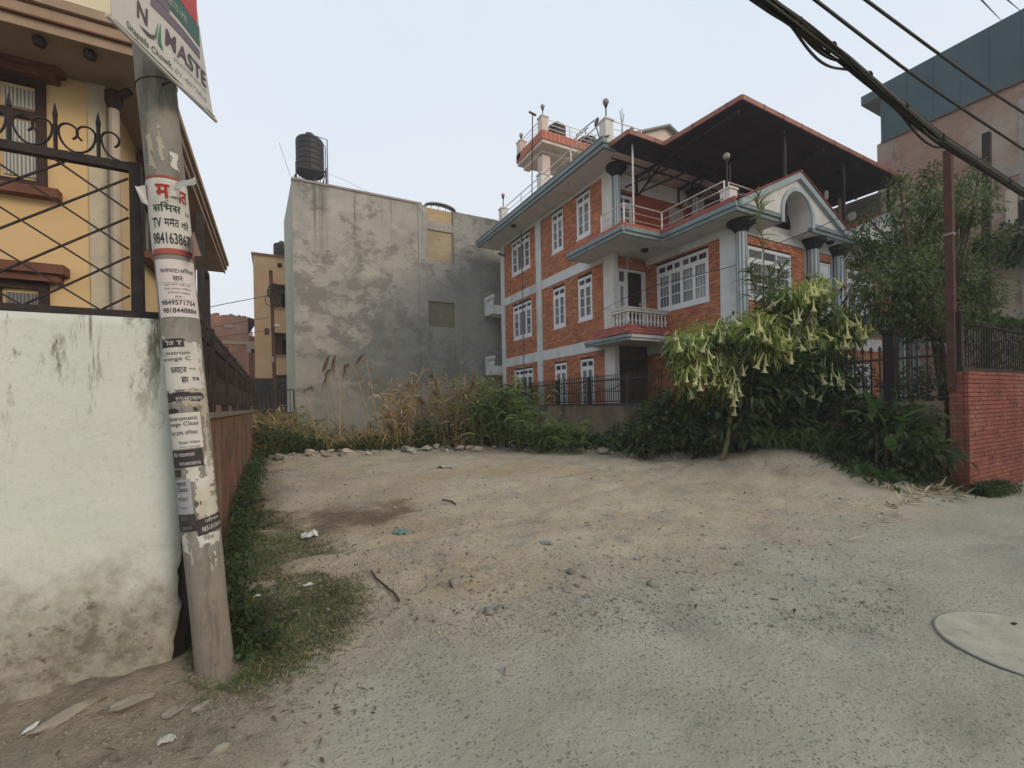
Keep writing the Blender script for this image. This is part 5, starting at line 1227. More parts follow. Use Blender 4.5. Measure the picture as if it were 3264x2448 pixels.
patch('black_band', blackp, D2(-73), D2(26), Y4(965), Y4(1320), .0045, p4, seed=21); ptext('गीत पाठशाला', D2(-64), D2(3), Y4(1010), Y4(1100), inkwhite, p4, off=.0065, bold=.008); ptext('9704808890', D2(-43), D2(17), Y4(1212), Y4(1275), inkwhite, p4, off=.0065)
# lower left music notice
Y5 = lambda z: 1500 + z * .1567
p5 = patch('poster', greyp, D2(-82), D2(-12), Y5(130), Y5(870), .003, ragged=.004, seed=25); tag(p5, 'greyish music class poster low on the left of the pole', 'poster', 'posters on the pole')
patch('black_band', blackp, D2(-80), D2(-38), Y5(-70), Y5(140), .0035, p5, ragged=.01, seed=27)
ptext('ment', D2(-66), D2(-28), Y5(190), Y5(275), inkm, p5); ptext('Class', D2(-66), D2(-26), Y5(300), Y5(395), inkm, p5); ptext('शिनबार', D2(-64), D2(-27), Y5(485), Y5(590), inkfaint, p5, bold=.01); ptext('Video', D2(-60), D2(-30), Y5(690), Y5(745), inkfaint, p5)
patch('black_band', blackp, D2(-82), D2(-11), Y5(865), Y5(1205), .0045, p5, seed=29); ptext('ठशाला', D2(-60), D2(-36), Y5(910), Y5(985), inkfaint, p5, off=.0065); ptext('08890', D2(-56), D2(-24), Y5(1100), Y5(1165), inkfaint, p5, off=.0065)
# lower right torn layers
p6 = patch('poster', mat('yellowed_paper', (.50, .475, .38), (.44, .415, .33), 9, .85), D2(-13), D2(72), Y5(330), Y5(990), .0028, ragged=.02, seed=31); tag(p6, 'layered yellowed poster with a slanted black strip low on the right', 'poster', 'posters on the pole')
patch('black_band', blackp, D2(-10), D2(75), Y5(960), Y5(1290), .0045, p6, skew=.022, seed=33); ptext('जीवन', D2(12), D2(60), Y5(985), Y5(1060), inkwhite, p6, off=.0065, bold=.008, skew=.01); ptext('9851010664', D2(2), D2(66), Y5(1125), Y5(1225), inkwhite, p6, off=.0065, bold=.008, skew=.018)
ptext('7175', D2(38), D2(68), Y5(470), Y5(570), inkm, p6, bold=.01); ptext('81', D2(-10), D2(8), Y5(620), Y5(700), inkm, p6, bold=.02)
p7 = patch('poster', paper, D2(-16), D2(68), Y5(1265), Y5(1580), .0032, ragged=.022, seed=37); tag(p7, 'lowest torn white scrap with faint phone numbers under the black strip', 'poster', 'posters on the pole')
ptext('984', D2(4), D2(34), Y5(1330), Y5(1430), inkfaint, p7, bold=.01); ptext('98', D2(4), D2(22), Y5(1490), Y5(1570), inkfaint, p7, bold=.01)
for k, (a0, a1, y0, y1) in enumerate(((-20, 6, 395, 520), (10, 52, 470, 540), (-52, -20, 430, 545), (25, 60, 1500, 1560), (12, 24, 1770, 1830), (28, 40, 1760, 1820), (-40, -28, 1740, 1800), (40, 66, 1080, 1240), (30, 62, 1290, 1500), (-70, -50, 1050, 1110), (28, 44, 1045, 1065), (-10, 44, 1520, 1580), (20, 66, 1100, 1300), (-74, -30, 1180, 1290), (-20, 40, 1225, 1300), (24, 70, 1440, 1560), (-60, -16, 1560, 1640), (-30, 20, 1470, 1540), (40, 74, 1180, 1330), (-80, -40, 1690, 1760), (-12, 30, 1590, 1700))):
    o = patch('paper_scrap', paper if k % 2 else mat('brownish_paper', (.40, .36, .28)), D2(a0), D2(a1), y0, y1, .0022 + .0003 * (k % 3), ragged=.022, seed=41 + k * 3)
    tag(o, 'torn remnant of an old paper poster stuck on the pole', 'paper scrap', 'torn poster remnants on the pole')
# banner over the road
BO = near(545, 247, 2.48); BZ = A_([0, 0, 1.])
bn = thing('banner', tuple(BO), 'white advertising banner with a rod at its lower edge tied to the pole', 'banner')
clothm = mat('banner_cloth', (.58, .565, .545), (.52, .51, .49), 2.5, .8); purple = mat('grey_purple_print', (.20, .175, .21), (.16, .145, .175), 6, .8); greenp = mat('green_print', (.085, .17, .15), (.07, .145, .13), 5, .8); redb = mat('pink_red_print', (.52, .12, .13), (.46, .10, .11), 6, .8); leafg = mat('leaf_green_print', (.10, .25, .17)); navy = mat('dark_print', (.125, .105, .125))
bp = lambda s, h, o=0.: BO + _F * s + BZ * h + _r * (o + .012 * math.sin(s * 9 + h * 4))
LEFT = lambda h: -.365 - .03 * h; RIGHT = lambda h: .355 - .20 * h
def sheet(name, m_, s0, s1, h0, h1_, off, parent, clip=True):
    n, k = 14, 10; V_ = []
    for j in range(k + 1):
        h = h0 + (h1_ - h0) * j / k
        for i in range(n + 1):
            s = s0 + (s1 - s0) * i / n if not clip else LEFT(h) * (1 - i / n) + RIGHT(h) * i / n
            V_.append(bp(s, h, off))
    ii_ = np.arange((n + 1) * (k + 1)).reshape(k + 1, n + 1); Fq_ = np.stack([ii_[:-1, :-1], ii_[:-1, 1:], ii_[1:, 1:], ii_[1:, :-1]], -1).reshape(-1, 4)
    return npmesh(name, np.array(V_), Fq_, m_, parent)
sheet('cloth', clothm, 0, 0, .0, 1.3, 0, bn)
m = MB(); m.tube([tuple(bp(-.40, 0)), tuple(bp(0, -.004)), tuple(bp(.385, 0))], .010, 8); m.build('rod', mat('white_rod', (.50, .50, .46)), bn)
m = MB(); m.tube([tuple(bp(-.36, .012, .006)), tuple(bp(.36, .012, .006))], .004, 5); m.build('hem', mat('green_hem', (.16, .22, .17)), bn)
sheet('red_panel', redb, .06, .232, .49, .75, .003, bn, False); sheet('green_panel', greenp, -.04, .245, .365, .486, .003, bn, False); sheet('purple_panel', purple, -.135, .238, .283, .337, .003, bn, False); sheet('purple_panel', purple, -.135, -.02, .34, .46, .003, bn, False)
def btext(body, s0, s1, h0, h1_, m_, bold=0.):
    v, f = text_poly(body, bold); mb = MB(); mb.add([bp(s0 + (s1 - s0) * x, h0 + (h1_ - h0) * y, .006) for x, y in v], f); return mb.build('lettering', m_, bn, fix=False)
btext('N', -.212, -.152, .155, .242, navy, .02); btext('M', -.045, .022, .15, .238, navy, .02); btext('ASTE', .03, .285, .142, .232, navy, .012)
mb = MB()
for pts in ([(-.205, .125), (-.15, .108), (-.115, .118), (-.09, .225), (-.108, .145), (-.135, .128)],): mb.add([bp(s, h, .006) for s, h in pts], [(0, 1, 5), (1, 2, 4), (1, 4, 5), (2, 3, 4)])
mb.build('swoosh', navy, bn, fix=False)
mb = MB(); mb.add([bp(s, h, .0065) for s, h in [(-.115, .12), (-.098, .14), (-.09, .235), (-.108, .15)]], [(0, 1, 2), (0, 2, 3)]); mb.add([bp(s, h, .0065) for s, h in [(-.088, .12), (-.072, .14), (-.055, .10), (-.078, .24), (-.09, .15)]], [(0, 1, 3), (0, 3, 4), (0, 2, 1)]); mb.build('green_swoosh', leafg, bn, fix=False)
btext('Sitapaila Chowk,', -.278, .005, .038, .082, mat('dark_green_letters', (.10, .13, .10)), .012); btext('IELTS / PTE', -.03, .118, .392, .432, inkwhite, .015)
btext('EDUCATION INSTITUTE', .012, .284, .106, .124, leafg, .0); btext('01-4672454', .02, .275, .046, .072, mat('grey_green_letters', (.25, .28, .25)), .0)
m = MB(); m.tube([tuple(bp(.02, 0)), tuple(pp_(.3, t_of(262), .0))], .008, 5); m.build('tie', iron, bn)

# ================================================================== CABLES
def catpts(P_, n=40):
    P_ = np.array(P_, float); t = np.linspace(0, len(P_) - 1, n); return np.stack([np.interp(t, range(len(P_)), P_[:, i]) for i in range(3)], 1)
bpath = [(-2.2, 2.0, 4.62), (0, 2.0, 4.60), (2, 2.0, 4.56)] + [tuple(at('y', 2.0, *q)) for q in ((2455, 12), (2560, 86), (2700, 188), (2850, 318), (3000, 442), (3264, 615))] + [(11, 2.0, 4.26), (14, 2.0, 4.4)]
cb_ = thing('cable_bundle', (4, 2, 4.5), 'thick sagging bundle of black cables crossing the upper right sky', 'cables')
black_c = mat('cable_black', (.018, .018, .017), (.035, .036, .030), 20, .6)
base = catpts(bpath, 90)
m = MB(); m.tube([tuple(p) for p in base], .028, 10, False); m.build('main_cable', mat('grey_green_sheath', (.05, .055, .045), (.035, .038, .032), 6, .6), cb_)
for i in range(6, 90, 7):
    p = base[i]; q = base[i + 1]; m = MB(); m.tube([tuple(p), tuple(p + (q - p) * .22)], .043, 8); m.build('cable_tie', black_c, cb_)
for k in range(10):
    a0 = RNG.uniform(0, 2 * PI); rr = .030 + .014 * RNG.uniform(0, 1); fq = RNG.uniform(.8, 2.2); pts = []
    for i, p in enumerate(base):
        a = a0 + .05 * i * fq * .4; q = 1 + .15 * math.sin(i * .21 * fq + k); sag = 0
        if k in (3, 7): sag = .10 * max(0, math.sin((p[0] - 3.6) * PI / .9)) if 3.6 < p[0] < 4.5 else (.12 * max(0, math.sin((p[0] - 5.4) * PI / 1.1)) if 5.4 < p[0] < 6.5 else 0)
        pts.append((p[0], p[1] + rr * q * math.cos(a), p[2] + rr * q * math.sin(a) - sag))
    m = MB(); m.tube(pts, RNG.uniform(.006, .013), 6, False); m.build('cable', black_c, cb_)
def wire(label, pts, r=.009, name='wire', grp='overhead wires'):
    m = MB(); m.tube(pts, r, 6, False); o = m.build(name, black_c); return tag(o, label, 'wire', grp)
y_ = 1.7; A2 = [at('y', y_, *q) for q in ((2700, 78), (2893, 227), (3061, 343), (3264, 477))]; wire('upper wire just above the thick cable bundle', [tuple(A2[0] + (A2[0] - A2[1]) * 6)] + [tuple(q) for q in catpts(A2, 8)] + [tuple(A2[-1] + (A2[-1] - A2[-2]) * 2)], .011)
y_ = 1.5; A2 = [at('y', y_, *q) for q in ((2760, 0), (2991, 171), (3162, 294), (3264, 360))]; wire('second wire crossing the teal wall to the right corner', [tuple(A2[0] + (A2[0] - A2[1]) * 6)] + [tuple(q) for q in catpts(A2, 8)] + [tuple(A2[-1] + (A2[-1] - A2[-2]) * 3)], .010)
y_ = 1.9; A2 = [at('y', y_, *q) for q in ((3127, -2), (3188, 65), (3230, 112))]; wire('faint short wire meeting the teal roof edge', [tuple(A2[0] + (A2[0] - A2[1]) * 4), tuple(A2[0]), tuple(at('x', XB - .06, 3192, 66))], .007)
A2 = [at('y', 1.9, *q) for q in ((3205, -6), (3250, 36))]; wire('faint wire at the top right corner over the teal roof', [tuple(A2[0] + (A2[0] - A2[1]) * 4), tuple(A2[0]), tuple(at('x', XB - .06, 3252, 34))], .007)
wire('thin service wire running from the brick house pillar past the flowering tree', [tuple(at('x', XF - .03, 1926, 985)), tuple(at('y', 10.2, 1990, 950)), tuple(at('y', 9.5, 2100, 906)), tuple(at('y', 8.0, 2330, 850)), tuple(at('y', 7.0, 2480, 775)), tuple(at('y', 6.2, 2620, 720)), tuple(at('y', 5.5, 2760, 655)), tuple(at('y', 4.8, 2960, 575)), tuple(at('y', 3.1, 3040, 560))], .009)
wire('thin wire sloping up to the tangled lane pole', [tuple(at('y', 18, 560, 1003)), tuple(near(700, 972, 17)), tuple(near(866, 940, 19.2))], .014)
wire('lower wire reaching the lane pole across the orange block', [tuple(at('y', 17, 560, 1062)), tuple(near(740, 1032, 18)), tuple(near(857, 1012, 19.2))], .010)
wire('lowest wire from the fence to the lane pole', [tuple(at('y', 17, 560, 1085)), tuple(near(720, 1071, 18)), tuple(near(868, 1052, 19.2))], .010)
wire('hair thin stay wire from the grey roof to the left of its tank', [tuple(near(890, 455, 24)), tuple(near(925, 560, 24))], .010)
wire('pale wire falling from the grey roof tank to the parapet', [tuple(near(1050, 555, 24)), tuple(near(1100, 575, 24)), tuple(near(1180, 615, 24))], .006)
lp = thing('lane_pole', tuple(near(876, 1215, 19.2)), 'thin rusty pole with coiled cables in front of the orange block', 'utility pole')
m = MB(); m.tube([tuple(near(878, 1300, 19.2)), tuple(near(870, 1050, 19.2)), tuple(near(863, 862, 19.2))], .07, 8); m.build('shaft', rust, lp)
for k in range(6):
    cx_, cy_ = 850 + RNG.uniform(-4, 32), 930 + RNG.uniform(-14, 30); r_ = RNG.uniform(12, 24); m = MB()
    m.tube([tuple(near(cx_ + r_ * math.cos(a), cy_ + r_ * math.sin(a) * RNG.uniform(.95, 1.1), 19.05)) for a in np.linspace(0, 1.8 * PI, 18)], .018, 5, False); m.build('cable_coil', black_c, lp)
a = near(851, 1057, 19); m = MB(); m.box(a[0] - .09, a[0] + .09, a[1] - .06, a[1] + .06, a[2] - .13, a[2] + .13); m.build('junction_box', tank_black, lp)
a = near(868, 1146, 19); m = MB(); m.box(a[0] - .07, a[0] + .07, a[1] - .06, a[1] + .06, a[2] - .12, a[2] + .12); m.build('meter_box', mat('grey_box', (.2, .2, .2)), lp)
a = near(882, 1040, 19); m = MB(); m.lathe(tuple(a), [(.02, -.05), (.12, 0), (.10, .06), (.02, .08)], 8); m.build('street_light', mat('pale_box', (.5, .5, .48)), lp)

# ================================================================== GROWTH
U_ = RNG.uniform
dark_leaf = leafmat('dark_leaf', (.040, .066, .027), (.075, .108, .042))
mid_leaf = leafmat('mid_leaf', (.050, .085, .028), (.085, .13, .042))
lime_leaf = leafmat('lime_leaf', (.21, .265, .075), (.34, .37, .14), trans=.45)
dry_leaf = leafmat('dry_leaf', (.33, .235, .11), (.47, .355, .185), trans=.2)
dry_green = leafmat('half_dry_leaf', (.17, .165, .065), (.32, .26, .12), trans=.25)
corn_leaf = leafmat('reed_leaf', (.10, .15, .05), (.23, .255, .10), trans=.35)
grass_leaf = leafmat('turf_blade', (.070, .100, .034), (.145, .150, .065), trans=.25)
tree_leaf = leafmat('tree_leaf', (.088, .118, .052), (.165, .195, .095), trans=.35)
straw = mat('dry_stalk', (.40, .31, .175), (.29, .21, .115), 6, .9, rand=.2)
bark = mat('bark', (.11, .085, .06), (.065, .05, .038), 7, .95, bump=.6, bscale=22)
bark2 = mat('pale_green_bark', (.17, .145, .085), (.12, .10, .06), 7, .9, bump=.4, bscale=20)
def zone(n, f):
    "n points accepted by f(x, y) inside its box"
    out = []; (x0, x1, y0, y1), ok = f
    while len(out) < n:
        x, y = U_(x0, x1), U_(y0, y1)
        if ok(x, y): out.append((x, y))
    return np.array(out)
def sphere_dirs(n): v = RNG.normal(0, 1, (n, 3)); return v / np.linalg.norm(v, axis=1, keepdims=True)

# ground cover between the rubble line and the buildings
def cover_h(x, y): return .25 + .35 * sstep(1.6, .2, x) + .55 * (vnoise(x, y, .7, 11) + .5) + .35 * (vnoise(x, y, 1.9, 12) + .5)
n = 13000; P_ = []
while len(P_) < n:
    x = U_(-.45, 9.0)
    if x < 5.2 and U_(0, 1) < .45: continue
    _ = 0; E_ = float(edge(x)); y = E_ + .12 + abs(RNG.normal(0, 1.0)) * 1.3
    if y > 17.5 or (x > 8.9): continue
    k = min(1, (y - E_) / .8) * (1.0 if x > 5.2 else .8); z = h1(x, y) + U_(0.02, 1) ** .6 * float(cover_h(np.array([x]), np.array([y]))[0]) * (.35 + .8 * k); P_.append((x, y, z))
P_ = np.array(P_); Dv = sphere_dirs(n) + A_([-.1, -.3, .35])
v, t = leaves(P_, Dv, RNG.uniform(.07, .19, n), RNG.uniform(.035, .095, n)); 
npmesh('undergrowth', v, t, dark_leaf, kind='stuff')
n = 3600; pts = zone(n, ((-.4, 8.9, 7, 17), lambda x, y: .05 < y - edge(x) < 2.6)); P_ = np.column_stack([pts, H(pts[:, 0], pts[:, 1])])
v, t = blades(P_, sphere_dirs(n) * .6 + A_([0, -.05, .9]), RNG.uniform(.35, .95, n), RNG.uniform(.012, .03, n), .45)
npmesh('tall_grass', v, t, mid_leaf, kind='stuff')
n = 5200; pts = zone(n, ((-.45, 6.0, 9, 17), lambda x, y: .15 < y - edge(x) < 2.4 and vnoise(np.array([x]), np.array([y]), 1.1, 41)[0] > -.22)); P_ = np.column_stack([pts, H(pts[:, 0], pts[:, 1])])
v, t = blades(P_, sphere_dirs(n) * .55 + A_([0, -.05, 1.0]), RNG.uniform(.5, 1.5, n) * (.7 + .6 * (vnoise(pts[:, 0], pts[:, 1], .9, 42) + .5)), RNG.uniform(.012, .030, n), .42, 5)
half = len(t) // 2; npmesh('dry_tall_grass', v, t[:half], dry_leaf, kind='stuff'); npmesh('fading_tall_grass', v, t[half:], dry_green, kind='stuff')

# dry and green reed clumps
def clump(name, label, cat, x, y, R, n_st, ht, leaf_m, stalk_m, lw=.04, ll=.6, lpn=5, lean=.18, grp=None, plume=0, hang=.6):
    lpn = int(lpn * 1.6); lw *= 1.35; R *= 1.1
    z0 = h1(x, y) - .05; t_ = thing(name, (x, y, z0), label, cat, grp); st_ = MB(); P_ = []; Dd = []; Ls = []; PL = []
    for i in range(n_st):
        a, r_ = U_(0, 2 * PI), R * math.sqrt(U_(0, 1)); bx, by = x + r_ * math.cos(a), y + r_ * math.sin(a); h_ = ht * U_(.55, 1.0); la = U_(0, 2 * PI); l_ = lean * U_(.2, 1.6)
        tip = A_([bx + math.cos(la) * l_ * h_ + .3 * r_ * math.cos(a), by + math.sin(la) * l_ * h_, z0 + h_]); b_ = A_([bx, by, z0]); mid = (b_ + tip) / 2 - A_([math.cos(la), math.sin(la), 0]) * l_ * h_ * .2
        st_.tube([tuple(b_), tuple(mid), tuple(tip)], [.010, .008, .004], 4, False)
        for k in range(lpn):
            s = U_(.25, 1.0); p = b_ * (1 - s) ** 2 + 2 * mid * s * (1 - s) + tip * s * s; P_.append(p); aa = U_(0, 2 * PI); Dd.append((math.cos(aa), math.sin(aa), U_(.3, 1.3))); Ls.append(ll * U_(.5, 1.15))
        if i < plume:
            for k in range(16): PL.append((tip + RNG.normal(0, .03, 3), (math.cos(la) + U_(-.4, .4), math.sin(la) + U_(-.4, .4), U_(-.5, .4))))
    st_.build('stalks', stalk_m, t_, fix=False, kind='stuff')
    v, t = blades(P_, Dd, np.array(Ls), lw * RNG.uniform(.6, 1.2, len(P_)), hang); npmesh('leaves', v, t, leaf_m, t_, kind='stuff')
    if PL: v, t = blades([q[0] for q in PL], [q[1] for q in PL], RNG.uniform(.15, .32, len(PL)), .02, .9); npmesh('plumes', v, t, mat('brown_plume', (.23, .14, .085), (.16, .095, .06), 6, .9), t_, kind='stuff')
    return t_
def gp2(px, D): p = near(px, 1400, D); return p[0], p[1]
for args in (
    ('dry_reed_clump', 'tall straw coloured dry reed clump in front of the grey wall', 'dry reeds', *gp2(1292, 12.6), .55, 90, 2.75, dry_leaf, straw, .035, .6, 5, .16, None, 10, .9),
    ('dry_reed_clump', 'thin straw coloured reeds left of the tall dry clump', 'dry reeds', *gp2(1205, 12.6), .30, 22, 1.45, dry_leaf, straw, .03, .5, 4, .3, None, 3, .8),
    ('brown_reed_clump', 'brown withered reed clump with greenish tops beside the green reeds', 'dry reeds', *gp2(1465, 12.2), .52, 90, 2.35, dry_green, straw, .04, .6, 6, .14, None, 6, .7),
    ('green_reed_clump', 'green maize like reed clump just right of the brown withered reeds', 'reeds', *gp2(1560, 12.0), .48, 46, 2.2, corn_leaf, corn_leaf, .055, .65, 7, .16, None, 0, .75),
    ('green_reed_clump', 'green reed clump before the left end of the picket railing', 'reeds', *gp2(1640, 11.8), .5, 44, 2.0, corn_leaf, corn_leaf, .055, .6, 7, .2, None, 0, .75),
    ('green_reed_clump', 'short yellow green reeds spilling over the rubble below the mossy wall', 'reeds', *gp2(1700, 11.2), .40, 26, 1.05, corn_leaf, corn_leaf, .035, .5, 7, .35, None, 0, .7),
    ('green_reed_clump', 'low green reed tuft between the two dry clumps', 'reeds', *gp2(1385, 12.2), .35, 24, 1.2, corn_leaf, corn_leaf, .045, .55, 6, .25, None, 0, .7),
    ('dry_vine_tangle', 'brown dry vine tangle at the end of the brown wall', 'dry weeds', *gp2(850, 12.2), .45, 60, 2.0, dry_leaf, straw, .03, .45, 6, .4, None, 0, 1.1),
    ('dry_vine_tangle', 'grey brown withered weeds standing left of the leaning dead cane', 'dry weeds', *gp2(925, 12.4), .65, 64, 1.8, dry_green, straw, .03, .4, 5, .4, None, 4, .9),
    ('dry_reed_clump', 'mixed straw and green weeds before the middle of the grey wall', 'dry reeds', *gp2(1110, 12.9), .6, 54, 1.55, dry_green, straw, .035, .55, 6, .35, None, 3, .8),
    ('weed_clump', 'tall green weeds behind the brown vine tangle', 'weeds', *gp2(890, 13.4), .7, 60, 2.1, corn_leaf, corn_leaf, .04, .5, 7, .25, None, 0, .7),
    ('weed_clump', 'mid height weeds between the vines and the tall pale cane', 'weeds', *gp2(1010, 13.0), .65, 60, 1.65, dry_green, corn_leaf, .04, .5, 7, .3, None, 0, .8),
    ('weed_clump', 'green weeds before the mossy wall right of the reed clumps', 'weeds', *gp2(1790, 11.0), .5, 50, .9, corn_leaf, corn_leaf, .04, .45, 7, .35, None, 0, .7),
    ('bramble_clump', 'small green tuft among stones at the rubble line', 'weeds', *gp2(1130, 11.9), .35, 40, .42, mid_leaf, mid_leaf, .03, .25, 5, .6, None, 0, .6)): clump(*args)
# single dead canes
def cane(label, pts, D, r=.012, head=None):
    P3 = [near(a, b, D) for a, b in pts]; base = P3[0].copy(); P3[0][2] = min(P3[0][2], h1(P3[0][0], P3[0][1]) - .02)
    t_ = thing('dead_cane', tuple(P3[0]), label, 'dead stalk', 'dead canes standing in the weeds'); m = MB(); m.tube([tuple(q) for q in P3], [r * 1.45] * (len(P3) - 1) + [r * .8], 5, False); m.build('stalk', straw, t_)
    if head:
        hp = [near(a, b, D) for a, b in head]; PL = []; Dn = []
        for i in range(46): s = U_(0, 1) * (len(hp) - 1); k = min(int(s), len(hp) - 2); PL.append(hp[k] + (hp[k + 1] - hp[k]) * (s - k)); d = unit(hp[k + 1] - hp[k]); Dn.append(d + RNG.normal(0, .35, 3) + A_([0, 0, -.3]))
        v, t = blades(PL, Dn, RNG.uniform(.10, .26, 46), .022, .8, 3); npmesh('plume', v, t, mat('brown_plume', (.23, .14, .085), (.16, .095, .06), 6, .9), t_, kind='stuff')
cane('tall pale cane with a drooping brown plume left of centre', [(1084, 1430), (1082, 1239), (1078, 1195), (1066, 1172)], 12.2, .013, [(1066, 1172), (1045, 1180), (1034, 1215)])
cane('cane with a plume bending left beside the tall pale cane', [(1190, 1430), (1165, 1300), (1135, 1190), (1118, 1158)], 12.4, .010, [(1118, 1158), (1104, 1160), (1098, 1178)])
cane('cane with a reddish plume high against the grey wall', [(1215, 1430), (1190, 1260), (1168, 1150)], 12.5, .010, [(1168, 1150), (1160, 1128), (1142, 1140)])
cane('thin cane with two feathered tips above the left weeds', [(1140, 1430), (1090, 1220), (1062, 1150)], 12.6, .007, [(1072, 1128), (1064, 1140), (1062, 1152)])
cane('thin cane with a small tip leaning left over the vines', [(1100, 1430), (1050, 1230), (1035, 1160)], 12.8, .007, [(1052, 1130), (1040, 1145), (1032, 1162)])
cane('thick pale dead cane leaning right across the left weeds', [(962, 1461), (1053, 1330)], 11.6, .020)
cane('thin fallen cane crossing the leaning one', [(958, 1339), (1012, 1388), (1050, 1420)], 11.8, .012)
cane('short pale stub of cane beside the bramble tuft', [(1212, 1432), (1233, 1370)], 11.8, .016)
cane('brown bent cane in the left weeds', [(1040, 1400), (985, 1290), (962, 1255)], 12.3, .010, [(962, 1255), (980, 1235), (990, 1232)])
cane('long bare cane leaning left out of the tall dry clump', [(1260, 1425), (1330, 1220), (1352, 1165)], 12.4, .010)
cane('arched cane with a hanging brown plume right of the tall dry clump', [(1290, 1420), (1320, 1230), (1355, 1178), (1372, 1182)], 12.4, .010, [(1372, 1182), (1386, 1205), (1388, 1228)])
cane('upright green cane topping the brown reeds', [(1500, 1420), (1512, 1250), (1516, 1175)], 12.2, .009, [(1516, 1175), (1514, 1195), (1508, 1225)])

def foliage(parent, centers, m_, per, L, W, name='foliage', squash=.8, down=.25):
    P_ = []; Dd = []
    for c, r_ in centers:
        k = int(per * (r_ / .4) ** 2); d = sphere_dirs(k); rr = r_ * RNG.uniform(.25, 1, k)[:, None] ** .6 * (1 + .3 * RNG.normal(0, 1, k)[:, None]); p = c + d * rr * A_([1, 1, squash]); P_.append(p); Dd.append(d + RNG.normal(0, .5, (k, 3)) + A_([0, 0, -down]))
    P_ = np.concatenate(P_); Dd = np.concatenate(Dd); n = len(P_)
    v, t = leaves(P_, Dd, RNG.uniform(*L, n), RNG.uniform(*W, n)); return npmesh(name, v, t, m_, parent, kind='stuff')
def limb(m, a, b, r0, r1, bend=.15, n=7):
    a, b = A_(a, float), A_(b, float); off = RNG.normal(0, bend, 3) * np.linalg.norm(b - a); pts = [tuple(a * (1 - s) + b * s + off * math.sin(PI * s) * .5) for s in np.linspace(0, 1, n)]
    m.tube(pts, list(np.linspace(r0, r1, n)), 7, False); return pts

# dark leafy bush left of the flowering tree
bx, by = 7.35, 8.35
bush = thing('leafy_bush', (bx, by, h1(bx, by)), 'dark green leafy bush in front of the low mossy wall', 'bush')
cs = []
for (px, py, r_, D) in ((1950, 1400, .28, 10.6), (2010, 1370, .34, 10.6), (2080, 1340, .38, 10.4), (2150, 1310, .40, 10.3), (2110, 1390, .40, 10.0), (2190, 1380, .42, 9.9), (2230, 1310, .40, 9.9), (2040, 1415, .30, 10.2), (2240, 1420, .30, 9.6), (2290, 1350, .38, 9.7), (2120, 1270, .22, 10.2), (2060, 1300, .2, 10.5), (2330, 1400, .3, 9.5), (2190, 1260, .22, 10.0)): cs.append((near(px, py, D), r_))
foliage(bush, cs, dark_leaf, 260, (.08, .20), (.05, .13)); foliage(bush, [(c + A_([-.05, -.15, .12]), r_ * .8) for c, r_ in cs], mid_leaf, 60, (.10, .20), (.06, .13))
m = MB()
for c, r_ in cs: limb(m, (c[0], c[1] + .1, h1(c[0], c[1]) - .1), c, .02, .008)
m.build('stems', bark, bush, fix=False, kind='stuff')

# angel's trumpet
dx, dy = 8.15, 6.15; dz = h1(dx, dy)
ang = thing('flowering_tree', (dx, dy, dz), 'broad flowering tree hung with pale yellow trumpet blossoms at the corner of the lot', 'tree')
cl = [(2190, 1090, .42), (2260, 1070, .42), (2340, 1090, .42), (2420, 1050, .45), (2500, 1010, .45), (2580, 970, .42), (2650, 1020, .42), (2530, 940, .34), (2610, 925, .30), (2700, 1075, .36), (2450, 1110, .40), (2560, 1080, .45), (2640, 1110, .36), (2205, 1170, .36), (2280, 1160, .38), (2310, 1225, .30), (2350, 1160, .34), (2200, 1240, .26), (2380, 1030, .28), (2480, 950, .24), (2690, 1010, .26), (2165, 1130, .26), (2310, 1050, .30), (2740, 1050, .22), (2590, 895, .2), (2250, 1270, .2), (2370, 1260, .16)]
cs = [(near(px, py, 9.15 + U_(-.65, .75)), r_ * .84) for px, py, r_ in cl]; low = [(near(px, py, 9.0 + U_(-.3, .4)), r_) for px, py, r_ in ((2600, 1170, .30), (2640, 1210, .28), (2580, 1235, .24), (2625, 1280, .22), (2560, 1170, .26), (2660, 1150, .26))]
foliage(ang, low, mid_leaf, 420, (.12, .22), (.045, .08), down=.6)
foliage(ang, cs, lime_leaf, 430, (.10, .21), (.030, .062), down=.5)
foliage(ang, [(c + A_([.12, .2, -.08]), r_) for c, r_ in cs], mid_leaf, 200, (.11, .22), (.04, .075), down=.5)
m = MB(); b0_ = near(2296, 1430, 8.95); b0_[2] = h1(b0_[0], b0_[1]) - .1; b1_ = near(2368, 1415, 9.1); b1_[2] = h1(b1_[0], b1_[1]) - .1
f0_ = near(2330, 1290, 9.0); f1_ = near(2400, 1240, 9.2); limb(m, b0_, f0_, .055, .04, .1); limb(m, b1_, f1_, .085, .06, .05)
for c, r_ in cs: limb(m, f1_ if c[0] > f1_[0] - .4 else f0_, c, .035, .012, .18)
m.build('trunk', bark2, ang, fix=False)
fl = MB(); npt = 10; rings = [(.008, 0), (.011, -.06), (.013, -.13), (.019, -.19), (.029, -.24), (.044, -.275), (.064, -.292)]; vs = []
for i, (r_, z) in enumerate(rings):
    for j in range(npt): k = 1 + (.22 if (j % 2 == 0 and i == len(rings) - 1) else (-.08 if i == len(rings) - 1 else 0)); vs.append((r_ * k * math.cos(2 * PI * j / npt), r_ * k * math.sin(2 * PI * j / npt), z - (.012 if i == 6 and j % 2 == 0 else 0)))
fl.add(vs, [(i * npt + j, i * npt + (j + 1) % npt, (i + 1) * npt + (j + 1) % npt, (i + 1) * npt + j) for i in range(len(rings) - 1) for j in range(npt)])
petal = leafmat('pale_yellow_petal', (.62, .58, .34), (.74, .70, .50), rand=.12, trans=.45, rough=.7)
f_o = fl.build('flower', petal, None, smooth=True, fix=False); f_o.parent = ang
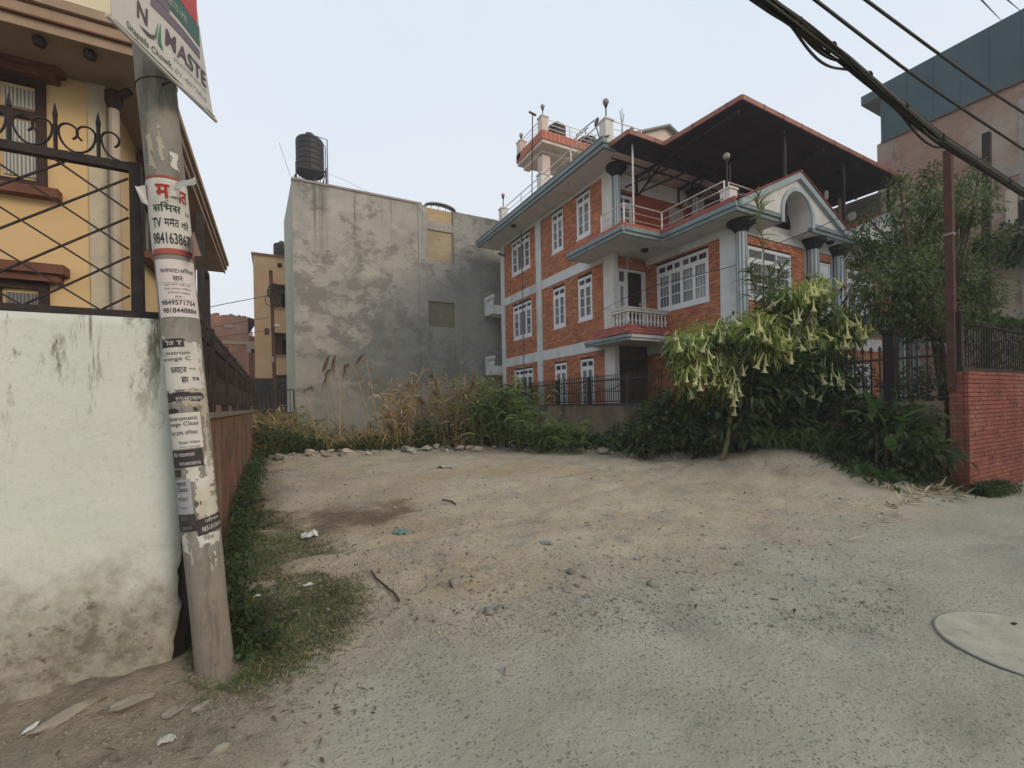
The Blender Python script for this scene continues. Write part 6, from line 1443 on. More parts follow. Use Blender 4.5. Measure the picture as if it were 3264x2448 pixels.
spots = [(2345, 1300, 8.7), (2338, 1262, 8.7), (2352, 1240, 8.7), (2330, 1225, 8.6), (2150, 1210, 8.9), (2160, 1175, 8.9), (2192, 1205, 8.8), (2213, 1222, 8.7), (2252, 1212, 8.6), (2275, 1215, 8.6), (2302, 1215, 8.6), (2367, 1180, 8.6), (2385, 1185, 8.6), (2322, 1250, 8.6), (2582, 1190, 8.6), (2630, 1190, 8.6), (2672, 1200, 8.7), (2548, 1250, 8.7), (2612, 1255, 8.7), (2640, 1250, 8.7), (2520, 1120, 8.5), (2545, 1095, 8.5), (2625, 1080, 8.5), (2760, 1055, 8.6), (2700, 1045, 8.5), (2725, 1020, 8.6), (2600, 1062, 8.5), (2690, 1085, 8.5), (2500, 965, 8.7), (2545, 1000, 8.6), (2560, 1005, 8.6), (2530, 1010, 8.5), (2575, 920, 8.7), (2600, 930, 8.7), (2640, 935, 8.8), (2445, 1040, 8.5), (2405, 1050, 8.5)]
for c, r_ in cs + low[:4]:
    for k in range(8 if r_ > .28 else 4 if r_ > .1 else 0):
        q = c - _F * r_ * U_(.55, 1.15) + _R * r_ * U_(-1, 1) + A_([0, 0, -r_ * U_(-.45, 1.0)]); spots.append(q)
first = True
for q in spots:
    p = near(*q[:2], q[2]) if isinstance(q, tuple) else q; p = p + A_([0, 0, .12])
    M_ = Matrix.Translation(Vector(p) - ang.location) @ Matrix.Rotation(U_(0, 6.28), 4, 'Z') @ Matrix.Rotation(abs(RNG.normal(0, .42)), 4, 'X') @ Matrix.Scale(U_(.6, 1.1), 4)
    if first: f_o.matrix_basis = M_; first = False
    else: inst(f_o, ang, M_)
# tall cane reed rising behind the blossoms
rx = near(2415, 1250, 9.6); reed = thing('cane_reed', (rx[0], rx[1], h1(rx[0], rx[1])), 'tall bamboo like cane rising above the blossoms past the corner column', 'reed')
m = MB(); P_ = []; Dd = []; Lw = []
for pts, r_ in (([(2425, 1300), (2432, 1060), (2434, 800), (2424, 700), (2415, 630)], .022), ([(2400, 1300), (2410, 1050), (2405, 900), (2390, 850)], .016), ([(2440, 1300), (2455, 1060), (2470, 930), (2490, 850)], .016), ([(2420, 1300), (2440, 1100), (2450, 940), (2452, 860)], .014)):
    p3 = catpts([near(a, b, 9.5 + U_(-.2, .2)) for a, b in pts], 30); m.tube([tuple(q) for q in p3], list(np.linspace(r_, r_ * .4, 30)), 6, False)
    tall = r_ > .02
    for i in range(8, 30):
        nn = (2 if i < 23 else 6) if tall else 6
        if tall and i < 12: nn = 4
        for k in range(nn): a = U_(0, 2 * PI); P_.append(p3[i] + RNG.normal(0, .02, 3)); Dd.append((math.cos(a), math.sin(a), U_(.25, 1.5) if not (tall and i > 24) else U_(1, 3))); Lw.append(U_(.28, .6))
m.build('cane', mat('cane_green', (.15, .15, .06), (.20, .17, .08), 5, .7), reed, fix=False)
v, t = blades(P_, Dd, np.array(Lw), .034, .55); npmesh('leaves', v, t, leafmat('cane_leaf', (.075, .105, .04), (.17, .19, .085)), reed, kind='stuff')
# strap leaved tufts below it
for (px, D, lab) in ((2500, 8.6, 'arching green grass tuft under the blossoms left of the soil mound top'), (2590, 8.3, 'arching green grass tuft under the right end of the blossoms'), (2430, 8.9, 'dark grass tuft in the shade beside the pale trunk'), (2330, 9.3, 'dark strap leaved tuft between the two trunks'), (2660, 8.3, 'small grass tuft left of the canna plant')):
    p = near(px, 1400, D); x, y = p[0], p[1]; z = h1(x, y); t_ = thing('grass_tuft', (x, y, z), lab, 'grass tuft'); n = 130
    P_ = np.column_stack([x + RNG.normal(0, .14, n), y + RNG.normal(0, .14, n), np.full(n, z)]); v, t = blades(P_, sphere_dirs(n) * .5 + A_([0, 0, .9]), RNG.uniform(.5, 1.05, n), .028, .55, 5); npmesh('blades', v, t, mid_leaf, t_, kind='stuff')
# dim foliage mass filling the shade under the crown
shade = thing('shrub', tuple(near(2480, 1330, 9.6)), 'dense dark shrub in the shade under the flowering tree', 'shrub')
foliage(shade, [(near(px, py, 9.15 + U_(-.25, .25)), r_) for px, py, r_ in ((2400, 1250, .5), (2480, 1220, .55), (2560, 1260, .5), (2620, 1310, .45), (2450, 1330, .5), (2540, 1350, .45), (2360, 1350, .45), (2640, 1230, .4), (2440, 1160, .45), (2540, 1160, .45), (2640, 1370, .35), (2330, 1270, .4))], dark_leaf, 300, (.12, .28), (.05, .11))
shade2 = thing('shrub', tuple(near(2780, 1330, 8.1)), 'low dark shrub along the foot of the spear fence behind the canna', 'shrub')
foliage(shade2, [(near(px, py, D_), r_) for px, py, r_, D_ in ((2700, 1300, .32, 8.5), (2720, 1390, .34, 8.2), (2770, 1300, .30, 8.1), (2800, 1400, .32, 7.8), (2850, 1310, .28, 7.8), (2870, 1420, .30, 7.5), (2930, 1330, .26, 7.5), (2950, 1430, .28, 7.2), (2660, 1260, .3, 8.8), (3000, 1440, .22, 7.1), (2900, 1380, .3, 7.4))], dark_leaf, 330, (.09, .20), (.04, .09))

# fruit tree behind the spear fence
tx_, ty_ = at('y', 4.75, 3030, 1185)[:2]; tree = thing('fruit_tree', (tx_, ty_, 0), 'dense green fruit tree with a slanting dark trunk behind the spear fence', 'tree')
m = MB(); b_ = A_([tx_, ty_, 0]); f_ = near(2985, 1075, 9.2); f2 = near(2925, 1010, 9.2); limb(m, b_, f_, .14, .10, .04); limb(m, f_, f2, .095, .06, .05)
ccl = [(2770, 790, .36), (2840, 770, .46), (2905, 860, .58), (2985, 720, .52), (2955, 620, .36), (2978, 550, .26), (2868, 585, .24), (2880, 650, .28), (3065, 810, .52), (3105, 660, .42), (3062, 590, .28), (3130, 900, .42), (2850, 950, .50), (2955, 965, .55), (3060, 960, .50), (2775, 900, .40), (2800, 840, .40), (3010, 860, .58), (2750, 980, .26), (2820, 1010, .32), (2930, 1040, .36), (2760, 690, .20), (2740, 760, .22), (3020, 640, .36), (3160, 760, .30), (3150, 600, .22), (2920, 760, .46), (3080, 1050, .36), (3175, 950, .28), (3120, 540, .18)]
cs = [(near(px, py, 9.3 + U_(-.7, .9)), r_ * .92) for px, py, r_ in ccl]
for c, r_ in cs:
    limb(m, f_ if c[0] > f_[0] - .2 else f2, c, .045, .012, .15)
    for k in range(3): limb(m, c, c + sphere_dirs(1)[0] * r_ * 1.1 + A_([0, 0, r_ * .3]), .012, .004, .2, 4)
m.build('trunk', bark, tree, fix=False)
foliage(tree, cs, tree_leaf, 470, (.06, .125), (.028, .055), name='crown', squash=1.0); foliage(tree, [(c + A_([.1, .2, -.1]), r_) for c, r_ in cs], mid_leaf, 170, (.07, .13), (.03, .06), name='inner_leaves')

# canna plants, each leaf a part
cn = near(2830, 1440, 7.75); canna = thing('canna_plant', (cn[0], cn[1], h1(cn[0], cn[1])), 'canna plant with big paddle leaves before the spear fence', 'plant')
cleaf = leafmat('canna_leaf', (.040, .075, .026), (.06, .10, .035), rand=.2, trans=.3, rough=.4)
def paddle(base, tip, wd, parent, fold=.12, arch=.12, m_=cleaf):
    base, tip = A_(base, float), A_(tip, float); d = tip - base; L = np.linalg.norm(d); s_ = unit(np.cross(d, A_([0, 0, 1]) + RNG.normal(0, .3, 3))); n_ = unit(np.cross(s_, d)); V_ = []; k = 8
    for i in range(k + 1):
        s = i / k; wv = wd * math.sin(PI * min(1, s * .93 + .07)) ** .7 * .5; c = base + d * s + n_ * arch * L * math.sin(PI * s * .9) * .6
        V_ += [c - s_ * wv + n_ * wv * fold * 2, c, c + s_ * wv + n_ * wv * fold * 2]
    fs = []
    for i in range(k): a = 3 * i; fs += [(a, a + 1, a + 4, a + 3), (a + 1, a + 2, a + 5, a + 4)]
    return npmesh('leaf', np.array(V_), fs, m_, parent, smooth=True)
cb0 = A_([cn[0], cn[1], h1(cn[0], cn[1])])
for (bx_, by_, tx2, ty2, w2, dD) in ((2760, 1320, 2690, 1315, .15, 0), (2790, 1330, 2750, 1245, .15, .2), (2840, 1320, 2850, 1225, .17, .2), (2880, 1330, 3000, 1300, .15, -.1), (2890, 1350, 3010, 1325, .13, .1), (2850, 1330, 2895, 1350, .20, -.2), (2860, 1400, 2905, 1330, .16, -.2), (2820, 1360, 2780, 1300, .16, .1), (2830, 1390, 2845, 1440, .20, -.3), (2820, 1430, 2865, 1425, .20, -.3), (2920, 1380, 2965, 1355, .13, 0), (2910, 1420, 2960, 1395, .14, .1), (2870, 1300, 2910, 1290, .12, .3), (2800, 1300, 2815, 1255, .12, .3)):
    paddle(near(bx_, by_, 7.2 + dD * .7), near(tx2, ty2, 7.2 + dD * .7), w2 * .82, canna)
m = MB()
for k in range(5): p = near(2790 + k * 32, 1330, 7.3); m.tube([(p[0], p[1], h1(p[0], p[1]) - .05), (p[0] + .03, p[1], p[2] - .25)], .008, 6)
m.build('stems', mat('reddish_stem', (.045, .03, .02), (.05, .05, .02)), canna, kind='stuff')
for (px, py, D, lab) in ((2740, 1440, 7.3, 'low broad leaved weed at the edge of the soil mound'), (2935, 1440, 7.2, 'dark broad leaved weed near the foot of the brick wall'), (2830, 1470, 7.0, 'small weed with drooping leaves above the straw litter')):
    p = near(px, py, D); z = h1(p[0], p[1]); w_ = thing('broad_leaf_weed', (p[0], p[1], z), lab, 'weed')
    for k in range(9): a = U_(0, 2 * PI); e = A_([math.cos(a), math.sin(a), U_(.3, 1.1)]) * U_(.18, .34); b3 = A_([p[0], p[1], z + .04]); paddle(b3 + e * .25, b3 + e, .10, w_)
    foliage(w_, [(A_([p[0], p[1], z + .12]), .22)], dark_leaf, 160, (.06, .13), (.03, .07))
# creeping green at the foot of the pillar
n = 15000; pts = []
while len(pts) < n:
    s = U_(0, 1); x = 8.75 + s * 2.0 + RNG.normal(0, .16); y = 3.85 - s * .9 + RNG.normal(0, .34) + .35 * (1 - s)
    if s > .45 and y > YP - .03 and x > XP - .02: y = YP - .03 - abs(RNG.normal(0, .13)) * (1.3 - s)
    if 2.55 + .15 * vnoise(np.array([x]), np.array([0.]), 3, 2)[0] < y and y < 4.8: pts.append((x, y))
pts = np.array(pts); P_ = np.column_stack([pts, H(pts[:, 0], pts[:, 1]) + RNG.uniform(0, .14, n) + .22 * RNG.uniform(0, 1, n) * sstep(9.2, 9.7, pts[:, 0]) * (pts[:, 1] > 3.0)])
v1 = leaves(P_[:12000], sphere_dirs(12000) + A_([0, 0, .5]), RNG.uniform(.03, .09, 12000), RNG.uniform(.015, .04, 12000)); v2 = blades(P_[12000:], sphere_dirs(3000) + A_([0, 0, .8]), RNG.uniform(.08, .24, 3000), .010, .6, 3)
v, t = merge(v1, v2); npmesh('creeping_weeds', v, t, dark_leaf, kind='stuff')
# garden plants behind the spear fence
for (px, py, D, r_, lab) in ((2720, 1180, 8.9, .35, 'potted shrub behind the left part of the spear fence'), (2900, 1200, 9.0, .40, 'potted shrub right of the gate post'), (2985, 1190, 8.6, .35, 'dark shrub behind the fence next to the brick pillar'), (3180, 1090, 9.5, .5, 'shrub behind the bars above the brick wall'), (2830, 1215, 8.8, .22, 'small shrub with red flowers behind the gate post')):
    c = near(px, py, D); w_ = thing('garden_shrub', (c[0], c[1], 0), lab, 'shrub'); foliage(w_, [(c, r_), (c + A_([.1, 0, -.4]), r_), (c + A_([-.1, .1, -.8]), r_ * .8)], dark_leaf, 200, (.06, .14), (.03, .07))
    if 'red' in lab: foliage(w_, [(c + A_([-.05, -.1, .05]), r_ * 1.1)], mat('red_flower', (.35, .04, .04)), 40, (.04, .07), (.03, .06), name='flowers')
n = 700; P_ = np.column_stack([RNG.uniform(XP, 13, n), YP + .12 + RNG.normal(0, .08, n), ZP + .93 + RNG.uniform(-.1, .1, n)]); v, t = leaves(P_, sphere_dirs(n), RNG.uniform(.06, .13, n), RNG.uniform(.03, .06, n)); npmesh('creeper_leaves', v, t, dark_leaf, kind='stuff')
dc = at('x', XB - .3, 3235, 770); vine = thing('hanging_vine', tuple(dc), 'dark vine hanging from a ledge of the raw brick building', 'vine'); foliage(vine, [(at('x', XB - .3, px, py), .5) for px, py in ((3210, 760), (3250, 745), (3264, 800), (3190, 800))], dark_leaf, 60, (.2, .4), (.1, .2))
# slip of weeds on the tower rail
ca = near(1823, 507, 16.2); rv = thing('dry_creeper', tuple(ca), 'dry creeper twigs tangled in the roof railing', 'creeper'); PLs = [at('x', XR, 1780 + k * 9, 560 - k * 6.6 + RNG.normal(0, 8)) for k in range(14)] * 6; PLs = np.array(PLs) + RNG.normal(0, .09, (84, 3)); v, t = blades(PLs, sphere_dirs(84), RNG.uniform(.2, .5, 84), .03, .3, 3); npmesh('twigs', v, t, dry_green, rv, kind='stuff')

# turf at the foot of the pole and the brown wall
poly_t = [(-.50, 3.3), (-.25, 3.02), (-.08, 2.97), (.20, 3.12), (.42, 3.40), (.58, 3.80), (.60, 4.5), (.48, 5.2), (.25, 6.0), (-.08, 7.0), (-.25, 8.5), (-.28, 12.3), (-.50, 12.4)]
def inpoly(x, y, P=poly_t):
    c = False; j = len(P) - 1
    for i in range(len(P)):
        if (P[i][1] > y) != (P[j][1] > y) and x < (P[j][0] - P[i][0]) * (y - P[i][1]) / (P[j][1] - P[i][1]) + P[i][0]: c = not c
        j = i
    return c
pts = []
cy_ = 2.7 + 9.6 * U_(0, 1, 150000) ** 1.9; cx_ = U_(-.5, .75, 150000); okn = (vnoise(cx_, cy_, 3.2, 21) > -.42 + .22 * (cy_ > 4.4)) & ((cx_ + .32) ** 2 + (cy_ - 3.19) ** 2 > .0169)
for x, y in zip(cx_[okn], cy_[okn]):
    if inpoly(x + random.gauss(0, .10), y + random.gauss(0, .10)): pts.append((x, y))
    if len(pts) >= 36000: break
pts = np.array(pts); n = len(pts); hgt_ = .035 + .05 * (vnoise(pts[:, 0], pts[:, 1], 2.4, 22) + .5) + .05 * sstep(.0, -.4, pts[:, 0]); P_ = np.column_stack([pts, H(pts[:, 0], pts[:, 1])])
v, t = blades(P_, sphere_dirs(n) + A_([0, 0, .65]), hgt_ * RNG.uniform(.6, 1.5, n), RNG.uniform(.003, .006, n), .45, 3); npmesh('grass', v, t, grass_leaf, kind='stuff')
k = 3500; idx = RNG.integers(0, n, k); v, t = blades(P_[idx], sphere_dirs(k) + A_([0, 0, .3]), RNG.uniform(.03, .09, k), .004, .3, 3); npmesh('dry_grass', v, t, dry_leaf, kind='stuff')
pts = []
while len(pts) < 7000:
    y = 3.3 + 9.2 * U_(0, 1) ** 1.3; x = -.50 + abs(RNG.normal(0, .13)) + (.06 if y < 6 else 0)
    if (x + .32) ** 2 + (y - 3.19) ** 2 > .02: pts.append((x, y))
pts = np.array(pts); P_ = np.column_stack([pts, H(pts[:, 0], pts[:, 1]) + RNG.uniform(0, .24, 7000) * (.5 + (vnoise(pts[:, 0], pts[:, 1], 1.3, 31) + .5))])
v, t = leaves(P_, sphere_dirs(7000) + A_([.2, -.1, .4]), RNG.uniform(.025, .075, 7000), RNG.uniform(.014, .036, 7000)); npmesh('wall_foot_weeds', v, t, dark_leaf, kind='stuff')
for (px, py, lab) in ((765, 2100, 'leafy green weed touching the right side of the pole base'), (800, 1990, 'small leafy weed in the turf above the pole base'), (860, 2060, 'little upright weed at the edge of the turf')):
    p = at('z', .05, px, py); w_ = thing('leafy_weed', (p[0], p[1], h1(p[0], p[1])), lab, 'weed')
    for s in range(7):
        a = U_(0, 2 * PI); tip = A_([p[0] + .10 * math.cos(a), p[1] + .10 * math.sin(a), h1(p[0], p[1]) + U_(.08, .17)]); b3 = A_([p[0], p[1], h1(p[0], p[1])]); m = MB(); m.tube([tuple(b3), tuple(tip)], .003, 4, False); m.build('stem', mid_leaf, w_, fix=False)
        foliage(w_, [((b3 + tip) / 2 + A_([0, 0, .02]), .05), (tip, .05)], dark_leaf, 420, (.035, .06), (.018, .032), name='leaves')

# ================================================================== STONES AND LITTER
def rock_mesh(seed, m_, flat=.6, sub=2):
    bm = bmesh.new(); bmesh.ops.create_icosphere(bm, subdivisions=sub, radius=1); rr_ = random.Random(seed)
    cuts = [(Vector((rr_.gauss(0, 1), rr_.gauss(0, 1), rr_.gauss(0, .9))).normalized(), rr_.uniform(.5, .85)) for _ in range(9)]
    for v_ in bm.verts:
        q = v_.co.normalized(); k = 1 + .32 * mnoise.noise(q * 1.3 + Vector((seed * 7.1, 0, 0))) + .12 * mnoise.noise(q * 3.4 + Vector((0, seed * 3.3, 0)))
        c_ = q * k
        for pn, pd in cuts:
            e_ = c_.dot(pn) - pd
            if e_ > 0: c_ = c_ - pn * e_ * .92
        v_.co = Vector((c_.x, c_.y * .8, max(-.4, c_.z) * flat))
    me = bpy.data.meshes.new('stone'); bm.to_mesh(me); bm.free(); me.materials.append(m_); return me
st_grey = mat('grey_stone', (.20, .185, .155), (.28, .26, .215), 9, .95, bump=.4, rand=.25); st_pale = mat('pale_rubble', (.40, .37, .31), (.30, .275, .225), 8, .95, bump=.5, rand=.2); st_red = mat('brick_rubble', (.36, .155, .085), (.27, .115, .065), 7, .9, bump=.4); st_dark = mat('dark_clod', (.105, .085, .06), (.15, .125, .09), 8, .95, bump=.5)
R_g = [rock_mesh(i, st_grey, .55 + .1 * (i % 3)) for i in range(5)]; R_p = [rock_mesh(10 + i, st_pale, .5 + .12 * (i % 3)) for i in range(5)]; R_c = [rock_mesh(50 + i, mat('soil_coated_concrete', (.235, .20, .155), (.30, .265, .21), 9, .95, bump=.6), .55, 3) for i in range(3)]; R_r = [rock_mesh(30, st_red, .6), rock_mesh(31, st_red, .5)]; R_d = [rock_mesh(40, st_dark, .7), rock_mesh(41, st_dark, .6)]
def stone(me, x, y, r_, label, grp=None, name='stone', cat='stone', squash=1., rz=None):
    o = bpy.data.objects.new(name, me); COL.objects.link(o); o.location = (x, y, h1(x, y) + r_ * .12); o.scale = (r_ * U_(.85, 1.25), r_ * U_(.8, 1.2), r_ * U_(.75, 1.05) * squash); o.rotation_euler = (RNG.normal(0, .12), RNG.normal(0, .12), U_(0, 6.28) if rz is None else rz); return tag(o, label, cat, grp)
def gp3v(px, py):
    px, py = np.asarray(px, float), np.asarray(py, float); d = _F[None] + ((px - CXP) / FPX)[:, None] * _R[None] - ((py - CYP) / FPX)[:, None] * _U[None]; z = np.full(len(px), .1)
    for _ in range(6): t = (z - EYE[2]) / d[:, 2]; p = EYE[None] + t[:, None] * d; z = H(p[:, 0], p[:, 1])
    return p[:, :2]
def gp3(px, py, z=.1):
    p = at('z', z, px, py)
    for _ in range(6): z = h1(p[0], p[1]); p = at('z', z, px, py)
    return p
for (px, py, r_, lab) in ((1822, 1828, .062, 'largest rounded grey stone near the middle of the lot'), (1866, 1840, .042, 'grey stone just right of the largest rounded stone'), (1808, 1882, .055, 'dark rough stone in front of the largest rounded stone'), (1838, 1868, .038, 'small pale stone beside the dark rough stone'), (2080, 1868, .055, 'isolated grey stone on the road side of the lot'), (2318, 1748, .045, 'round grey stone near the start of the smooth road'), (2354, 1800, .045, 'flat grey stone where the soil meets the smooth road'), (2214, 1880, .035, 'small grey stone on the smooth road right of the isolated one'), (1455, 1866, .085, 'flat pale slab shaped stone left of the stone cluster'), (1460, 1703, .042, 'dark clod beyond the blue plastic scrap'), (1045, 1950, .04, 'small round stone near the tip of the twig'), (1560, 1955, .06, 'pale split stone on the gravelly strip'), (1590, 1945, .05, 'second pale split stone beside its twin'), (1260, 1622, .05, 'pale stone at the end of the damp dark patch'), (2900, 1565, .03, 'small dark stone below the straw litter'), (1620, 2145, .045, 'lone pebble in the middle of the rough road'), (700, 2395, .04, 'small dark stone in front of the wall foot')): p = gp3(px, py); stone(R_g[RNG.integers(5)], p[0], p[1], r_, lab)
for (px, py, r_, lab) in ((430, 2235, .085, 'long concrete lump lying before the foot of the white wall'), (215, 2275, .10, 'thin broken slab leaning on the foot of the white wall'), (555, 2265, .06, 'rounded concrete lump left of the pole base'), (650, 2245, .05, 'pale lump of mortar touching the pole base')): p = gp3(px, py); o_ = stone(R_c[RNG.integers(3)], p[0], p[1], r_ * .85, lab, name='concrete_lump', cat='rubble', squash=.75, rz=.55 + RNG.normal(0, .2)); o_.scale.x *= 1.5; o_.location.z -= .01
for i in range(190):
    x = U_(-.2, 7.9); y = float(edge(x)) + RNG.normal(-.16, .20); r_ = .028 + .15 * U_(0, 1) ** 2.8; me = R_p[RNG.integers(5)] if U_(0, 1) < .72 else (R_g[RNG.integers(5)])
    stone(me, x, y, r_, 'broken piece of pale rubble lying in the row along the weeds', 'rubble pieces along the edge of the weeds', name='rubble_piece', cat='rubble').location.z += r_ * .22
for (px, py, r_, lab) in ((1190, 1442, .11, 'red brick lump in the rubble row near the bramble tuft'), (1640, 1432, .12, 'flat reddish rubble before the green reeds'), (1670, 1438, .09, 'second reddish brick piece before the green reeds')): p = gp3(px, py, .3); stone(R_r[0], p[0], p[1], r_, lab, name='brick_lump', cat='rubble')
for (px, py, r_, lab) in ((1370, 1425, .20, 'dark earth clod in the rubble row under the dry reeds'), (1415, 1428, .14, 'second dark clod beside the larger one')): p = gp3(px, py, .3); stone(R_d[0], p[0], p[1], r_, lab, name='earth_clod', cat='clod')
for i in range(70):
    p = gp3(U_(1150, 2300), U_(1600, 1990)); stone(R_g[RNG.integers(5)], p[0], p[1], U_(.014, .034), 'small grey stone scattered on the bare soil of the lot', 'small stones scattered over the soil')
# fine gravel, one mass
lv = np.array([v_.co[:] for v_ in R_g[0].vertices]); small = rock_mesh(77, st_grey, .6, 1); lv = np.array([v_.co[:] for v_ in small.vertices]); lf_ = np.array([p.vertices[:] for p in small.polygons])
def gravel(name, pts, rr, m_):
    n = len(pts); z = H(pts[:, 0], pts[:, 1]); a = RNG.uniform(0, 6.28, n); r_ = RNG.uniform(*rr, n); ca, sa = np.cos(a)[:, None], np.sin(a)[:, None]
    X = lv[None, :, 0] * r_[:, None] * RNG.uniform(.7, 1.4, (n, 1)); Y = lv[None, :, 1] * r_[:, None]; Z = lv[None, :, 2] * r_[:, None]
    V_ = np.stack([X * ca - Y * sa + pts[:, 0:1], X * sa + Y * ca + pts[:, 1:2], Z + z[:, None] + .0], -1).reshape(-1, 3); F_ = (lf_[None] + (np.arange(n) * len(lv))[:, None, None]).reshape(-1, 3); npmesh(name, V_, F_, m_, kind='stuff')
gpts = gp3v(U_(750, 2900, 2400), 1480 + 560 * U_(0, 1, 2400) ** .8); gravel('gravel', gpts, (.003, .012), mat('soil_gravel', (.27, .235, .185), (.17, .15, .12), 30, .95))
gpts = gp3v(U_(700, 2900, 7000), 1460 + 560 * U_(0, 1, 7000) ** 1.1); gravel('soil_crumbs', gpts, (.005, .022), gm)
gpts = np.array([(c_[0] + RNG.normal(0, .16), c_[1] + RNG.normal(0, .10)) for c_ in [gp3(U_(1100, 2300), U_(1620, 2000)) for _ in range(34)] for _ in range(22)]); gravel('stone_chips', gpts, (.005, .018), st_grey)
gpts = np.array([(RNG.normal(1.5, 1.0), RNG.normal(2.85, .22)) for _ in range(1500)]); gravel('road_edge_gravel', gpts, (.003, .012), mat('soil_gravel', (.27, .235, .185)))
gpts = np.array([(U_(-2.2, .0), RNG.normal(2.75, .30)) for _ in range(1300)]); gpts = gpts[gpts[:, 1] < 3.25]; gravel('wall_foot_debris', gpts, (.003, .013), mat('wall_debris', (.20, .165, .12), (.30, .265, .21), 25, .95))
gpts = np.column_stack([RNG.uniform(-.3, 8.2, 1800), np.zeros(1800)]); gpts[:, 1] = edge(gpts[:, 0]) + RNG.normal(-.16, .24, 1800); gravel('rubble', gpts, (.010, .045), st_pale)
# straw, leaf litter
def litter(name, pts, L, W, m_, up=.12):
    n = len(pts); P_ = np.column_stack([pts, H(pts[:, 0], pts[:, 1]) + .008]); d = sphere_dirs(n) * A_([1, 1, up]); v, t = leaves(P_, d, RNG.uniform(*L, n), RNG.uniform(*W, n), droop=.05); npmesh(name, v, t, m_, kind='stuff')
spx = (lambda s: gp3v(2690 + 360 * s + RNG.normal(0, 30, 620), 1472 + 112 * s + RNG.normal(0, 15, 620)))(RNG.uniform(0, 1, 620)); litter('straw_litter', spx, (.08, .36), (.012, .04), mat('pale_straw', (.52, .46, .33), (.40, .34, .23), 9, .9), .3)
spx = gp3v(U_(1750, 2700, 300), RNG.normal(1462, 14, 300)); litter('dry_twigs', spx, (.05, .22), (.006, .02), mat('pale_straw', (.52, .46, .33), (.40, .34, .23), 9, .9), .2)
lpx = gp3v(U_(760, 2850, 700), 1480 + 520 * U_(0, 1, 700) ** 1.5); litter('fallen_leaves', lpx, (.02, .06), (.012, .03), mat('brown_litter', (.15, .11, .075), (.095, .07, .05), 12, .9), .35)
lpx = np.array([(U_(-2.2, .5), RNG.normal(2.6, .35)) for _ in range(260)]); lpx = lpx[lpx[:, 1] < 3.2]; litter('wall_foot_litter', lpx, (.02, .09), (.006, .02), mat('brown_litter', (.15, .11, .075), (.095, .07, .05), 12, .9), .35)
lpx = np.array([(U_(7.6, 9.4), U_(4.2, 6.6)) for _ in range(500)]); litter('mound_litter', lpx, (.04, .2), (.006, .02), mat('grey_litter', (.30, .26, .19), (.20, .17, .12), 12, .9), .4)
def scrap(name, label, cat, px, py, r_, m_, h=.5, n=9):
    p = gp3(px, py); V_ = []
    for j in range(n + 1):
        for i in range(n + 1):
            u_, v_ = i / n - .5, j / n - .5; x = p[0] + u_ * 2 * r_ * (1 + .5 * vnoise(np.array([v_]), np.array([0.]), 5, px)[0]); y = p[1] + v_ * 1.5 * r_ * (1 + .7 * vnoise(np.array([u_]), np.array([0.]), 6, py)[0])
            V_.append((x, y, h1(x, y) + .008 + h * r_ * abs(vnoise(np.array([u_]), np.array([v_]), 5.5, px + py)[0] * 1.6 + .25) * (1 - 1.7 * (u_ * u_ + v_ * v_))))
    ii_ = np.arange((n + 1) ** 2).reshape(n + 1, n + 1); Fq_ = np.stack([ii_[:-1, :-1], ii_[:-1, 1:], ii_[1:, 1:], ii_[1:, :-1]], -1).reshape(-1, 4); return tag(npmesh(name, np.array(V_), Fq_, m_), label, cat)
pw_ = mat('waste_paper', (.68, .67, .63), (.58, .57, .54), 12, .8)
scrap('plastic_scrap', 'crumpled blue green plastic scrap on the bare soil', 'plastic', 1278, 1700, .085, mat('blue_green_plastic', (.10, .19, .185), (.14, .235, .225), 15, .5), .8)
scrap('paper_scrap', 'crumpled white paper near the damp patch at the turf edge', 'paper scrap', 986, 1712, .085, pw_, 1.0); scrap('paper_scrap', 'small white paper lying in the turf near the twig', 'paper scrap', 985, 1868, .045, pw_, .6); scrap('paper_scrap', 'tiny white scrap in the turf by the pole', 'paper scrap', 818, 1905, .028, pw_, .8); scrap('paper_scrap', 'small white strip lying at the foot of the white wall', 'paper scrap', 95, 2328, .028, pw_, .5); scrap('paper_scrap', 'pale crumpled scrap among the gravel below the pole', 'paper scrap', 530, 2365, .035, mat('dull_paper', (.42, .41, .36)), .8); scrap('cloth_scrap', 'grey cardboard scrap lying flat on the soil beyond the damp patch', 'scrap', 1415, 1490, .16, mat('grey_card', (.36, .33, .27)), .6); scrap('plastic_scrap', 'faded grey green plastic bit right of the stone group', 'plastic', 1742, 1732, .06, mat('grey_green_plastic', (.20, .25, .22)), .5)
tp_ = [gp3(*q) for q in ((1182, 1822), (1200, 1850), (1235, 1880), (1262, 1902), (1272, 1922))]; m = MB(); m.tube([(q[0], q[1], q[2] + .018) for q in tp_], [.006, .009, .010, .010, .012], 6); tag(m.build('twig', bark), 'crooked brown twig lying on the soil beside the turf', 'twig')
tp_ = [gp3(*q) for q in ((1410, 1597), (1440, 1602), (1452, 1612))]; m = MB(); m.tube([(q[0], q[1], q[2] + .02) for q in tp_], .014, 6); tag(m.build('twig', bark), 'short thick stick on the soil beyond the blue plastic scrap', 'twig')
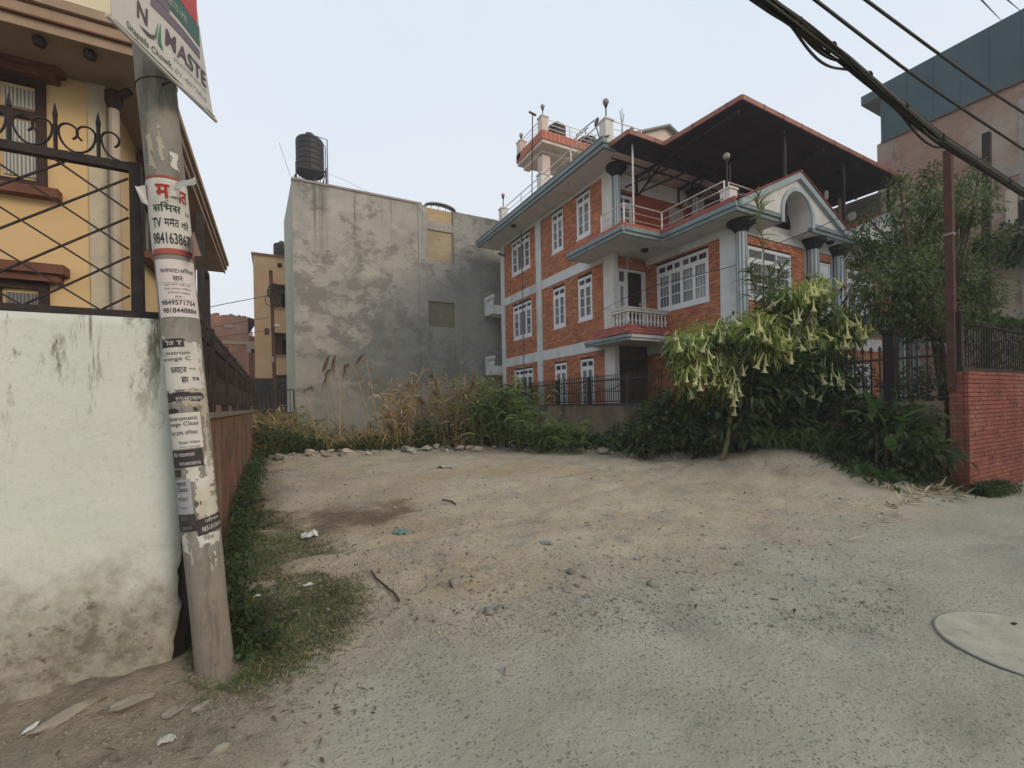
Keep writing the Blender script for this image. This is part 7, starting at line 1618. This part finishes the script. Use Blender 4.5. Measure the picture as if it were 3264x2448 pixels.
# manhole cover in the road
mx_, my_ = 4.22, .93; mh = thing('manhole_cover', (mx_, my_, 0), 'round concrete manhole cover set in the road at the right edge', 'manhole cover')
zt = max(h1(mx_ + .5 * math.cos(a), my_ + .5 * math.sin(a)) for a in np.linspace(0, 6.28, 24)) + .004
mcc = mat('cover_concrete', (.43, .405, .33), (.35, .325, .26), 5, .95, bump=.6, bscale=60, dirt=(.27, .25, .205), dscale=6, damt=.7)
m = MB(); m.lathe((mx_, my_, zt - .05), [(.492, 0), (.492, .052), (.484, .058)], 64); m.build('cover', mcc, mh)
for a in (.6, 3.75):
    c_, s_ = math.cos(a), math.sin(a); m = MB(); m.box(mx_ + .33 * c_ - .03, mx_ + .33 * c_ + .03, my_ + .33 * s_ - .012, my_ + .33 * s_ + .012, zt + .0, zt + .0095); m.build('lifting_slot', iron, mh)
m = MB(); n = 64
for i in range(n):
    a, b = 2 * PI * i / n, 2 * PI * (i + 1) / n; m.add([(mx_ + r_ * math.cos(q), my_ + r_ * math.sin(q), zt + dz_) for q, r_, dz_ in ((a, .491, .0012), (a, .503 + .008 * math.sin(a * 3) + .004 * math.sin(a * 11), .0016), (b, .503 + .008 * math.sin(b * 3) + .004 * math.sin(b * 11), .0016), (b, .491, .0012))], [(0, 1, 2, 3)])
m.build('joint', mat('dark_joint', (.13, .12, .095)), mh, fix=False)
# things kept under the canopy
for (name, lab, cat, px, py, yy, sx, sy, sz, m_) in (('plank_stack', 'pale boards leaning under the canopy between the gables', 'boards', 2685, 665, 9.0, .5, .08, 1.1, mat('pale_board', (.30, .20, .15))), ('white_drum', 'white drum on the terrace under the canopy', 'drum', 2712, 692, 8.9, .3, .3, .35, white), ('white_bag', 'small white bag hanging under the canopy beside the big gable', 'bag', 2633, 622, 8.6, .13, .1, .30, white)):
    c = at('y', yy, px, py); t_ = thing(name, tuple(c), lab, cat); m = MB(); m.lathe(tuple(c - A_([0, 0, sz / 2])), [(sx * .5, 0), (sx * .55, sz * .3), (sx * .5, sz * .9), (sx * .3, sz)], 10) if 'plank' not in name else [m.extrude([(c[0] - .25 + k * .16, yy + k * .02, c[2] - sz / 2), (c[0] - .12 + k * .16, yy + k * .02, c[2] - sz / 2), (c[0] - .02 + k * .16, yy + .05 + k * .02, c[2] + sz / 2), (c[0] - .15 + k * .16, yy + .05 + k * .02, c[2] + sz / 2)], (0, .025, 0)) for k in range(3)]
    m.build('body' if 'plank' not in name else 'boards', m_, t_)
